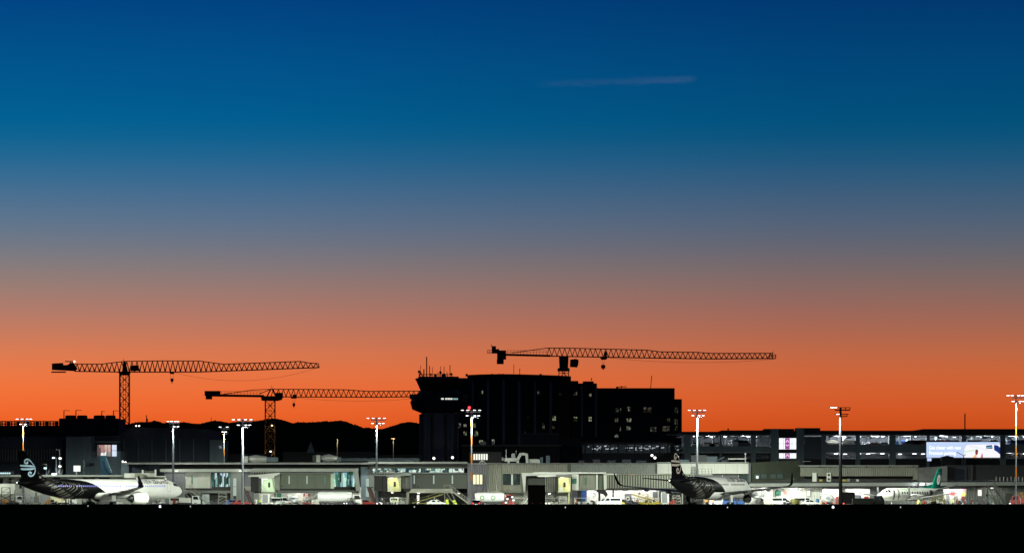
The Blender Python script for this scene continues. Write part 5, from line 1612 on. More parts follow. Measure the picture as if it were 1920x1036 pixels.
        for i in range(17):
            k2 = 2 + int(i * 1.65)
            bx, by = rib[min(k2, len(rib) - 1)]
            # lower leaves, close and dull
            leaf('fern_leaf', [(bx - 0.8, by + 0.4), (bx - 4.2, by + 2.4), (bx - 8.0 - i * 0.42, by + 3.0 + i * 0.3)], 0.24 + i * 0.006, m_fern_dull)
        for i in range(9):
            k2 = 9 + int(i * 2.4)
            bx, by = rib[min(k2, len(rib) - 1)]
            ty = 898.0 + i * 0.9
            leaf('fern_leaf', [(bx + 1.0, by - 1.0), (bx + 7 + i * 0.4, by - (by - ty) * 0.42), (bx + 8 + i * 0.2, by - (by - ty) * 0.75), (bx + 4.5, ty)], 0.11 + 0.006 * i, m_silver)
        leaf('fern_leaf', [(141, 928), (147, 922), (144, 918), (153, 917.5)], 0.11, m_silver)
    # belly fairing
    sf = 13.0 + plug * 0.85
    g = MB()
    rings = []
    for i in range(13):
        f = i / 12
        s = sf - 1.5 + f * 11.5
        k_ = math.sin(math.pi * f) ** 0.5
        rings.append([(x0 - s, math.cos(math.pi + math.pi * j / 16) * (0.6 + 1.55 * k_), 3.0 + math.sin(math.pi + math.pi * j / 16) * (0.5 + 0.95 * k_)) for j in range(17)])
    g.loft(rings, closed=False, caps=False)
    g.build('belly_fairing', m_jet_white, root)
    # wings
    o_ = plug
    for sd in (-1, 1):
        secs = [(0.8, 11.9 + o_, 7.0, 2.55, 0), (1.9, 12.4 + o_, 6.4, 2.68, 0), (6.4, 14.75 + o_, 3.95, 3.1, 0), (11.5, 17.35 + o_, 2.7, 3.6, 0), (16.4, 19.8 + o_, 1.6, 4.12, 0)]
        w = wing_loft(secs, x0, sd, 0.125).build('wing', m_wing, root)
        wl = [(16.4, 19.8 + o_, 1.6, 4.12, 0.05), (16.9, 20.1 + o_, 1.45, 4.25, 0.4), (17.3, 20.5 + o_, 1.25, 4.6, 0.9), (17.55, 21.1 + o_, 0.95, 5.4, 1.25), (17.8, 21.9 + o_, 0.5, 6.55, 1.35)]
        wing_loft(wl, x0, sd, 0.1).build('winglet', m_jet_black, w)
        for (yy, ln) in ((3.6, 3.4), (8.2, 2.8), (12.2, 2.3)):
            zc = 2.75 + (yy - 1.9) * 0.097 - 0.2
            s_te = 18.9 + o_ if yy < 6.4 else 18.7 + o_ + (yy - 6.4) * 0.27
            rr = []
            for i in range(9):
                f = i / 8
                r_ = 0.05 + 0.3 * math.sin(math.pi * f) ** 0.7
                rr.append([(x0 - (s_te - ln * 0.65 + ln * f), sd * yy + math.cos(2 * math.pi * j / 10) * r_ * 0.7, zc - 0.12 + math.sin(2 * math.pi * j / 10) * r_) for j in range(10)])
            MB().loft(rr).build('flap_fairing', m_wing, w)
        # engine
        ey, ez, es = sd * 5.75, 1.78, 10.3 + o_
        prof_ = [(0.55, 0.92), (0.1, 0.98), (0.0, 1.06), (0.08, 1.15), (0.5, 1.24), (1.4, 1.28), (2.4, 1.24), (3.3, 1.08), (3.9, 0.93), (3.9, 0.84), (3.4, 0.84)]
        nac = MB()
        rings = [[(x0 - es - t_, ey + math.cos(2 * math.pi * j / 28) * r_, ez + math.sin(2 * math.pi * j / 28) * r_) for j in range(28)] for t_, r_ in prof_]
        nac.loft(rings, caps=False)
        nc = nac.build('nacelle', m_jet_white, root)
        MB().lathe([(0.0, 0.06), (-0.35, 0.28), (-0.6, 0.93), (-0.62, 0.93)], (x0 - es - 0.1, ey, ez), 'x', 24).build('fan', m_fan, nc)
        MB().lathe([(-3.2, 0.8), (-4.0, 0.62), (-4.7, 0.5), (-4.75, 0.42), (-5.3, 0.12)], (x0 - es, ey, ez), 'x', 20).build('exhaust_cone', m_fan, nc)
        MB().prism([(x0 - es - 0.9, ez + 1.2), (x0 - es - 2.3, ez + 1.55), (x0 - es - 5.6, ez + 1.35), (x0 - es - 5.2, ez + 0.8), (x0 - es - 3.2, ez + 0.9)], ey - 0.2, ey + 0.2).build('pylon', m_wing, nc)
        # tailplane
        hs = [(0.5, Lg - 6.3, 3.9, 4.95, 0), (6.2, Lg - 3.0, 1.4, 5.55, 0)]
        wing_loft(hs, x0, sd, 0.1).build('tailplane', m_stab, root)
        # main gear
        gx, gy = x0 - (17.7 + plug), sd * 3.8
        gl = MB().tube((gx, gy, 0.6), (gx, gy * 0.95, 2.6), 0.14, 0.17, 10).build('main_gear_leg', m_steel, root)
        for q in (-0.46, 0.46):
            wh = MB().lathe([(-0.2, 0.3), (-0.2, 0.5), (-0.12, 0.585), (0.12, 0.585), (0.2, 0.5), (0.2, 0.3)], (gx, gy + q, 0.59), 'y', 20).build('wheel', m_tyre, gl)
        MB().prism([(gx - 0.5, 1.2), (gx + 0.5, 1.2), (gx + 0.6, 2.5), (gx - 0.6, 2.5)], gy + sd * 0.25, gy + sd * 0.29).build('gear_door', m_jet_white, gl)
    gx = x0 - 5.07
    gl = MB().tube((gx, 0, 0.4), (gx - 0.1, 0, 2.1), 0.1, 0.12, 10).build('nose_gear_leg', m_steel, root)
    for q in (-0.25, 0.25):
        MB().lathe([(-0.11, 0.2), (-0.11, 0.33), (-0.06, 0.38), (0.06, 0.38), (0.11, 0.33), (0.11, 0.2)], (gx, q, 0.385), 'y', 18).build('wheel', m_tyre, gl)
    # fin
    fin = [(5.55, Lg - 6.4, 5.4), (7.5, Lg - 5.65, 4.85), (11.75, Lg - 1.85, 1.75)]
    def fin_at(z):
        for a, b in zip(fin, fin[1:]):
            if z <= b[0]:
                f = (z - a[0]) / (b[0] - a[0])
                return a[1] + (b[1] - a[1]) * f, a[2] + (b[2] - a[2]) * f
        return fin[-1][1:]
    rings = []
    for (z, sl, ch) in fin:
        rings.append([(x0 - sl - u * ch, v * ch * 0.10, z) for u, v in AF])
    fn = MB().loft(rings).build('fin', m_jet_black, root)
    MB().add([(x0 - (Lg - 9.3), 0, 5.72), (x0 - (Lg - 5.6), 0.16, 5.6), (x0 - (Lg - 5.6), -0.16, 5.6), (x0 - (Lg - 5.35), 0, 7.6), (x0 - (Lg - 6.6), 0, 6.5), (x0 - (Lg - 7.6), 0, 6.02)],
             [(0, 1, 3, 4, 5), (0, 5, 4, 3, 2), (0, 2, 1), (1, 2, 3)]).build('dorsal_fillet', m_jet_black, root)

    def fin_pt(s, z, sd):
        sl, ch = fin_at(z)
        u = max(0.001, min(0.999, (s - sl) / ch))
        v = 5 * (0.2969 * math.sqrt(u) - 0.126 * u - 0.3516 * u * u + 0.2843 * u ** 3 - 0.1036 * u ** 4)
        return (x0 - s, sd * (v * ch * 0.10 + 0.035), z)

    def fpx(X_, Y_):
        return (Lg - (X_ / 8.285 - 37.0) * 0.1469, 2.2 + (930.0 - (830 + Y_ / 8.285)) / 9.05)
    strokes = [
        ([(345, 343), (400, 346), (460, 349), (520, 354), (572, 366)], [1.9, 2.6, 2.6, 2.4, 0.5]),
        ([(356, 397), (410, 400), (470, 399), (530, 393), (575, 380)], [2.2, 2.8, 2.8, 2.2, 0.5]),
        ([(565, 366), (540, 330), (512, 290), (480, 258), (448, 245), (422, 254), (410, 278), (416, 303), (435, 312), (452, 303), (452, 288), (440, 284)], [0.9, 1.5, 1.8, 2.0, 2.0, 2.1, 2.2, 2.2, 2.2, 2.1, 1.8, 1.4]),
        ([(566, 390), (562, 430), (548, 470), (525, 500), (498, 508), (474, 496), (465, 472), (474, 450), (492, 446), (504, 458), (498, 470), (490, 468)], [0.9, 1.5, 1.9, 2.0, 2.1, 2.1, 2.2, 2.2, 2.1, 1.9, 1.6, 1.3])]
    for sd in (-1, 1):
        for pts, ws in strokes:
            q = smooth_pts([(a, b, w) for (a, b), w in zip(pts, ws)], 4)
            l_, r_ = ribbon([fpx(a, b) for a, b, w in q], [w * 0.1469 for a, b, w in q])
            m_ = len(q)
            MB().add([fin_pt(a, b, sd) for a, b in l_] + [fin_pt(a, b, sd) for a, b in r_], [(i, i + 1, m_ + i + 1, m_ + i) for i in range(m_ - 1)]).build('emblem_stroke', m_koru if lit_windows else M('emblem_lit_warm', (0.26, 0.22, 0.20), 0.5, var=0.03), fn)  # second jet's emblem has the tint of its warmer light in the colour
    MB().ball((x0 - Lg - 0.05, 0, 5.12), 0.12, 8).build('tail_lamp', m_head_em, root)
    for (sa) in (4.0, 12.0):
        MB().add([(x0 - sa, 0, 5.85), (x0 - sa - 0.5, 0.04, 5.85), (x0 - sa - 0.5, -0.04, 5.85), (x0 - sa - 0.55, 0, 6.25), (x0 - sa - 0.3, 0, 6.25)], [(0, 1, 3, 4), (0, 4, 3, 2), (1, 2, 3)]).build('blade_antenna', m_jet_white, root)
    return root


def place_by_nose(px_nose, dist, theta, s_from_nose):
    """root point s metres behind a nose seen at a photo column"""
    yn = dist + s_from_nose * math.sin(theta)
    return (X(px_nose, yn) - s_from_nose * math.cos(theta), dist, 0.0)


th = R(44)
jet(44.5, 'white jet with black fern-patterned tail and lit blue cabin windows, parked nose right at left', place_by_nose(340, 952, th, 21.27), th, True, 4.27)
th = R(65)
jet(37.57, 'white jet with black fern-patterned tail seen from behind, wings spread, right of centre', place_by_nose(1401, 832, th, 17.0), th, False, 0.0)


m_cream_white = M('commuter_white_paint', (0.40, 0.40, 0.38), 0.4, var=0.08)


def turboprop(label, loc, rz, tail_mat, oval, stripes, name_text):
    root = thing('turboprop', label, 'aircraft', loc, rz)
    x0, Lg = 9.5, 19.7
    zc = 2.55
    tab = [(0.0, zc - 0.35, 0.05, 0.05), (0.3, zc - 0.32, 0.32, 0.32), (0.9, zc - 0.26, 0.58, 0.58), (1.7, zc - 0.16, 0.82, 0.82), (2.3, zc - 0.06, 1.0, 0.98), (3.2, zc, 1.14, 1.12), (4.0, zc, 1.155, 1.155), (12.5, zc, 1.155, 1.155), (15.0, zc + 0.2, 0.95, 0.95), (17.5, zc + 0.55, 0.55, 0.55), (19.0, zc + 0.78, 0.28, 0.28), (19.7, zc + 0.85, 0.1, 0.1)]
    rings = []
    s = 0.0
    ss = []
    while s < Lg:
        ss.append(s); s += 0.12 if s < 1 else 0.3 if s < 4 else 0.7
    ss.append(Lg)
    for s in ss:
        z_, rz_, ry = interp(tab, s)
        rings.append([(x0 - s, math.cos(2 * math.pi * i / 32) * ry, z_ + math.sin(2 * math.pi * i / 32) * rz_) for i in range(32)])
    fus = MB().loft(rings).build('fuselage', m_cream_white, root)

    def side(s, z, sd, lift=0.02):
        z_, rz_, ry = interp(tab, s)
        t_ = max(-0.995, min(0.995, (z - z_) / rz_))
        c_ = math.sqrt(1 - t_ * t_)
        return (x0 - s, sd * (ry * c_ + lift * c_), z + lift * t_)

    def patch(name, s0, s1, z0, z1, sd, mat, lean=0.0, m_=8):
        vs = []
        for i in range(m_ + 1):
            f = i / m_
            z = z0 + (z1 - z0) * f
            bow = lean * math.sin(math.pi * f)
            vs += [side(s0 - bow, z, sd), side(s1 - bow, z, sd)]
        return MB().add(vs, [(2 * i, 2 * i + 1, 2 * i + 3, 2 * i + 2) for i in range(m_)], 0, True).build(name, mat, fus)
    for sd in (-1, 1):
        patch('cockpit_pane', 1.75, 2.15, zc + 0.36, zc + 0.72, sd, m_glass)
        patch('cockpit_pane', 2.22, 2.75, zc + 0.36, zc + 0.82, sd, m_glass)
        g = MB()
        for i in range(11):
            s = 5.9 + i * 0.76
            if abs(i - 3) < 0.1:
                continue
            vs = [side(s + a, zc + 0.32 + b, sd) for a, b in ((-0.13, -0.2), (0.13, -0.2), (0.17, 0), (0.13, 0.2), (-0.13, 0.2), (-0.17, 0))]
            g.add(vs, [tuple(range(6))])
        o = g.build('cabin_windows', m_glass, fus); o['kind'] = 'stuff'
        if stripes:
            patch('door_edge', 3.45, 3.85, zc - 0.9, zc + 0.75, sd, m_pdark, 0.2)
            patch('door_edge', 4.9, 5.15, zc - 0.9, zc + 0.95, sd, m_pdark, 0.2)
            patch('cargo_door', 14.35, 15.35, zc - 0.45, zc + 0.75, sd, m_pdark)
        if name_text:
            vs, fs = text_mesh(name_text, 1.0)
            w = max(v[0] for v in vs)
            k_ = 5.2 / w
            MB().add([side((5.6 + v[0] * k_) if sd > 0 else (10.8 - v[0] * k_), zc + 0.78 + v[1] * 0.28, sd, 0.03) for v in vs], fs).build('lettering', m_logo_green, fus)
        secs = [(0.6, 7.4, 2.7, zc - 0.95, 0), (1.2, 7.5, 2.6, zc - 0.9, 0), (10.6, 8.3, 1.1, zc + 0.28, 0)]
        w = wing_loft(secs, x0, sd, 0.14).build('wing', m_wing, root)
        ny, nz_ = sd * 3.4, zc - 0.28
        pr = [(0, 0.2), (0.3, 0.36), (1.0, 0.48), (2.2, 0.52), (3.4, 0.46), (4.6, 0.25), (5.0, 0.08)]
        nc = MB().loft([[(x0 - 5.0 - t_, ny + math.cos(2 * math.pi * j / 16) * r_ * 0.9, nz_ - 0.05 * t_ + math.sin(2 * math.pi * j / 16) * r_) for j in range(16)] for t_, r_ in pr]).build('nacelle', m_cream_white, root)
        pp = MB().lathe([(0.45, 0.02), (0.25, 0.18), (0.0, 0.24)], (x0 - 5.0, ny, nz_), 'x', 14).build('spinner', m_pdark, nc)
        for k_ in range(4):
            a = math.pi / 2 * k_ + 0.08
            ca, sa = math.cos(a), math.sin(a)
            vs = []
            for (r_, wd, tw) in ((0.2, 0.09, 0.9), (0.7, 0.16, 0.7), (1.2, 0.17, 0.5), (1.6, 0.12, 0.4), (1.66, 0.05, 0.4)):
                for q in (-1, 1):
                    u = wd * q * math.cos(tw)
                    vs.append((x0 - 4.9 + wd * q * math.sin(tw), ny + ca * r_ - sa * u, nz_ + sa * r_ + ca * u))
            g = MB().add(vs, [(2 * i, 2 * i + 1, 2 * i + 3, 2 * i + 2) for i in range(4)])
            g.add([(p[0] - 0.03, p[1], p[2]) for p in vs], [(2 * i + 2, 2 * i + 3, 2 * i + 1, 2 * i) for i in range(4)])
            g.build('propeller_blade', m_pdark, nc)
        hs = [(0.2, 16.4, 1.9, zc + 0.75, 0), (4.5, 17.3, 1.0, zc + 1.75, 0)]
        wing_loft(hs, x0, sd, 0.1).build('tailplane', m_wing, root)
        gl = MB().tube((x0 - 8.9, ny, 0.35), (x0 - 8.9, ny, nz_), 0.08, 0.1, 8).build('main_gear_leg', m_steel, root)
        for q in (-0.2, 0.2):
            MB().lathe([(-0.09, 0.2), (-0.09, 0.32), (0, 0.36), (0.09, 0.32), (0.09, 0.2)], (x0 - 8.9, ny + q, 0.365), 'y', 16).build('wheel', m_tyre, gl)
    gl = MB().tube((x0 - 2.2, 0, 0.3), (x0 - 2.2, 0, zc - 0.8), 0.06, 0.08, 8).build('nose_gear_leg', m_steel, root)
    for q in (-0.14, 0.14):
        MB().lathe([(-0.06, 0.12), (-0.06, 0.2), (0, 0.24), (0.06, 0.2), (0.06, 0.12)], (x0 - 2.2, q, 0.245), 'y', 14).build('wheel', m_tyre, gl)
    fin = [(zc + 0.75, 15.4, 3.6), (zc + 1.5, 16.2, 2.75), (7.2, 18.15, 1.35)]
    rings = [[(x0 - sl - u * ch, v * ch * 0.1, z) for u, v in AF] for z, sl, ch in fin]
    fn = MB().loft(rings).build('fin', tail_mat, root)
    MB().add([(x0 - 11.8, 0, zc + 1.12), (x0 - 15.9, 0.14, zc + 0.8), (x0 - 15.9, -0.14, zc + 0.8), (x0 - 16.6, 0, zc + 1.9), (x0 - 14.6, 0, zc + 1.4)], [(0, 1, 3, 4), (0, 4, 3, 2), (0, 2, 1), (1, 2, 3)]).build('dorsal_fillet', tail_mat, root)
    for sd in (-1, 1):
        if oval:
            for (kk, rx, rz_, mm, nm) in ((0.19, 0.5, 0.92, m_oval, 'emblem_oval'), (0.2, 0.12, 0.42, M('emblem_pink', (0.6, 0.32, 0.3), 0.5), 'emblem_mark')):
                vs = [(x0 - 18.15 + math.cos(2 * math.pi * i / 24) * rx - math.sin(2 * math.pi * i / 24) * rz_ * 0.22, sd * kk, 5.2 + math.sin(2 * math.pi * i / 24) * rz_) for i in range(24)]
                MB().add(vs, [tuple(range(24))]).build(nm, mm, fn)
            MB().add([(x0 - 18.2, sd * 0.15, 6.4), (x0 - 18.75, sd * 0.13, 6.4), (x0 - 18.75, sd * 0.13, 6.5), (x0 - 18.2, sd * 0.15, 6.5)], [(0, 1, 2, 3)]).build('emblem_bar', m_koru, fn)
        else:
            q = smooth_pts([(17.2, 4.1), (18.0, 4.9), (18.6, 5.6), (18.9, 6.4)], 5)
            l_, r_ = ribbon(q, [0.45] * len(q))
            m_ = len(q)
            MB().add([(x0 - a, sd * 0.19, b) for a, b in l_] + [(x0 - a, sd * 0.19, b) for a, b in r_], [(i, i + 1, m_ + i + 1, m_ + i) for i in range(m_ - 1)]).build('emblem_stroke', M('emblem_blue', (0.05, 0.13, 0.3), 0.4), fn)
    return root


m_tail_green = M('tail_green', (0.004, 0.15, 0.108), 0.3, var=0.1, coat=0.3)
m_tail_blue = M('tail_blue', (0.11, 0.38, 0.58), 0.35, var=0.1)
th = R(180 + 49)
yc = 793.0
nose_y = yc + 9.5 * math.sin(th)
turboprop('white propeller plane with green tail and white oval, parked nose left at right', (X(1645, nose_y) - 9.5 * math.cos(th), yc, 0), th, m_tail_green, True, True, 'AIR CHATHAMS')
th = R(55)
bt = turboprop('propeller plane behind the pier of which only the blue tail shows', (X(197, 1038) + 14.2 * math.cos(th), 1050, 0.0), th, m_tail_blue, False, False, None)
bt.scale = (1.62, 1.62, 1.62)

# ------------------------------------------------------------------ passenger bridges
m_cab_in = M('cab_interior', (0.55, 0.56, 0.36), 0.6, var=0.1)
m_cab_in_g = M('cab_interior_green', (0.48, 0.56, 0.42), 0.6, var=0.1)
m_bellow = M('bellows', (0.2, 0.21, 0.18), 0.7, var=0.15)


def bridge_cab(root, px0, px1, py0, py1, d0, depth, inner, power, lcol):
    """open-fronted cab: floor, roof, sides, back, lamp and a control desk"""
    x0, x1, z1, z0 = X(px0, d0), X(px1, d0), Z(py0, d0), Z(py1, d0)
    c = MB().box(x0 - 0.12, x1 + 0.12, d0, d0 + depth, z1, z1 + 0.22).build('cab_roof', m_roof, root)
    MB().box(x0 - 0.12, x1 + 0.12, d0, d0 + depth, z0 - 0.2, z0).build('cab_floor', inner, root)
    MB().box(x0 - 0.12, x0, d0 + 0.02, d0 + depth, z0, z1).build('cab_side', inner, root)
    MB().box(x1, x1 + 0.12, d0 + 0.02, d0 + depth, z0, z1).build('cab_side', inner, root)
    b = MB().box(x0, x1, d0 + depth - 0.1, d0 + depth, z0, z1).build('cab_back', inner, root)
    xm = x0 + (x1 - x0) * 0.42
    MB().box(xm, xm + 0.5, d0 + depth - 0.16, d0 + depth - 0.11, z0 + 0.9, z0 + 2.0).build('doorway', m_recess, b)
    MB().box(x0 + 0.2, x0 + 0.9, d0 + 0.6, d0 + 1.0, z0, z0 + 1.0).build('control_desk', m_white, root)
    MB().prism([(x1 - 0.55, z1), (x1 - 0.02, z1), (x1 - 0.02, z0 + 0.2), (x1 - 0.25, z0 + 1.2)], d0 + 0.3, d0 + 0.42).build('curtain', inner, root)
    MB().box(x0 + 0.3, x0 + 1.2, d0 + 0.5, d0 + 0.7, z1 - 0.12, z1 - 0.03).build('cab_lamp', m_lamp_soft, root)
    point_light('cab_light', ((x0 + x1) / 2, d0 + depth * 0.4, z1 - 0.4), power, lcol, 0.25, root)


def rails(parent, name, px0, px1, py0, py1, d0, n, mat=None, depth=1.6):
    mb = MB()
    for dd in (d0, d0 + depth):
        for i in range(n + 1):
            x = X(px0 + (px1 - px0) * i / n, d0)
            mb.bar((x, dd, Z(py1, d0)), (x, dd, Z(py0, d0)), 0.07)
        for q in (py0, (py0 + py1) / 2):
            mb.bar((X(px0, d0), dd, Z(q, d0)), (X(px1, d0), dd, Z(q, d0)), 0.07)
    return mb.build(name, mat or m_rail, parent)


def slits(parent, pxs, py0, py1, d0, w=1.7, mat=None):
    for px in pxs:
        B(parent, 'slit_window', px, px + w, py0, py1, d0 - 0.06, d0 - 0.01, mat or m_slit)


dB = 992.0
a = wthing('jet_bridge', 'short pale ribbed bridge tunnel above the boarding stairs, right of the striped jet', 'bridge', 370, dB, 'passenger bridges')
x0, x1 = X(347.8, dB), X(395, dB)
mb = MB(); mb.prism([(X(347.8, dB), Z(886, dB)), (X(393.2, dB), Z(886, dB)), (X(395.3, dB), Z(914.5, dB)), (X(347.8, dB), Z(914.5, dB))], dB + 0.16, dB + 3.2); mb.build('tunnel', M('pale_tunnel', (0.30, 0.31, 0.26), 0.6, streak=0.2), a)
for i in range(21):
    px = 348.8 + i * 2.15
    B(a, 'tunnel_rib', px, px + 1.0, 887, 914, dB + 0.03, dB + 0.158, m_white)
slits(a, (358.5,), 891.5, 905.5, dB + 0.02, 2.4)
B(a, 'tunnel_roof', 347, 394, 885, 886, dB - 0.2, dB + 3.4, m_fascia)
B(a, 'support_beam', 347.9, 395, 914.7, 917.5, dB + 0.2, dB + 3, m_recess)
mb = MB(); mb.tube((X(372, dB), dB + 1.6, 0), (X(372, dB), dB + 1.6, Z(917.5, dB)), 0.3, 0.3, 10); mb.build('support_column', m_rail, a)

a = wthing('jet_bridge', 'olive bridge with green-lit cab and long plain tunnel, left of the teal lounge glass', 'bridge', 545, dB, 'passenger bridges')
bridge_cab(a, 491, 513.5, 896.5, 920.5, dB - 3, 4.5, m_cab_in_g, 330, (0.86, 1.0, 0.80))
B(a, 'cab_dark_side', 470, 484.5, 893, 921, dB - 2.6, dB + 1, m_recess)
B(a, 'cab_post', 484.7, 490, 893, 921, dB - 2.8, dB + 1, m_olive_dark)
mb = MB(); mb.prism([(X(p, dB), Z(q, dB)) for p, q in ((466, 893), (468, 890.5), (487, 889), (524, 885.5), (526, 887), (515, 893), (515, 896), (488, 896), (486, 893))], dB - 3.2, dB + 1.5); mb.build('cab_canopy', m_white, a)
rails(a, 'roof_rail', 470, 503, 880.5, 889.5, dB - 2, 7)
B(a, 'bellows', 514.2, 524.5, 888, 918, dB - 1.5, dB + 1.5, m_bellow)
B(a, 'tunnel', 525, 624.5, 887.5, 915.3, dB, dB + 3.2, m_olive)
B(a, 'tunnel_roof', 503, 626, 885.2, 887.2, dB - 0.4, dB + 3.6, m_wall)
B(a, 'tunnel_end', 620, 626.5, 887.6, 915, dB - 0.15, dB - 0.02, M('pale_green_panel', (0.42, 0.5, 0.34), 0.6))
slits(a, (541, 574.5), 891.5, 906.5, dB, 2.2, m_slit_lit)
slits(a, (608,), 892, 907, dB, 2.2)
for px in (525.3, 558, 591):
    B(a, 'tunnel_joint', px, px + 0.5, 887.7, 915.2, dB - 0.05, dB - 0.01, m_olive_dark)
MB().ball(P(528, 910.5, dB - 0.05), 0.18).build('rotating_beacon', m_recess, a)
B(a, 'tunnel_beam', 519, 624, 915.5, 918.6, dB + 0.3, dB + 3, m_recess)
mb = MB(); mb.tube((X(516, dB), dB, 0), (X(516, dB), dB, Z(918, dB)), 0.32, 0.28, 10); mb.build('drive_column', m_ribs, a)
for q in (-0.7, 0.7):
    MB().lathe([(-0.2, 0.3), (-0.2, 0.55), (0.2, 0.55), (0.2, 0.3)], (X(516, dB) + q, dB, 0.55), 'x', 16).build('drive_wheel', m_tyre, a)
mb = MB()
for i in range(6):
    mb.bar(P(459 + i * 2.2, 917 + i * 5, dB - 3), P(463 + i * 2.2, 917 + i * 5, dB - 3), 0.8, 0.08)
mb.bar(P(458, 914, dB - 3.4), P(470, 946, dB - 3.4), 0.12, 0.35); mb.bar(P(462, 914, dB - 2.6), P(474, 946, dB - 2.6), 0.12, 0.35)
mb.build('service_stair', M('stair_brown', (0.06, 0.02, 0.015), 0.6), a)
B(a, 'stair_landing', 455, 470, 911, 918.5, dB - 3.2, dB - 2.4, m_rail)

a = wthing('jet_bridge', 'bridge with yellow-lit cab, dark side box and grey bellows, under the saddle mast', 'bridge', 790, dB, 'passenger bridges')
bridge_cab(a, 727.5, 750, 894.5, 919, dB - 3, 4.5, m_cab_in, 420, (1.0, 0.97, 0.62))
B(a, 'cab_dark_side', 701.5, 717, 891.5, 920, dB - 2.8, dB + 1, m_recess)
B(a, 'cab_dark_side', 717.3, 726.8, 891.5, 921, dB - 2.4, dB + 1, m_dark)
mb = MB(); mb.prism([(X(p, dB), Z(q, dB)) for p, q in ((701, 891.3), (701.5, 890), (722, 889.5), (768, 887), (772, 888.5), (769, 890.5), (751, 892), (751, 894), (727, 894), (724, 891.3))], dB - 3.2, dB + 1.5); mb.build('cab_canopy', m_fascia, a)
rails(a, 'roof_rail', 706, 740, 880, 889, dB - 2, 7)
B(a, 'bellows', 751, 768, 890.8, 915, dB - 1.2, dB + 1.8, m_bellow)
for i in range(6):
    B(a, 'bellows_fold', 752.5 + i * 2.6, 753.4 + i * 2.6, 891, 914.8, dB - 1.32, dB - 1.21, m_olive_dark)
B(a, 'portal_post', 768.3, 773, 887.5, 915, dB - 1.6, dB + 2, m_wall_blue)
B(a, 'tunnel', 773.2, 875.5, 888.5, 915, dB, dB + 3.2, m_olive_dark)
slits(a, (775.5, 812, 847), 890.5, 906, dB, 2.4, m_slit_lit)
MB().ball(P(784, 911.5, dB - 0.05), 0.18).build('rotating_beacon', m_recess, a)
mb = MB(); mb.prism([(X(p, dB), Z(q, dB)) for p, q in ((757, 915.5), (772, 912), (768, 921), (756, 921))], dB - 1, dB + 1.5); mb.build('drive_frame', m_recess, a)
mb = MB(); mb.tube((X(764.5, dB), dB, 0.2), (X(764.5, dB), dB, Z(920, dB)), 0.34, 0.3, 10); mb.build('drive_column', m_ribs, a)
for q in (-0.75, 0.75):
    MB().lathe([(-0.2, 0.3), (-0.2, 0.55), (0.2, 0.55), (0.2, 0.3)], (X(764.5, dB) + q, dB, 0.55), 'x', 16).build('drive_wheel', m_tyre, a)
mb = MB()
mb.bar(P(690, 914, dB - 3.6), P(702, 947, dB - 3.6), 0.14, 0.5); mb.bar(P(694, 914, dB - 2.7), P(706, 947, dB - 2.7), 0.14, 0.5)
for i in range(8):
    mb.bar(P(692 + i * 1.5, 916 + i * 4, dB - 3.2), P(695 + i * 1.5, 916 + i * 4, dB - 3.2), 0.8, 0.08)
mb.build('service_stair', M('stair_brown', (0.06, 0.02, 0.015), 0.6), a)
B(a, 'stair_landing', 688, 700, 912, 914, dB - 3.8, dB - 2.4, m_dark)
mb = MB()
for i in range(7):
    mb.bar(P(703 + i * 6, 921, dB - 2), P(706 + i * 5.5, 945, dB - 2), 0.1)
mb.build('cable_hoist', m_recess, a)

a = wthing('jet_bridge', 'bridge with bright yellow cab, white panel, green sign and ribbed tunnel near centre', 'bridge', 1080, dB, 'passenger bridges')
bridge_cab(a, 1047.5, 1069.5, 894, 920, dB - 3, 4.5, m_cab_in, 430, (1.0, 0.97, 0.60))
B(a, 'cab_hood', 1043, 1072.5, 889.3, 893.3, dB - 3.6, dB + 1, m_roof)
B(a, 'cab_dark_side', 1042.2, 1046.8, 893.5, 920, dB - 3.2, dB + 1, m_recess)
B(a, 'cab_dark_side', 1070.2, 1072.3, 893.5, 920, dB - 3.2, dB + 1, m_recess)
B(a, 'white_panel', 1072.6, 1085, 887.6, 918, dB - 1, dB + 2, m_white)
B(a, 'sign_panel', 1073.5, 1081, 896.5, 905.8, dB - 1.12, dB - 1.02, m_green_sign)
B(a, 'sign_mark', 1075, 1078, 898, 900, dB - 1.16, dB - 1.13, m_pale_teal)
B(a, 'sign_mark', 1076.5, 1079.5, 901.5, 904, dB - 1.16, dB - 1.13, m_pale_teal)
mb = MB(); mb.prism([(X(p, dB), Z(q, dB)) for p, q in ((1006, 893), (1010, 890.5), (1021, 889.5), (1042, 889), (1042, 892.8), (1024, 893.5))], dB - 2, dB + 1); mb.build('side_canopy', m_white, a)
B(a, 'tunnel_roof', 1000, 1136.5, 884.5, 887.2, dB - 1.5, dB + 3.6, m_white)
corrugated(a, 'tunnel', 1085.6, 1118, 888.2, 915.5, dB - 0.2, m_ribs, 0.3, 0.1)
B(a, 'tunnel_body', 1085.6, 1118, 888.2, 915.5, dB + 0.2, dB + 3.2, m_ribs)
slits(a, (1096.5,), 894.5, 908, dB - 0.2, 3.0, m_green_sign)
B(a, 'tunnel_beam', 1072, 1119, 916.5, 918, dB - 0.5, dB + 3, m_fascia)
MB().lathe([(0, 0.85), (3.2, 0.85)], (X(1126, dB), dB + 0.6, Z(917.5, dB)), 'z', 18).build('rotunda', M('rotunda_green', (0.07, 0.09, 0.06), 0.6), a)
B(a, 'rotunda_frame', 1117.8, 1121, 887.4, 917, dB - 0.6, dB + 2, m_white)
mb = MB(); mb.prism([(X(p, dB), Z(q, dB)) for p, q in ((1131.5, 887.4), (1137.5, 887.4), (1137.5, 914), (1135, 917), (1132.5, 917))], dB - 0.6, dB + 2); mb.build('rotunda_frame', m_white, a)
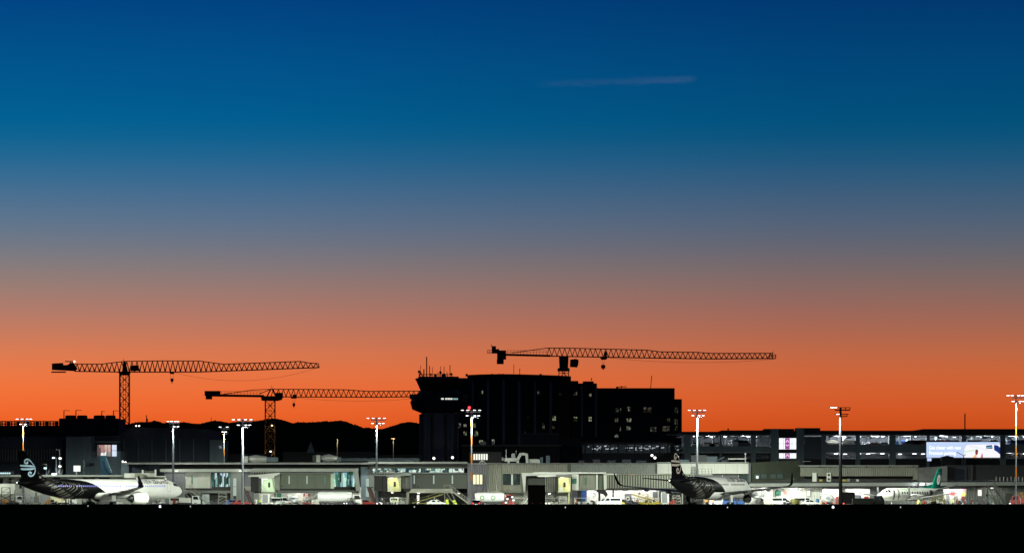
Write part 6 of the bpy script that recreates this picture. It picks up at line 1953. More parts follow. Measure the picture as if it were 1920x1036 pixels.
MB().tube((X(1124, dB), dB + 0.6, 0), (X(1124, dB), dB + 0.6, Z(917.6, dB)), 0.22, 0.22, 10).build('rotunda_column', m_recess, a)
MB().tube((X(1066.5, dB), dB - 2, 0), (X(1066.5, dB), dB - 2, Z(921.8, dB)), 0.2, 0.2, 8).build('cab_column', M('column_yellow', (0.5, 0.46, 0.26), 0.6), a)
mb = MB(); mb.prism([(X(p, dB), Z(q, dB)) for p, q in ((1118, 917.8), (1134, 917.8), (1140, 925), (1136, 932), (1132, 926), (1120, 922))], dB, dB + 1.4); mb.build('drive_frame', m_recess, a)

a = wthing('jet_bridge', 'long brown-ribbed bridge tunnel crossing behind the rear-facing jet tail', 'bridge', 1220, dB, 'passenger bridges')
nrib = 34
for i in range(nrib):
    px = 1139 + i * 4.85
    B(a, 'tunnel_rib', px, px + 2.6, 890, 914.5, dB - 0.28, dB - 0.02, m_ribs)
B(a, 'tunnel', 1138.5, 1304, 889.6, 914.8, dB, dB + 3, m_olive_dark)
B(a, 'tunnel_roof', 1138, 1156, 887.2, 889.6, dB - 0.8, dB + 3.2, m_white)
B(a, 'tunnel_roof', 1156.3, 1304, 888, 889.4, dB - 0.6, dB + 3.2, m_ribs)
B(a, 'roof_lamp', 1180, 1187, 888.9, 890.2, dB - 0.9, dB - 0.62, M('rust_box', (0.4, 0.18, 0.08), 0.6))
B(a, 'tunnel_beam', 1138.6, 1304, 915, 916.5, dB + 0.2, dB + 2.8, m_recess)
for px in (1150, 1280):
    MB().tube((X(px, dB), dB + 1.4, 0), (X(px, dB), dB + 1.4, Z(916.5, dB)), 0.2, 0.2, 10).build('support_column', m_rail, a)

# lit bays under the long tunnel: white walls, canopies with lamps
t = wthing('service_bay', 'brightly lit white service bays with number 29 under the ribbed terminal', 'building', 1180, d)
db = 1006.0
for (p, q, mm) in ((1072.5, 1082, m_wall_blue), (1082.3, 1090, m_pdark), (1090.3, 1100, m_pblue), (1100.3, 1118, m_white), (1118.3, 1156, m_white), (1156.3, 1194, m_white), (1194.3, 1236, m_white)):
    B(t, 'wall_panel', p, q, 919, None, db, db + 0.4, mm)
B(t, 'canopy', 1152, 1236, 914.8, 918.7, db - 4, db + 0.4, m_white)
B(t, 'canopy', 1100, 1151.5, 916.8, 918.6, db - 2.5, db + 0.4, m_olive)
flat_text(t, '29', 1112.4, 1117, 931, db, m_letter, 'lettering', 8.0, -0.03)
B(t, 'roller_door', 1172, 1184, 924.5, None, db - 0.1, db - 0.02, m_wall_blue)
B(t, 'notice', 1197, 1201, 922, 926.5, db - 0.08, db - 0.02, m_letter)
B(t, 'notice', 1208, 1212, 924, 929, db - 0.08, db - 0.02, m_white_win)
B(t, 'door', 1224, 1233, 921.5, 932, db - 0.1, db - 0.02, m_wall_blue)
for i, px in enumerate((1108, 1124, 1142, 1162, 1182, 1202, 1224)):
    x = X(px, db)
    MB().box(x - 0.7, x + 0.7, db - 2.0, db - 1.8, Z(919.6, db), Z(919, db)).build('strip_lamp', m_lamp_soft, t)
    point_light('strip_light', (x, db - 1.9, Z(920.6, db)), 210, (1.0, 0.98, 0.97), 0.25, t)
# wall lamps under the terminal eaves elsewhere
for (px, py, dd, pw, lab) in ((331, 882.3, 1007, 120, 'small wall lamp on the grey wall above the jet nose'), (451, 882.3, 1007, 120, 'small wall lamp at the terminal beam beside the grey mast'), (560, 925, 1009.5, 260, 'low wall lamp between the teal and red signs'),
                              (640, 925, 1009.5, 180, 'low wall lamp under the slanted window frame'), (735, 922.5, 1000, 240, 'lamp under the yellow-lit bridge cab'), (785, 924, 1008, 110, 'white lamp under the dark olive tunnel wing'),
                              (860, 924, 1008, 120, 'lamp above the steel boarding stairs at the window block'), (925, 925.5, 1006, 200, 'lamp above the white fuel tanker with green rings'), (1030, 924.5, 1004, 200, 'twin bright lamp beside the black box truck'),
                              (1430, 915, 997.5, 260, 'eave lamp above the white carts right of the jet engine'), (1490, 915, 997.5, 260, 'eave lamp above the olive drum'), (1700, 915, 997.5, 130, 'eave lamp behind the propeller plane cabin'), (1860, 913.5, 997.5, 110, 'eave lamp beside the tall boarding steps')):
    s = thing('wall_lamp', lab, 'lamp', (X(px, dd), dd, Z(py, dd)), group='wall lamps')
    MB().box(-0.35, 0.35, -0.35, 0, -0.02, 0.12).build('housing', m_steel, s)
    MB().box(-0.3, 0.3, -0.33, -0.03, -0.08, -0.03).build('lens', m_lamp_soft, s)
    point_light('wall_light', (0, -0.5, -0.35), pw * 1.5, (1.0, 0.98, 0.9), 0.2, s)

# ------------------------------------------------------------------ ground vehicles
def wheels(root, xs_, half, r, w=0.22):
    for x in xs_:
        for sd in (-1, 1):
            wh = MB().lathe([(-w / 2, r * 0.6), (-w / 2, r * 0.92), (-w / 4, r), (w / 4, r), (w / 2, r * 0.92), (w / 2, r * 0.6)], (x, sd * half, r), 'y', 14).build('wheel', m_tyre, root)
            MB().lathe([(-w / 2 - 0.01, r * 0.55), (w / 2 + 0.01, r * 0.55)], (x, sd * half, r), 'y', 10).build('hub', m_hub, wh)


def lamps_(root, xf, xr, half, z, head=False, tail=False):
    for sd in (-1, 1):
        MB().box(xf, xf + 0.05, sd * half - 0.14, sd * half + 0.14, z - 0.09, z + 0.09).build('headlamp', m_head_em if head else m_hub, root)
        MB().box(xr - 0.05, xr, sd * half - 0.1, sd * half + 0.1, z, z + 0.26).build('tail_lamp', m_tail_em if tail else m_pred, root)


def car(label, px, d_, rz, mat, head=False, tail=False, z=0.0, small=False, group=None, van=False):
    r = thing('van' if van else 'car', label, 'van' if van else 'car', (X(px, d_), d_, z), rz, group)
    if van:
        body = [(-2.4, 0.35), (-2.4, 1.9), (-2.25, 2.0), (1.0, 2.0), (1.75, 1.25), (2.4, 1.05), (2.5, 0.4)]
        glass = [(0.35, 1.28), (0.35, 1.86), (0.98, 1.86), (1.55, 1.28)]
        side2 = [(-2.1, 1.3), (-2.1, 1.82), (0.2, 1.82), (0.2, 1.3)]
        hw = 0.95
    else:
        body = [(-2.05, 0.35), (-2.15, 0.9), (-1.7, 1.02), (-1.15, 1.45), (0.35, 1.47), (1.0, 1.0), (1.95, 0.85), (2.15, 0.6), (2.1, 0.35)]
        glass = [(-1.1, 1.02), (-0.9, 1.38), (-0.3, 1.4), (-0.3, 1.02)]
        side2 = [(-0.22, 1.02), (-0.22, 1.4), (0.3, 1.4), (0.82, 1.02)]
        hw = 0.85
    b = MB().prism(body, -hw, hw).build('body', mat, r)
    for sd in (-1, 1):
        for g in (glass, side2):
            MB().prism(g, sd * hw, sd * (hw + 0.012)).build('side_window', m_glass, b)
    if van:
        MB().add([(1.02, -0.8, 1.96), (1.72, -0.8, 1.3), (1.72, 0.8, 1.3), (1.02, 0.8, 1.96)], [(0, 1, 2, 3)]).build('windscreen', m_glass, b)
        MB().add([(-2.415, -0.7, 1.3), (-2.415, 0.7, 1.3), (-2.415, 0.7, 1.8), (-2.415, -0.7, 1.8)], [(0, 1, 2, 3)]).build('rear_window', m_glass, b)
    else:
        MB().add([(0.42, -0.72, 1.44), (0.98, -0.76, 1.04), (0.98, 0.76, 1.04), (0.42, 0.72, 1.44)], [(0, 1, 2, 3)]).build('windscreen', m_glass, b)
        MB().add([(-1.24, -0.72, 1.42), (-1.72, -0.76, 1.06), (-1.72, 0.76, 1.06), (-1.24, 0.72, 1.42)], [(0, 1, 2, 3)]).build('rear_window', m_glass, b)
    wheels(r, (-1.35, 1.35), hw - 0.1, 0.33)
    lamps_(r, 2.1 if not van else 2.45, -2.1 if not van else -2.4, hw - 0.22, 0.7, head, tail)
    if tail:
        MB().box(-2.2 if not van else -2.45, -2.16 if not van else -2.41, -0.3, 0.3, 0.55, 0.7).build('glowing_plate', m_cyan_em, r)  # plate glows by itself, its brightness is put into emission
    return r


m_unlit_black = M('unlit_black', (0.006, 0.006, 0.006), 0.9, var=0.1, spec=0.02)  # near-black base puts the trucks' unlit side into the colour


def truck(label, px, d_, rz, box_mat, cab_mat, boxh=(1.0, 3.2), L_=6.0, head=False, tail=False, cat='truck', lift=0.0, hw=1.2):
    r = thing('box_truck', label, cat, (X(px, d_), d_, 0), rz)
    MB().box(-L_ / 2, L_ / 2, -0.9, 0.9, 0.55, 0.85).build('chassis', m_pdark, r)
    b = MB().box(-L_ / 2, L_ / 2 - 1.9, -hw, hw, boxh[0] + lift, boxh[1] + lift).build('cargo_box', box_mat, r)
    for x in (-L_ / 2 + 0.02, L_ / 2 - 1.95):
        MB().box(x - 0.03, x + 0.05, -hw - 0.03, hw + 0.03, boxh[0] + lift - 0.03, boxh[1] + lift + 0.03).build('box_rim', m_steel if box_mat is not m_unlit_black else m_unlit_black, b)
    if lift > 0.5:
        g = MB()
        for sd in (-0.8, 0.8):
            g.bar((-L_ / 2 + 0.4, sd, 0.9), (L_ / 2 - 2.3, sd, boxh[0] + lift), 0.14); g.bar((L_ / 2 - 2.3, sd, 0.9), (-L_ / 2 + 0.4, sd, boxh[0] + lift), 0.14)
        g.build('scissor_lift', m_pdark, r)
    c = MB().prism([(L_ / 2 - 1.75, 0.6), (L_ / 2 - 1.75, 2.35), (L_ / 2 - 0.45, 2.35), (L_ / 2 - 0.05, 1.5), (L_ / 2, 0.6)], -1.1, 1.1).build('cab', cab_mat, r)
    MB().add([(L_ / 2 - 0.43, -0.95, 2.28), (L_ / 2 - 0.06, -0.95, 1.55), (L_ / 2 - 0.06, 0.95, 1.55), (L_ / 2 - 0.43, 0.95, 2.28)], [(0, 1, 2, 3)]).build('windscreen', m_glass, c)
    for sd in (-1, 1):
        MB().prism([(L_ / 2 - 1.5, 1.55), (L_ / 2 - 1.5, 2.2), (L_ / 2 - 0.6, 2.2), (L_ / 2 - 0.35, 1.55)], sd * 1.1, sd * 1.112).build('side_window', m_glass, c)
    wheels(r, (-L_ / 2 + 1.2, L_ / 2 - 1.0), 0.95, 0.46, 0.3)
    lamps_(r, L_ / 2, -L_ / 2, 0.85, 0.75, head, tail)
    return r


def tanker(label, px, d_, rz, tank_mat, end_mat, logo=None, L_=8.0, rad=1.05, tail=False):
    r = thing('tanker_truck', label, 'tanker', (X(px, d_), d_, 0), rz)
    MB().box(-L_ / 2, L_ / 2, -0.8, 0.8, 0.6, 0.9).build('chassis', m_pdark, r)
    zc = 0.95 + rad
    tk = MB().lathe([(-L_ / 2, rad * 0.86), (-L_ / 2 + 0.15, rad), (L_ / 2 - 2.3, rad), (L_ / 2 - 2.15, rad * 0.86)], (0, 0, zc), 'x', 28).build('tank', tank_mat, r)
    MB().lathe([(-L_ / 2 - 0.05, rad * 0.8), (-L_ / 2 - 0.01, rad * 0.82)], (0, 0, zc), 'x', 24).build('tank_end', end_mat, tk)
    MB().box(-L_ / 2 + 0.5, L_ / 2 - 2.6, -0.25, 0.25, zc + rad - 0.02, zc + rad + 0.12).build('walkway', m_steel, tk)
    if logo:
        for sd in (-1, 1):
            for q in (-L_ / 2 + 1.6, -L_ / 2 + 4.0):
                g = MB()
                vs = []
                for i in range(21):
                    a_ = 2 * math.pi * i / 20
                    for rr in (0.5, 0.32):
                        zz_ = math.sin(a_) * rr
                        vs.append((q + math.cos(a_) * rr, sd * (math.sqrt(rad * rad - zz_ * zz_) + 0.015), zc + zz_))
                g.add(vs, [(2 * i, 2 * i + 1, 2 * i + 3, 2 * i + 2) for i in range(20)])
                g.build('ring_logo', logo, tk)
    c = MB().prism([(L_ / 2 - 1.9, 0.6), (L_ / 2 - 1.9, 2.6), (L_ / 2 - 0.4, 2.6), (L_ / 2 - 0.05, 1.6), (L_ / 2, 0.6)], -1.1, 1.1).build('cab', end_mat if logo else m_pwhite, r)
    for sd in (-1, 1):
        MB().prism([(L_ / 2 - 1.6, 1.6), (L_ / 2 - 1.6, 2.4), (L_ / 2 - 0.55, 2.4), (L_ / 2 - 0.3, 1.6)], sd * 1.1, sd * 1.112).build('side_window', m_glass, c)
    MB().add([(L_ / 2 - 0.39, -0.95, 2.5), (L_ / 2 - 0.05, -0.95, 1.65), (L_ / 2 - 0.05, 0.95, 1.65), (L_ / 2 - 0.39, 0.95, 2.5)], [(0, 1, 2, 3)]).build('windscreen', m_glass, c)
    wheels(r, (-L_ / 2 + 1.0, -L_ / 2 + 2.2, L_ / 2 - 1.0), 0.95, 0.48, 0.3)
    lamps_(r, L_ / 2, -L_ / 2, 0.85, 0.72, False, tail)
    return r


def cart(label, px, d_, rz, mat, load=None, roof=True):
    r = thing('baggage_cart', label, 'cart', (X(px, d_), d_, 0), rz, 'baggage carts')
    MB().box(-1.3, 1.3, -0.75, 0.75, 0.42, 0.52).build('deck', m_steel, r)
    MB().bar((1.3, 0, 0.4), (2.1, 0, 0.3), 0.08).build('drawbar', m_steel, r)
    if roof:
        MB().box(-1.35, 1.35, -0.8, 0.8, 1.86, 1.93).build('canopy', mat, r)
        for x in (-1.25, 1.25):
            for y in (-0.7, 0.7):
                MB().bar((x, y, 0.52), (x, y, 1.86), 0.06).build('post', m_steel, r)
        MB().box(-1.28, -1.24, -0.72, 0.72, 0.52, 1.86).build('end_panel', mat, r)
    rr = random.Random(int(px * 7))
    for i in range(6 if load else 3):
        x = rr.uniform(-1.0, 0.9)
        hgt = rr.uniform(0.3, 0.65)
        z0 = 0.53 if i < 4 else 1.0
        MB().box(x - 0.3, x + 0.3, -0.4 + 0.25 * (i % 2), 0.15 + 0.25 * (i % 2), z0, z0 + hgt).build('bag', [m_pdark, m_pgrey, m_ribs, m_white, m_olive_dark, load or m_pdark][i % 6] if not load or i % 2 else load, r)
    wheels(r, (-0.95, 0.95), 0.6, 0.21, 0.14)
    return r


def tug(label, px, d_, rz, mat, head=False, tail=False):
    r = thing('baggage_tug', label, 'tug', (X(px, d_), d_, 0), rz, 'baggage tugs')
    MB().prism([(-1.4, 0.3), (-1.4, 0.95), (-0.6, 0.95), (-0.5, 0.7), (0.2, 0.7), (0.3, 1.05), (1.2, 0.98), (1.4, 0.75), (1.4, 0.3)], -0.7, 0.7).build('body', mat, r)
    MB().box(-0.55, -0.2, -0.45, 0.45, 0.72, 1.3).build('seat', m_pdark, r)
    MB().box(-0.75, 0.45, -0.68, 0.68, 1.85, 1.92).build('canopy', mat, r)
    for x in (-0.7, 0.4):
        for y in (-0.64, 0.64):
            MB().bar((x, y, 0.9), (x, y, 1.86), 0.06).build('post', m_pdark, r)
    MB().tube((0.3, 0, 1.05), (0.1, 0, 1.3), 0.2, 0.2, 10).build('steering_wheel', m_pdark, r)
    wheels(r, (-0.9, 0.9), 0.6, 0.32)
    lamps_(r, 1.4, -1.4, 0.5, 0.72, head, tail)
    return r


def belt_loader(label, px, d_, rz, mat):
    r = thing('belt_loader', label, 'belt loader', (X(px, d_), d_, 0), rz)
    MB().prism([(-2.2, 0.35), (-2.2, 0.8), (0.4, 0.8), (0.5, 1.0), (1.8, 1.0), (2.1, 0.7), (2.1, 0.35)], -0.8, 0.8).build('body', mat, r)
    MB().bar((-3.4, 0.15, 0.7), (3.4, 0.15, 2.7), 0.9, 0.2).build('conveyor_frame', mat, r)
    MB().bar((-3.35, 0.15, 0.84), (3.35, 0.15, 2.84), 0.7, 0.06).build('belt', m_tyre, r)
    for sd in (-0.32, 0.62):
        MB().bar((-3.0, sd, 1.4), (3.2, sd, 3.3), 0.06).build('handrail', mat, r)
        for f in (0.1, 0.5, 0.9):
            MB().bar((-3.0 + 6.2 * f, sd, 0.8 + 1.9 * f), (-3.0 + 6.2 * f, sd, 1.4 + 1.9 * f), 0.05).build('rail_post', mat, r)
    MB().box(-0.3, 0.3, -0.75, -0.35, 0.8, 1.4).build('seat', m_pdark, r)
    MB().bar((1.2, 0.15, 0.9), (1.6, 0.15, 2.1), 0.14).build('lift_ram', m_steel, r)
    wheels(r, (-1.3, 1.3), 0.7, 0.34)
    return r


def stairs(label, px, d_, rz, H, mat, L_=None, rail=None):
    m_rail_ = rail or m_rail
    m_tread = rail or m_steel
    r = thing('boarding_stairs', label, 'stairs', (X(px, d_), d_, 0), rz, 'boarding stairs')
    run = L_ or H * 1.35
    n_ = int(H / 0.22)
    MB().box(-run / 2, run / 2 + 1.2, -0.75, 0.75, 0.35, 0.55).build('chassis', mat, r)
    for i in range(n_):
        x, z = -run / 2 + run * i / n_, 0.55 + (H - 0.55) * (i + 1) / n_
        MB().box(x, x + run / n_ + 0.06, -0.65, 0.65, z - 0.07, z).build('tread', m_tread, r)
    MB().box(run / 2, run / 2 + 1.3, -0.75, 0.75, H - 0.1, H).build('platform', m_tread, r)
    for sd in (-0.7, 0.7):
        MB().bar((-run / 2, sd, 0.5), (run / 2, sd, H - 0.05), 0.07, 0.25).build('stringer', mat, r)
        MB().bar((-run / 2, sd, 1.5), (run / 2, sd, H + 1.0), 0.06).build('handrail', m_rail_, r)
        MB().bar((run / 2, sd, H + 1.0), (run / 2 + 1.3, sd, H + 1.0), 0.06).build('handrail', m_rail_, r)
        g = MB()
        for i in range(9):
            f = i / 8
            g.bar((-run / 2 + run * f, sd, 0.5 + (H - 0.5) * f), (-run / 2 + run * f, sd, 1.5 + (H - 0.5) * f), 0.045)
            if i < 8:
                f2 = (i + 1) / 8
                g.bar((-run / 2 + run * f, sd, 1.0 + (H - 0.5) * f), (-run / 2 + run * f2, sd, 1.0 + (H - 0.5) * f2), 0.045)
        g.bar((run / 2 + 1.3, sd, H), (run / 2 + 1.3, sd, H + 1.0), 0.05)
        g.build('baluster', m_rail_, r)
        for (xa, xb) in ((run / 2, run / 2 - 0.9), (run / 2 + 1.2, run / 2 - 0.3)):
            MB().bar((xa, sd * 0.9, H - 0.1), (xb - 0.6, sd * 0.9, 0.5), 0.09).build('brace', mat, r)
        MB().bar((run / 2 + 1.2, sd * 0.9, H - 0.1), (run / 2 + 1.2, sd * 0.9, 0.5), 0.1).build('leg', mat, r)
        MB().bar((run / 2 - 1.5, sd * 0.9, 0.5), (run / 2 + 1.2, sd * 0.9, H * 0.6), 0.07).build('brace', mat, r)
    wheels(r, (-run / 2 + 0.5, run / 2 + 0.6), 0.65, 0.26, 0.16)
    return r


def container(label, px, d_, rz, mat, h=1.6):
    r = thing('cargo_container', label, 'container', (X(px, d_), d_, 0), rz, 'cargo containers on dollies')
    MB().box(-0.9, 0.9, -0.8, 0.8, 0.42, 0.52).build('dolly', m_steel, r)
    b = MB().prism([(-0.78, 0.53), (0.5, 0.53), (0.95, 0.95), (0.95, 0.53 + h), (-0.78, 0.53 + h)], -0.75, 0.75).build('shell', mat, r)
    MB().box(-0.6, 0.6, -0.78, -0.755, 0.75, 0.4 + h).build('door', m_pgrey, b)
    for z in (0.58, 0.5 + h):
        MB().box(-0.8, 0.97, -0.79, -0.752, z, z + 0.06).build('rim', m_steel, b)
    wheels(r, (-0.6, 0.6), 0.6, 0.2, 0.12)
    return r


def rack(label, px, d_, w, h, mat, cat='stand'):
    r = thing('maintenance_stand', label, cat, (X(px, d_), d_, 0), 0.2)
    g = MB()
    for x in (-w / 2, w / 2):
        for y in (-0.6, 0.6):
            MB().bar((x, y, 0.15), (x * 0.8, y * 0.8, h), 0.09).build('leg', mat, r)
    for k_ in range(1, 5):
        z = h * k_ / 4
        f = 1 - 0.2 * k_ / 4
        for y in (-0.6, 0.6):
            MB().bar((-w / 2 * f, y * f, z), (w / 2 * f, y * f, z), 0.07).build('crossbar', mat, r)
            MB().bar((-w / 2 * f, y * f, z - h / 4), (w / 2 * f, y * f, z), 0.05).build('brace', mat, r)
    MB().box(-w / 2 * 0.82, w / 2 * 0.82, -0.5, 0.5, h * 0.74, h * 0.77).build('platform', m_steel, r)
    for x in (-w / 2, w / 2):
        MB().lathe([(-0.05, 0.13), (0.05, 0.13)], (x, -0.6, 0.14), 'y', 10).build('castor', m_tyre, r)
        MB().lathe([(-0.05, 0.13), (0.05, 0.13)], (x, 0.6, 0.14), 'y', 10).build('castor', m_tyre, r)
    return r


# people -----------------------------------------------------------------
PERSON = {}
m_skin = M('skin', (0.35, 0.22, 0.16), 0.6, var=0.1)
m_navyc = M('navy_cloth', (0.02, 0.025, 0.05), 0.8, var=0.15)
m_vis_y = M('hi_vis_yellow', (0.45, 0.55, 0.03), 0.6, var=0.1)
m_vis_o = M('hi_vis_orange', (0.6, 0.2, 0.03), 0.6, var=0.1)
m_hair = M('dark_hair', (0.02, 0.015, 0.012), 0.7, var=0.1)


def person_mesh(pose):
    if pose in PERSON:
        return PERSON[pose]
    wk = 0.22 if pose == 'walk' else 0.06
    arm = {'walk': ((0.22, 1.12, 0.15), (0.24, 0.92, 0.3)), 'stand': ((0.27, 1.1, 0.02), (0.27, 0.86, 0.08)), 'reach': ((0.26, 1.3, 0.25), (0.24, 1.4, 0.52))}[pose]
    V = [((0, 0, 0.95), 0.15), ((0, 0, 1.15), 0.14), ((0, 0.01, 1.38), 0.17), ((0, 0, 1.5), 0.07), ((0, 0.02, 1.6), 0.095), ((0, 0.02, 1.72), 0.085)]
    Ed = [(0, 1), (1, 2), (2, 3), (3, 4), (4, 5)]
    for sd in (-1, 1):
        b = len(V)
        V += [((sd * 0.1, 0, 0.86), 0.1), ((sd * 0.11, sd * wk * 0.4 + 0.02, 0.48), 0.075), ((sd * 0.11, sd * wk - 0.02, 0.1), 0.05), ((sd * 0.12, sd * wk + 0.14, 0.05), 0.045)]
        Ed += [(0, b), (b, b + 1), (b + 1, b + 2), (b + 2, b + 3)]
        b = len(V)
        (ex, ez, ey), (hx, hz, hy) = arm
        if pose == 'walk' and sd < 0:
            ey, hy = -ey, -hy * 0.6
        V += [((sd * 0.2, 0, 1.4), 0.075), ((sd * ex, ey, ez), 0.05), ((sd * hx, hy, hz), 0.042), ((sd * hx * 0.98, hy + 0.05, hz - 0.1), 0.03)]
        Ed += [(2, b), (b, b + 1), (b + 1, b + 2), (b + 2, b + 3)]
    me = bpy.data.meshes.new('person_cage')
    me.from_pydata([v for v, r in V], Ed, [])
    o = bpy.data.objects.new('person_cage', me)
    COL.objects.link(o)
    md = o.modifiers.new('skin', 'SKIN')
    for i, (v, r) in enumerate(V):
        sv = me.skin_vertices[0].data[i]
        sv.radius = (r, r)
        sv.use_root = (i == 0)
    sub = o.modifiers.new('sub', 'SUBSURF')
    sub.levels = 1
    dg = bpy.context.evaluated_depsgraph_get()
    out = bpy.data.meshes.new_from_object(o.evaluated_get(dg))
    bpy.data.objects.remove(o)
    PERSON[pose] = out
    return out


def person(label, px, d_, rz, pose='stand', top=None, legs=None):
    r = thing('person', label, 'person', (X(px, d_), d_, 0), rz)
    me = person_mesh(pose).copy()
    me.materials.clear()
    for m_ in (m_skin, top or m_vis_y, legs or m_navyc, m_hair):
        me.materials.append(m_)
    for p in me.polygons:
        z = p.center.z
        p.material_index = 0 if (z > 1.48 and z < 1.66) else 3 if z >= 1.66 else (2 if z < 0.92 else 1)
        if abs(p.center.x) > 0.2 and z < 0.95 and z > 0.6:
            p.material_index = 0
        p.use_smooth = True
    o = bpy.data.objects.new('body', me)
    COL.objects.link(o)
    o.parent = r
    MB().lathe([(0, 0.105), (0.05, 0.11), (0.1, 0.07), (0.12, 0.01)], (0, 0.02, 1.68), 'z', 10).build('cap', m_navyc, r)
    for q in (-0.035, 0.035):
        MB().ball((q, 0.115, 1.635), 0.012, 6).build('eye', m_hair, r)
    MB().add([(0, 0.105, 1.63), (-0.015, 0.1, 1.595), (0.015, 0.1, 1.595), (0, 0.135, 1.6)], [(0, 1, 3), (0, 3, 2), (1, 2, 3)]).build('nose', m_skin, r)
    for zq in (1.1, 1.25):
        MB().lathe([(-0.02, 0.178), (0.02, 0.178)], (0, 0.005, zq), 'z', 12).build('reflective_band', m_koru, r)
    return r


PI = math.pi
# far left, behind and beside the striped jet
truck('white high-loader truck at the far left edge under the tail', 18, 990, 0.05, m_white, m_pwhite, (1.2, 3.4), 6.5, lift=1.6)
cart('cart with orange bags at the far left edge', 8, 975, 0.1, m_pyellow, m_porange, False)
tug('dark tug beside the orange bags at far left', 24, 972, 0.2, m_pdark)
rack('steel maintenance stand under the tail of the striped jet', 37, 978, 2.6, 3.6, m_rail)
rack('narrow steel stand just right of the jet tail stand', 50, 985, 2.2, 3.0, m_steel)
container('silver cargo container behind the striped jet tail', 68, 984, 0.1, m_duct, 1.7)
cart('low cart with orange load under the striped jet belly', 96, 985, 0.0, m_olive, m_porange, False)
truck('cream box truck seen under the striped jet belly', 120, 992, 0.0, M('cream_paint', (0.62, 0.58, 0.4), 0.4), m_pwhite, (0.9, 2.7), 6.0)
person('worker with dark jacket standing left under the striped jet belly', 123.5, 972, 0.3, 'reach', m_navyc)
person('worker in dark clothes facing the worker under the jet belly', 133, 974, 2.6, 'stand', m_navyc)
person('lone dark-clothed worker just behind the jet main wheels', 155, 972, 1.0, 'stand', m_navyc)
truck('pale box truck behind the jet main wheels', 184, 992, 0.0, m_ribs, m_pwhite, (0.9, 2.4), 6.5)
car('white car behind the jet engine', 212, 985, 0.2, m_pwhite)
cart('covered white cart under the jet nose', 276, 985, 0.1, m_pwhite, None)
cart('covered yellowish cart ahead of the jet engine', 287, 988, 0.0, m_pyellow, m_ribs)
tug('white tug at the jet nose wheel', 297, 978, 0.1, m_pwhite)
car('pale green van parked left of the boarding stairs', 338, 990, 0.0, m_duct, van=True)
cart('low cart with red load beside the jet nose', 330, 975, 0.0, m_pgrey, m_pred, False)
container('dark grey container left of the cream truck under the jet', 84, 990, 0.0, m_pgrey, 2.2)
rack('tall dark steel stand beside the orange bags at far left', 11, 985, 2.2, 4.2, m_pdark)
truck('grey box truck between the tail stands', 58, 996, 0.0, m_pgrey, m_pdark, (0.9, 3.1), 6.0)
cart('dark covered cart under the black jet belly', 105, 978, 0.0, m_pdark, m_pdark)
tug('dark tug beside the jet main wheels', 168, 984, 0.0, m_pdark)
cart('covered dark cart between the jet wheels and engine', 196, 986, 0.0, m_olive_dark, m_pdark)
# boarding stairs beside the first bridge
stairs('wide steel boarding stairs leading down to the right from the short bridge', 374, 978, PI, 3.6, m_rail, 4.4)
truck('white stair truck front below the boarding stairs', 356, 972, 0.0, m_white, m_pwhite, (0.9, 1.9), 4.6)
MBx = thing('equipment_cabinet', 'pair of tall pale cabinets behind the boarding stairs', 'cabinet', (X(386, 995), 995, 0))
for q in (-0.45, 0.4):
    MB().box(q - 0.3, q + 0.3, 0, 0.6, 0.1, 2.6).build('glowing_door', m_slit_lit, MBx)  # doors look pale because they glow, brightness put into emission
MB().box(-0.8, 0.75, 0.05, 0.7, 0, 2.7).build('frame', m_steel, MBx)
rack('lattice steel stand in front of the lounge glass', 417, 980, 1.9, 2.9, m_rail)
car('dark blue car left of the grey mast foot', 437, 985, 0.1, m_pblue)
car('grey car beside the lattice stand', 408, 993, 0.2, m_pdark)
thing_red = car('small red car at the grey mast foot', 452, 972, 0.4, m_pred)
# under the green-lit cab
person('worker in white coat under the green-lit bridge cab', 480.5, 972, 0.4, 'reach', m_white, m_white)
person('worker in yellow vest beside the white-coated worker', 487.5, 974, 2.8, 'stand', m_vis_y)
container('stacked white cargo container under the green-lit cab', 497, 976, 0.1, m_white, 2.2)
container('white cargo container right of the stacked one', 507, 980, -0.1, m_white, 1.5)
tug('white tug parked left of the teal sign', 514, 978, 0.4, m_pwhite)
car('white van parked below the teal sign', 527, 980, 0.1, m_pwhite, van=True)
cart('dark cart left of the round white tank', 537, 978, 0.0, m_pdark)
tanker('small white tank trailer with a blue label seen end-on', 549, 980, PI / 2 + 0.15, m_pwhite, m_pwhite, None, 4.6, 0.75)
s = thing('label_plate', 'blue label on the round end of the small white tank', 'label', (X(549, 977.4), 977.4, 1.55))
MB().box(-0.35, 0.35, -0.02, 0, 0.05, 0.3).build('plate', m_pblue, s)
cart('dark cart right of the round white tank', 558, 978, 0.1, m_pdark)
cart('grey cart loaded with bags under the red sign', 566, 982, 0.0, m_pgrey, m_pgrey)
tug('dark tug with maroon load under the red sign', 580, 978, 0.0, m_pred)
belt_loader('grey belt loader left of the long white tanker', 590, 984, 0.1, m_rail)
rack('short white stand before the tanker end', 591, 972, 1.5, 1.4, m_white)
stairs('small steel steps above the tanker end', 588, 994, 0.0, 2.9, m_rail, 2.6)
tanker('long white tanker with a dark round end, under the teal lounge glass', 637, 975, 0.02, m_pwhite, m_pdark, None, 9.6, 1.08)
cart('brown loaded cart right of the long white tanker', 668, 974, 0.2, M('brown_cloth', (0.14, 0.08, 0.05), 0.8), m_ribs)
tug('tug with bright lamp right of the long tanker', 658, 968, PI + 0.6, m_pdark, head=True)
car('red and white car parked at the service stair', 685, 976, 0.1, m_pred)
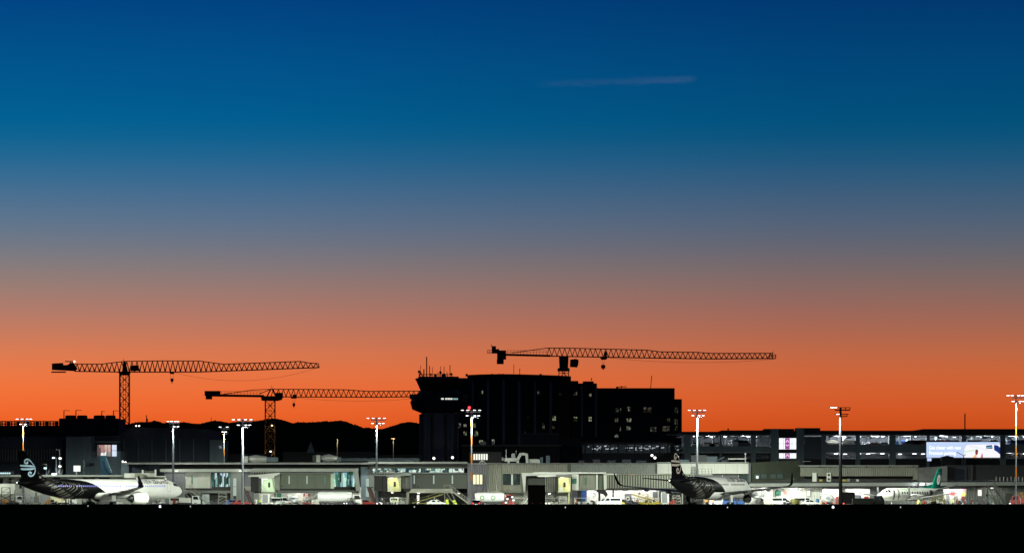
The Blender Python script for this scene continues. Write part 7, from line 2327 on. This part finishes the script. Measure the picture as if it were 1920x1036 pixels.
# under the yellow-lit cab
tug('dark tug with warm headlamps under the yellow-lit cab', 716, 955, PI + 1.2, m_pdark, head=True)
cart('dark cart behind the tug with warm headlamps', 727, 970, 0.2, m_pdark)
person('worker in yellow vest under the yellow-lit cab', 741, 974, 0.3, 'walk', m_vis_y)
person('worker in white jacket left of the yellow vest worker', 736, 976, 2.6, 'stand', m_white)
car('pale blue van right of the yellow vest worker', 745, 985, 1.3, m_duct, van=True)
rack('green steel stand at the bridge wheel', 756, 978, 1.6, 1.9, m_rail)
# between cab and window block
s = thing('lit_totem', 'tall narrow white lit totem under the dark tunnel', 'sign', (X(784, 990), 990, 0))
MB().box(-0.3, 0.3, 0, 0.3, 0, 2.55).build('case', m_steel, s)
MB().box(-0.26, 0.26, -0.03, -0.005, 0.5, 2.5).build('panel', m_white_win, s)
belt_loader('olive belt loader under the dark tunnel', 802, 988, 0.05, M('olive_drum', (0.16, 0.15, 0.03), 0.5))
car('white car under the dark tunnel beside a white figure', 818, 975, 0.1, m_pwhite)
person('figure in white overalls standing by the white car', 818.5, 969, 0.6, 'reach', m_white, m_white)
cart('low cart with yellow load left of the steel stairs', 846, 972, 0.0, m_vis_y, m_vis_y, False)
stairs('steel boarding stairs left of the banded mast with the red lamp', 862, 978, PI, 3.7, m_rail, 4.2)
car('car seen from behind with red tail lamps at the banded mast', 893, 905, PI / 2, m_pdark, tail=True)
person('worker in dark red top beside the tanker with green rings', 901, 972, 0.0, 'stand', m_pred)
tanker('white fuel tanker with green ring marks and red ends', 927, 982, 0.03, m_pwhite, m_pred, m_logo_green, 8.6, 1.0)
for (px, pz, lab) in ((948.5, 0.9, 'lower left of the cluster of cool white work lamps'), (951.5, 1.7, 'middle left of the cluster of cool white work lamps'), (960.5, 2.1, 'top of the cluster of cool white work lamps'), (963, 1.4, 'right of the cluster of cool white work lamps')):
    s = thing('work_light', lab, 'lamp', (X(px, 970), 970, 0), group='cool work lamps')
    MB().bar((0, 0, 0), (0, 0, pz - 0.12), 0.06).build('stand', m_steel, s)
    MB().box(-0.22, 0.22, -0.1, 0.1, pz - 0.16, pz + 0.16).build('housing', m_steel, s)
    MB().box(-0.19, 0.19, -0.14, -0.105, pz - 0.13, pz + 0.13).build('lens', m_cyan_em, s)
tug('dark red tug among the cool work lamps', 953, 974, 0.3, m_pred)
cart('covered cart right of the cool work lamps', 972, 978, 0.0, m_duct)
stairs('pale folded steps left of the black box truck', 985, 985, 0.4, 2.4, m_duct, 1.6)
truck('tall black box truck with raised body standing before the portal', 1006, 905, PI / 2, m_unlit_black, m_unlit_black, (0.5, 4.5), 6.5, hw=1.72)
tug('tug with lamps right of the black box truck', 1034, 974, PI + 0.9, m_ribs, head=True)
rack('steel stand right of the black box truck', 1029, 985, 2.0, 2.4, m_rail)
cart('cart under the bright yellow bridge cab', 1050, 978, 0.0, m_ribs)
rack('steel stand under the bright yellow bridge cab', 1055, 984, 1.8, 2.2, m_steel)
person('worker by the dark doors right of the yellow cab', 1078.5, 978, 0.0, 'stand', m_vis_o)
cart('open cart frame below the dark blue door', 1088, 972, 0.1, m_steel, None)
cart('dark loaded cart below the number 29', 1108, 974, 0.0, m_pdark, m_pdark, False)
# lit bays
car('white van with warm headlamp in the bright bays', 1143, 962, PI + 0.35, m_pwhite, head=True, van=True)
tug('yellow tug right of the white van in the bays', 1159, 968, 0.1, m_pyellow)
cart('dark cart right of the yellow tug', 1172, 975, 0.0, m_pdark, m_pdark, False)
s = thing('fan_unit', 'round white fan unit standing in the lit bay', 'fan', (X(1177, 990), 990, 0))
MB().tube((0, 0, 1.75), (0, 0.4, 1.75), 0.5, 0.5, 20).build('drum', m_white, s)
MB().tube((0, -0.03, 1.75), (0, 0, 1.75), 0.2, 0.2, 12).build('hub', m_pdark, s)
MB().bar((0, 0.2, 0), (0, 0.2, 1.3), 0.12).build('stand', m_steel, s)
tug('dark tug under the round fan unit', 1184, 972, 0.5, m_pdark)
belt_loader('yellow belt loader with raised belt in the lit bays', 1212, 978, PI - 0.1, m_pyellow)
rack('yellow steel stand in the lit bays', 1206, 984, 2.4, 2.8, m_pyellow)
tug('yellow tug beside the belt loader', 1224, 972, 0.0, m_pyellow)
person('worker in red top by the yellow stand', 1195, 974, 0.0, 'stand', m_pred)
container('tall white container left of the black jet belly', 1246, 985, 0.0, m_white, 2.6)
rack('white rail cage beside the tall white container', 1268, 978, 1.8, 2.4, m_rail)
cart('low cart before the tall white container', 1256, 970, 0.0, m_pgrey, m_pred, False)
# behind the second jet
cart('cart with orange bags behind the rear-facing jet', 1331, 985, 0.0, m_white, m_porange)
person('worker in orange vest behind the rear-facing jet', 1337, 972, 0.0, 'stand', m_vis_o)
car('white van behind the wheels of the rear-facing jet', 1351, 985, 0.05, m_pwhite, van=True)
car('white van with blue side beneath the rear-facing jet wing', 1374, 985, 0.1, m_pblue, van=True)
# right side
car('small pale green truck right of the jet engine', 1418, 982, 0.1, m_duct, van=True)
cart('cart with dark load right of the pale green truck', 1428, 980, 0.0, m_pgrey, m_pdark)
s = thing('cable_reel', 'round cream cable reel standing beside the downpipe', 'reel', (X(1441, 976), 976, 0))
MB().tube((0, 0, 1.05), (0, 0.14, 1.05), 1.02, 1.02, 24).build('flange', M('cream_paint', (0.62, 0.58, 0.4), 0.4), s)
MB().tube((0, 0.15, 1.05), (0, 0.8, 1.05), 0.6, 0.6, 20).build('drum', m_ribs, s)
MB().tube((0, 0.81, 1.05), (0, 0.95, 1.05), 1.02, 1.02, 24).build('flange', m_ribs, s)
MB().box(-0.7, 0.7, 0.1, 0.85, 0, 0.06).build('cradle', m_steel, s)
car('white van under the green sign', 1464, 982, 0.0, m_pwhite, van=True)
cart('dark cart in front of the white van under the green sign', 1477, 972, 0.0, m_pdark, m_pdark, False)
s = thing('storage_drum', 'big olive storage drum between white vans', 'drum', (X(1490, 980), 980, 0))
MB().lathe([(0.0, 0.75), (0.15, 0.95), (1.3, 1.0), (1.6, 0.85), (1.62, 0.1)], (0, 0, 0), 'z', 22).build('body', M('olive_drum', (0.16, 0.15, 0.03), 0.5), s)
for z in (0.5, 1.0):
    MB().lathe([(z, 1.0), (z + 0.06, 1.02)], (0, 0, 0), 'z', 22).build('hoop', m_olive_dark, s)
car('white van right of the olive drum', 1507, 982, 0.0, m_pwhite, van=True)
car('white car with dark windows below the lit window', 1519, 975, 0.1, m_pwhite)
s = thing('barrel', 'blue barrel left of the orange cone', 'barrel', (X(1532.5, 976), 976, 0))
MB().lathe([(0, 0.36), (0.5, 0.4), (1.25, 0.4), (1.7, 0.34), (1.72, 0.05)], (0, 0, 0), 'z', 18).build('body', M('barrel_blue', (0.03, 0.13, 0.3), 0.4), s)
MB().lathe([(0.6, 0.405), (0.66, 0.41)], (0, 0, 0), 'z', 18).build('hoop', m_pdark, s)
s = thing('traffic_cone', 'tall orange cone left of the round white tank truck', 'cone', (X(1540.5, 972), 972, 0))
MB().lathe([(0.05, 0.42), (0.75, 0.2), (1.5, 0.05)], (0, 0, 0), 'z', 16).build('cone', m_porange, s)
MB().box(-0.5, 0.5, -0.5, 0.5, 0, 0.05).build('base', m_porange, s)
tanker('white tank truck seen end-on with blue lettering lines', 1551, 976, PI / 2 + 0.1, m_pwhite, m_pwhite, None, 6.0, 0.92, tail=True)
s = thing('tank_label', 'two blue lines on the round end of the white tank truck', 'label', (X(1551.4, 972.7), 972.7, 1.9))
for z in (0.0, -0.22):
    MB().box(-0.5, 0.5, -0.02, 0, z, z + 0.1).build('line', m_pblue, s)
rack('grey mesh cage right of the white tank truck', 1565, 972, 1.6, 1.7, m_rail)
truck('dark truck seen from behind with red tail lamps at the dark mast', 1588, 830, PI / 2, m_unlit_black, m_unlit_black, (0.9, 3.0), 6.5, tail=True)
MB_ = thing('beacon_lamp', 'single red lamp above the dark truck tail lamps', 'lamp', (X(1594, 972), 972, 0))
MB().bar((0, 0, 0), (0, 0, 2.2), 0.08).build('stand', m_steel, MB_)
MB().ball((0, 0, 2.35), 0.2).build('lens', m_tail_em, MB_)
container('tall dark container with yellow edge inside the lit bay', 1585, 985, 0.0, m_olive_dark, 2.4)
container('blue-black container inside the lit bay right of the red lamp', 1606, 985, 0.0, m_pblue, 2.0)
person('worker in orange by the dark container', 1600, 975, 0.0, 'stand', m_vis_o)
truck('low black trailer box in front of the propeller plane nose', 1628, 770, 0.0, m_unlit_black, m_unlit_black, (0.5, 1.9), 5.5)
# round the propeller plane
person('worker in yellow-green vest under the propeller', 1722.5, 783, 0.0, 'stand', m_vis_y)
cart('low cart with red bags under the propeller plane', 1728, 800, 0.1, m_pgrey, m_pred, False)
cart('covered cart with bright bags right of the propeller', 1742, 815, 0.1, m_ribs, m_ribs)
tug('dark tug right of the propeller plane wing', 1752, 800, 0.3, m_pdark, head=False)
rack('yellow stand behind the propeller plane wing', 1760, 850, 2.2, 2.6, m_pyellow)
cart('white bag cart beyond the propeller plane tail', 1764, 900, 0.0, m_white, m_white)
for i, (px, rzv, pose, top, lab) in enumerate(((1771, 0.2, 'stand', m_navyc, 'dark-clothed person first right of the green tail'), (1778, 1.2, 'walk', m_navyc, 'dark-clothed person walking right of the green tail'), (1787, 0.5, 'reach', m_vis_y, 'worker in bright yellow vest right of the green tail'),
                                               (1795, 2.2, 'stand', m_pred, 'person in red top right of the yellow vest worker'), (1802, 0.4, 'stand', m_navyc, 'dark-clothed person before the lit red posters'), (1810, 0.9, 'walk', m_navyc, 'dark-clothed person at the right edge of the lit bay'),
                                               (1821, 0.3, 'stand', M('maroon_cloth', (0.18, 0.02, 0.02), 0.8), 'tall person in maroon left of the lit white notice'), (1845, 0.3, 'stand', M('dark_brown_cloth', (0.06, 0.03, 0.02), 0.8), 'person in brown right of the lit white notice'),
                                               (1855, 1.8, 'reach', M('blue_cloth', (0.06, 0.15, 0.25), 0.8), 'person in blue overalls bending left of the tall steps'))):
    person(lab, px, 880 if i < 6 else 930, rzv, pose, top)
cart('dark cart under the lit white notice', 1833, 950, 0.0, m_pdark, m_pdark)
cart('dark bag cart left of the maroon person', 1800, 905, 0.0, m_pdark, m_pdark, False)
cart('low dark cart left of the tall steps', 1866, 950, 0.0, m_olive_dark, m_ribs, False)
stairs('tall narrow steps reaching the eave at far right', 1874, 948, PI, 4.6, m_olive_dark, 2.6, m_olive_dark)
truck('red fire truck at the right edge', 1921, 930, PI, m_pred, m_pred, (0.8, 1.9), 6.0, head=True)
rack('orange stand above the red fire truck', 1911, 950, 1.6, 3.0, m_porange)
# posters in the right bay
for (px0, px1, py0, py1, mm, lab) in ((1782, 1790, 917, 928, 'poster_bright_red', 'red poster inside the right lit bay'), (1800, 1809, 915, 922, 'poster_pink', 'pink poster high inside the right lit bay'), (1803, 1811, 922.5, 929, 'poster_yellow', 'yellow poster under the pink one')):
    cc = {'poster_bright_red': (0.6, 0.04, 0.05), 'poster_pink': (0.55, 0.2, 0.25), 'poster_yellow': (0.6, 0.5, 0.1)}[mm]
    s = thing('poster', lab, 'poster', (X(px0, 1003), 1003, Z(py1, 1003)), world_coords=True)
    B(s, 'sheet', px0, px1, py0, py1, 1003, 1003.05, M(mm, cc, 0.5))
    B(s, 'rim', px0 - 0.4, px1 + 0.4, py0 - 0.4, py1 + 0.4, 1003.06, 1003.12, m_steel)
# work lamp on the ledge above the propeller plane
s = thing('ledge_floodlight', 'glaring white floodlight on the eave above the propeller plane', 'lamp', (X(1729, 996), 996, Z(908.5, 996)))
MB().box(-0.5, 0.5, -0.15, 0.15, 0, 0.4).build('housing', m_steel, s)
MB().box(-0.45, 0.45, -0.2, -0.155, 0.04, 0.37).build('lens', m_lamp, s)
point_light('ledge_floodlight_light', (0, -0.6, 0.2), 900, (0.9, 0.95, 1.0), 0.2, s)
# worker on the roof behind the fin
s = thing('rooftop_stand', 'steel rail cage on the terminal ledge behind the rear-facing jet', 'railing', (X(1325, 1000), 1000, Z(888.5, 1000)), world_coords=True)
rails(s, 'rail', 1310, 1335, 878, 888.5, 1000, 4)
B(s, 'deck', 1309, 1336, 888.6, 889.4, 999.8, 1002, m_steel)
rk = rack('small lattice stand on the terminal ledge behind the black fin', 1300, 1000, 0.8, 1.7, m_olive_dark)
rk.location.z = Z(888.3, 1000)

# ------------------------------------------------------------------ cars inside the parking building
rg = random.Random(21)
zdk = Z(839.0, 1130.0)
zd2 = Z(859.4, 1130.0)
cols_ = [m_pwhite, m_pdark, m_pgrey, m_pblue, m_pdark, m_pwhite, m_pred, m_pgrey]
spots = [1305, 1325, 1345, 1372, 1392, 1425] + [1560, 1580, 1597, 1623, 1642, 1660, 1690, 1708, 1726, 1752, 1770, 1788, 1822, 1842, 1862, 1893, 1910]
ords = ['first', 'second', 'third', 'fourth', 'fifth', 'sixth', 'seventh', 'eighth', 'ninth', 'tenth', 'eleventh', 'twelfth', 'thirteenth', 'fourteenth', 'fifteenth', 'sixteenth', 'seventeenth', 'eighteenth', 'nineteenth', 'twentieth', 'twenty-first', 'twenty-second', 'twenty-third']
cn = ['white', 'black', 'grey', 'blue', 'black', 'white', 'red', 'grey']
for i, px in enumerate(spots):
    k_ = rg.randrange(8)
    vn = rg.random() < 0.4
    car('%s %s on the upper parking deck, %s vehicle from the left' % (cn[k_], 'van' if vn else 'car', ords[i]), px, 1133 + rg.choice([0, 0, 5]), rg.choice([0.0, 0.1, PI / 2, -PI / 2, PI]), cols_[k_], z=zdk + 0.0, group='cars on the parking decks', van=vn)

# ------------------------------------------------------------------ taxiway edge lights in the dark grass
for (px, py, dd, big, lab) in ((165, 947.5, 470, 0, 'small white taxiway light below the striped jet belly'), (300, 949.5, 420, 1, 'brightest taxiway light left, below the nose wheel of the striped jet'), (357, 948.5, 455, 0, 'small taxiway light below the wide boarding stairs'),
                               (777, 949.5, 425, 0, 'small taxiway light below the grey bellows'), (1060, 950.3, 400, 0, 'small taxiway light below the bright yellow cab'), (1364, 950.3, 400, 0, 'small taxiway light below the rear-facing jet'),
                               (1562, 950.5, 400, 1, 'brightest taxiway light right, beside the dark mast foot'), (1688.5, 950, 410, 0, 'small taxiway light below the propeller plane')):
    gz = 0.55 + (dd - 100) * 0.00128
    zt = Z(py, dd)
    s = thing('taxiway_light', lab, 'light', (X(px, dd), dd, gz - 0.05))
    MB().tube((0, 0, 0), (0, 0, max(0.06, zt - gz - 0.03)), 0.04, 0.04, 8).build('stem', m_pyellow, s)
    kq = 1.0 if big else 0.5
    MB().lathe([(-0.05, 0.09 * kq), (0.02, 0.1 * kq), (0.1 * kq, 0.08 * kq), (0.16 * kq, 0.02 * kq)], (0, 0, zt - gz + 0.05), 'z', 12).build('lens', m_taxi_blue if big else m_taxi_em, s)
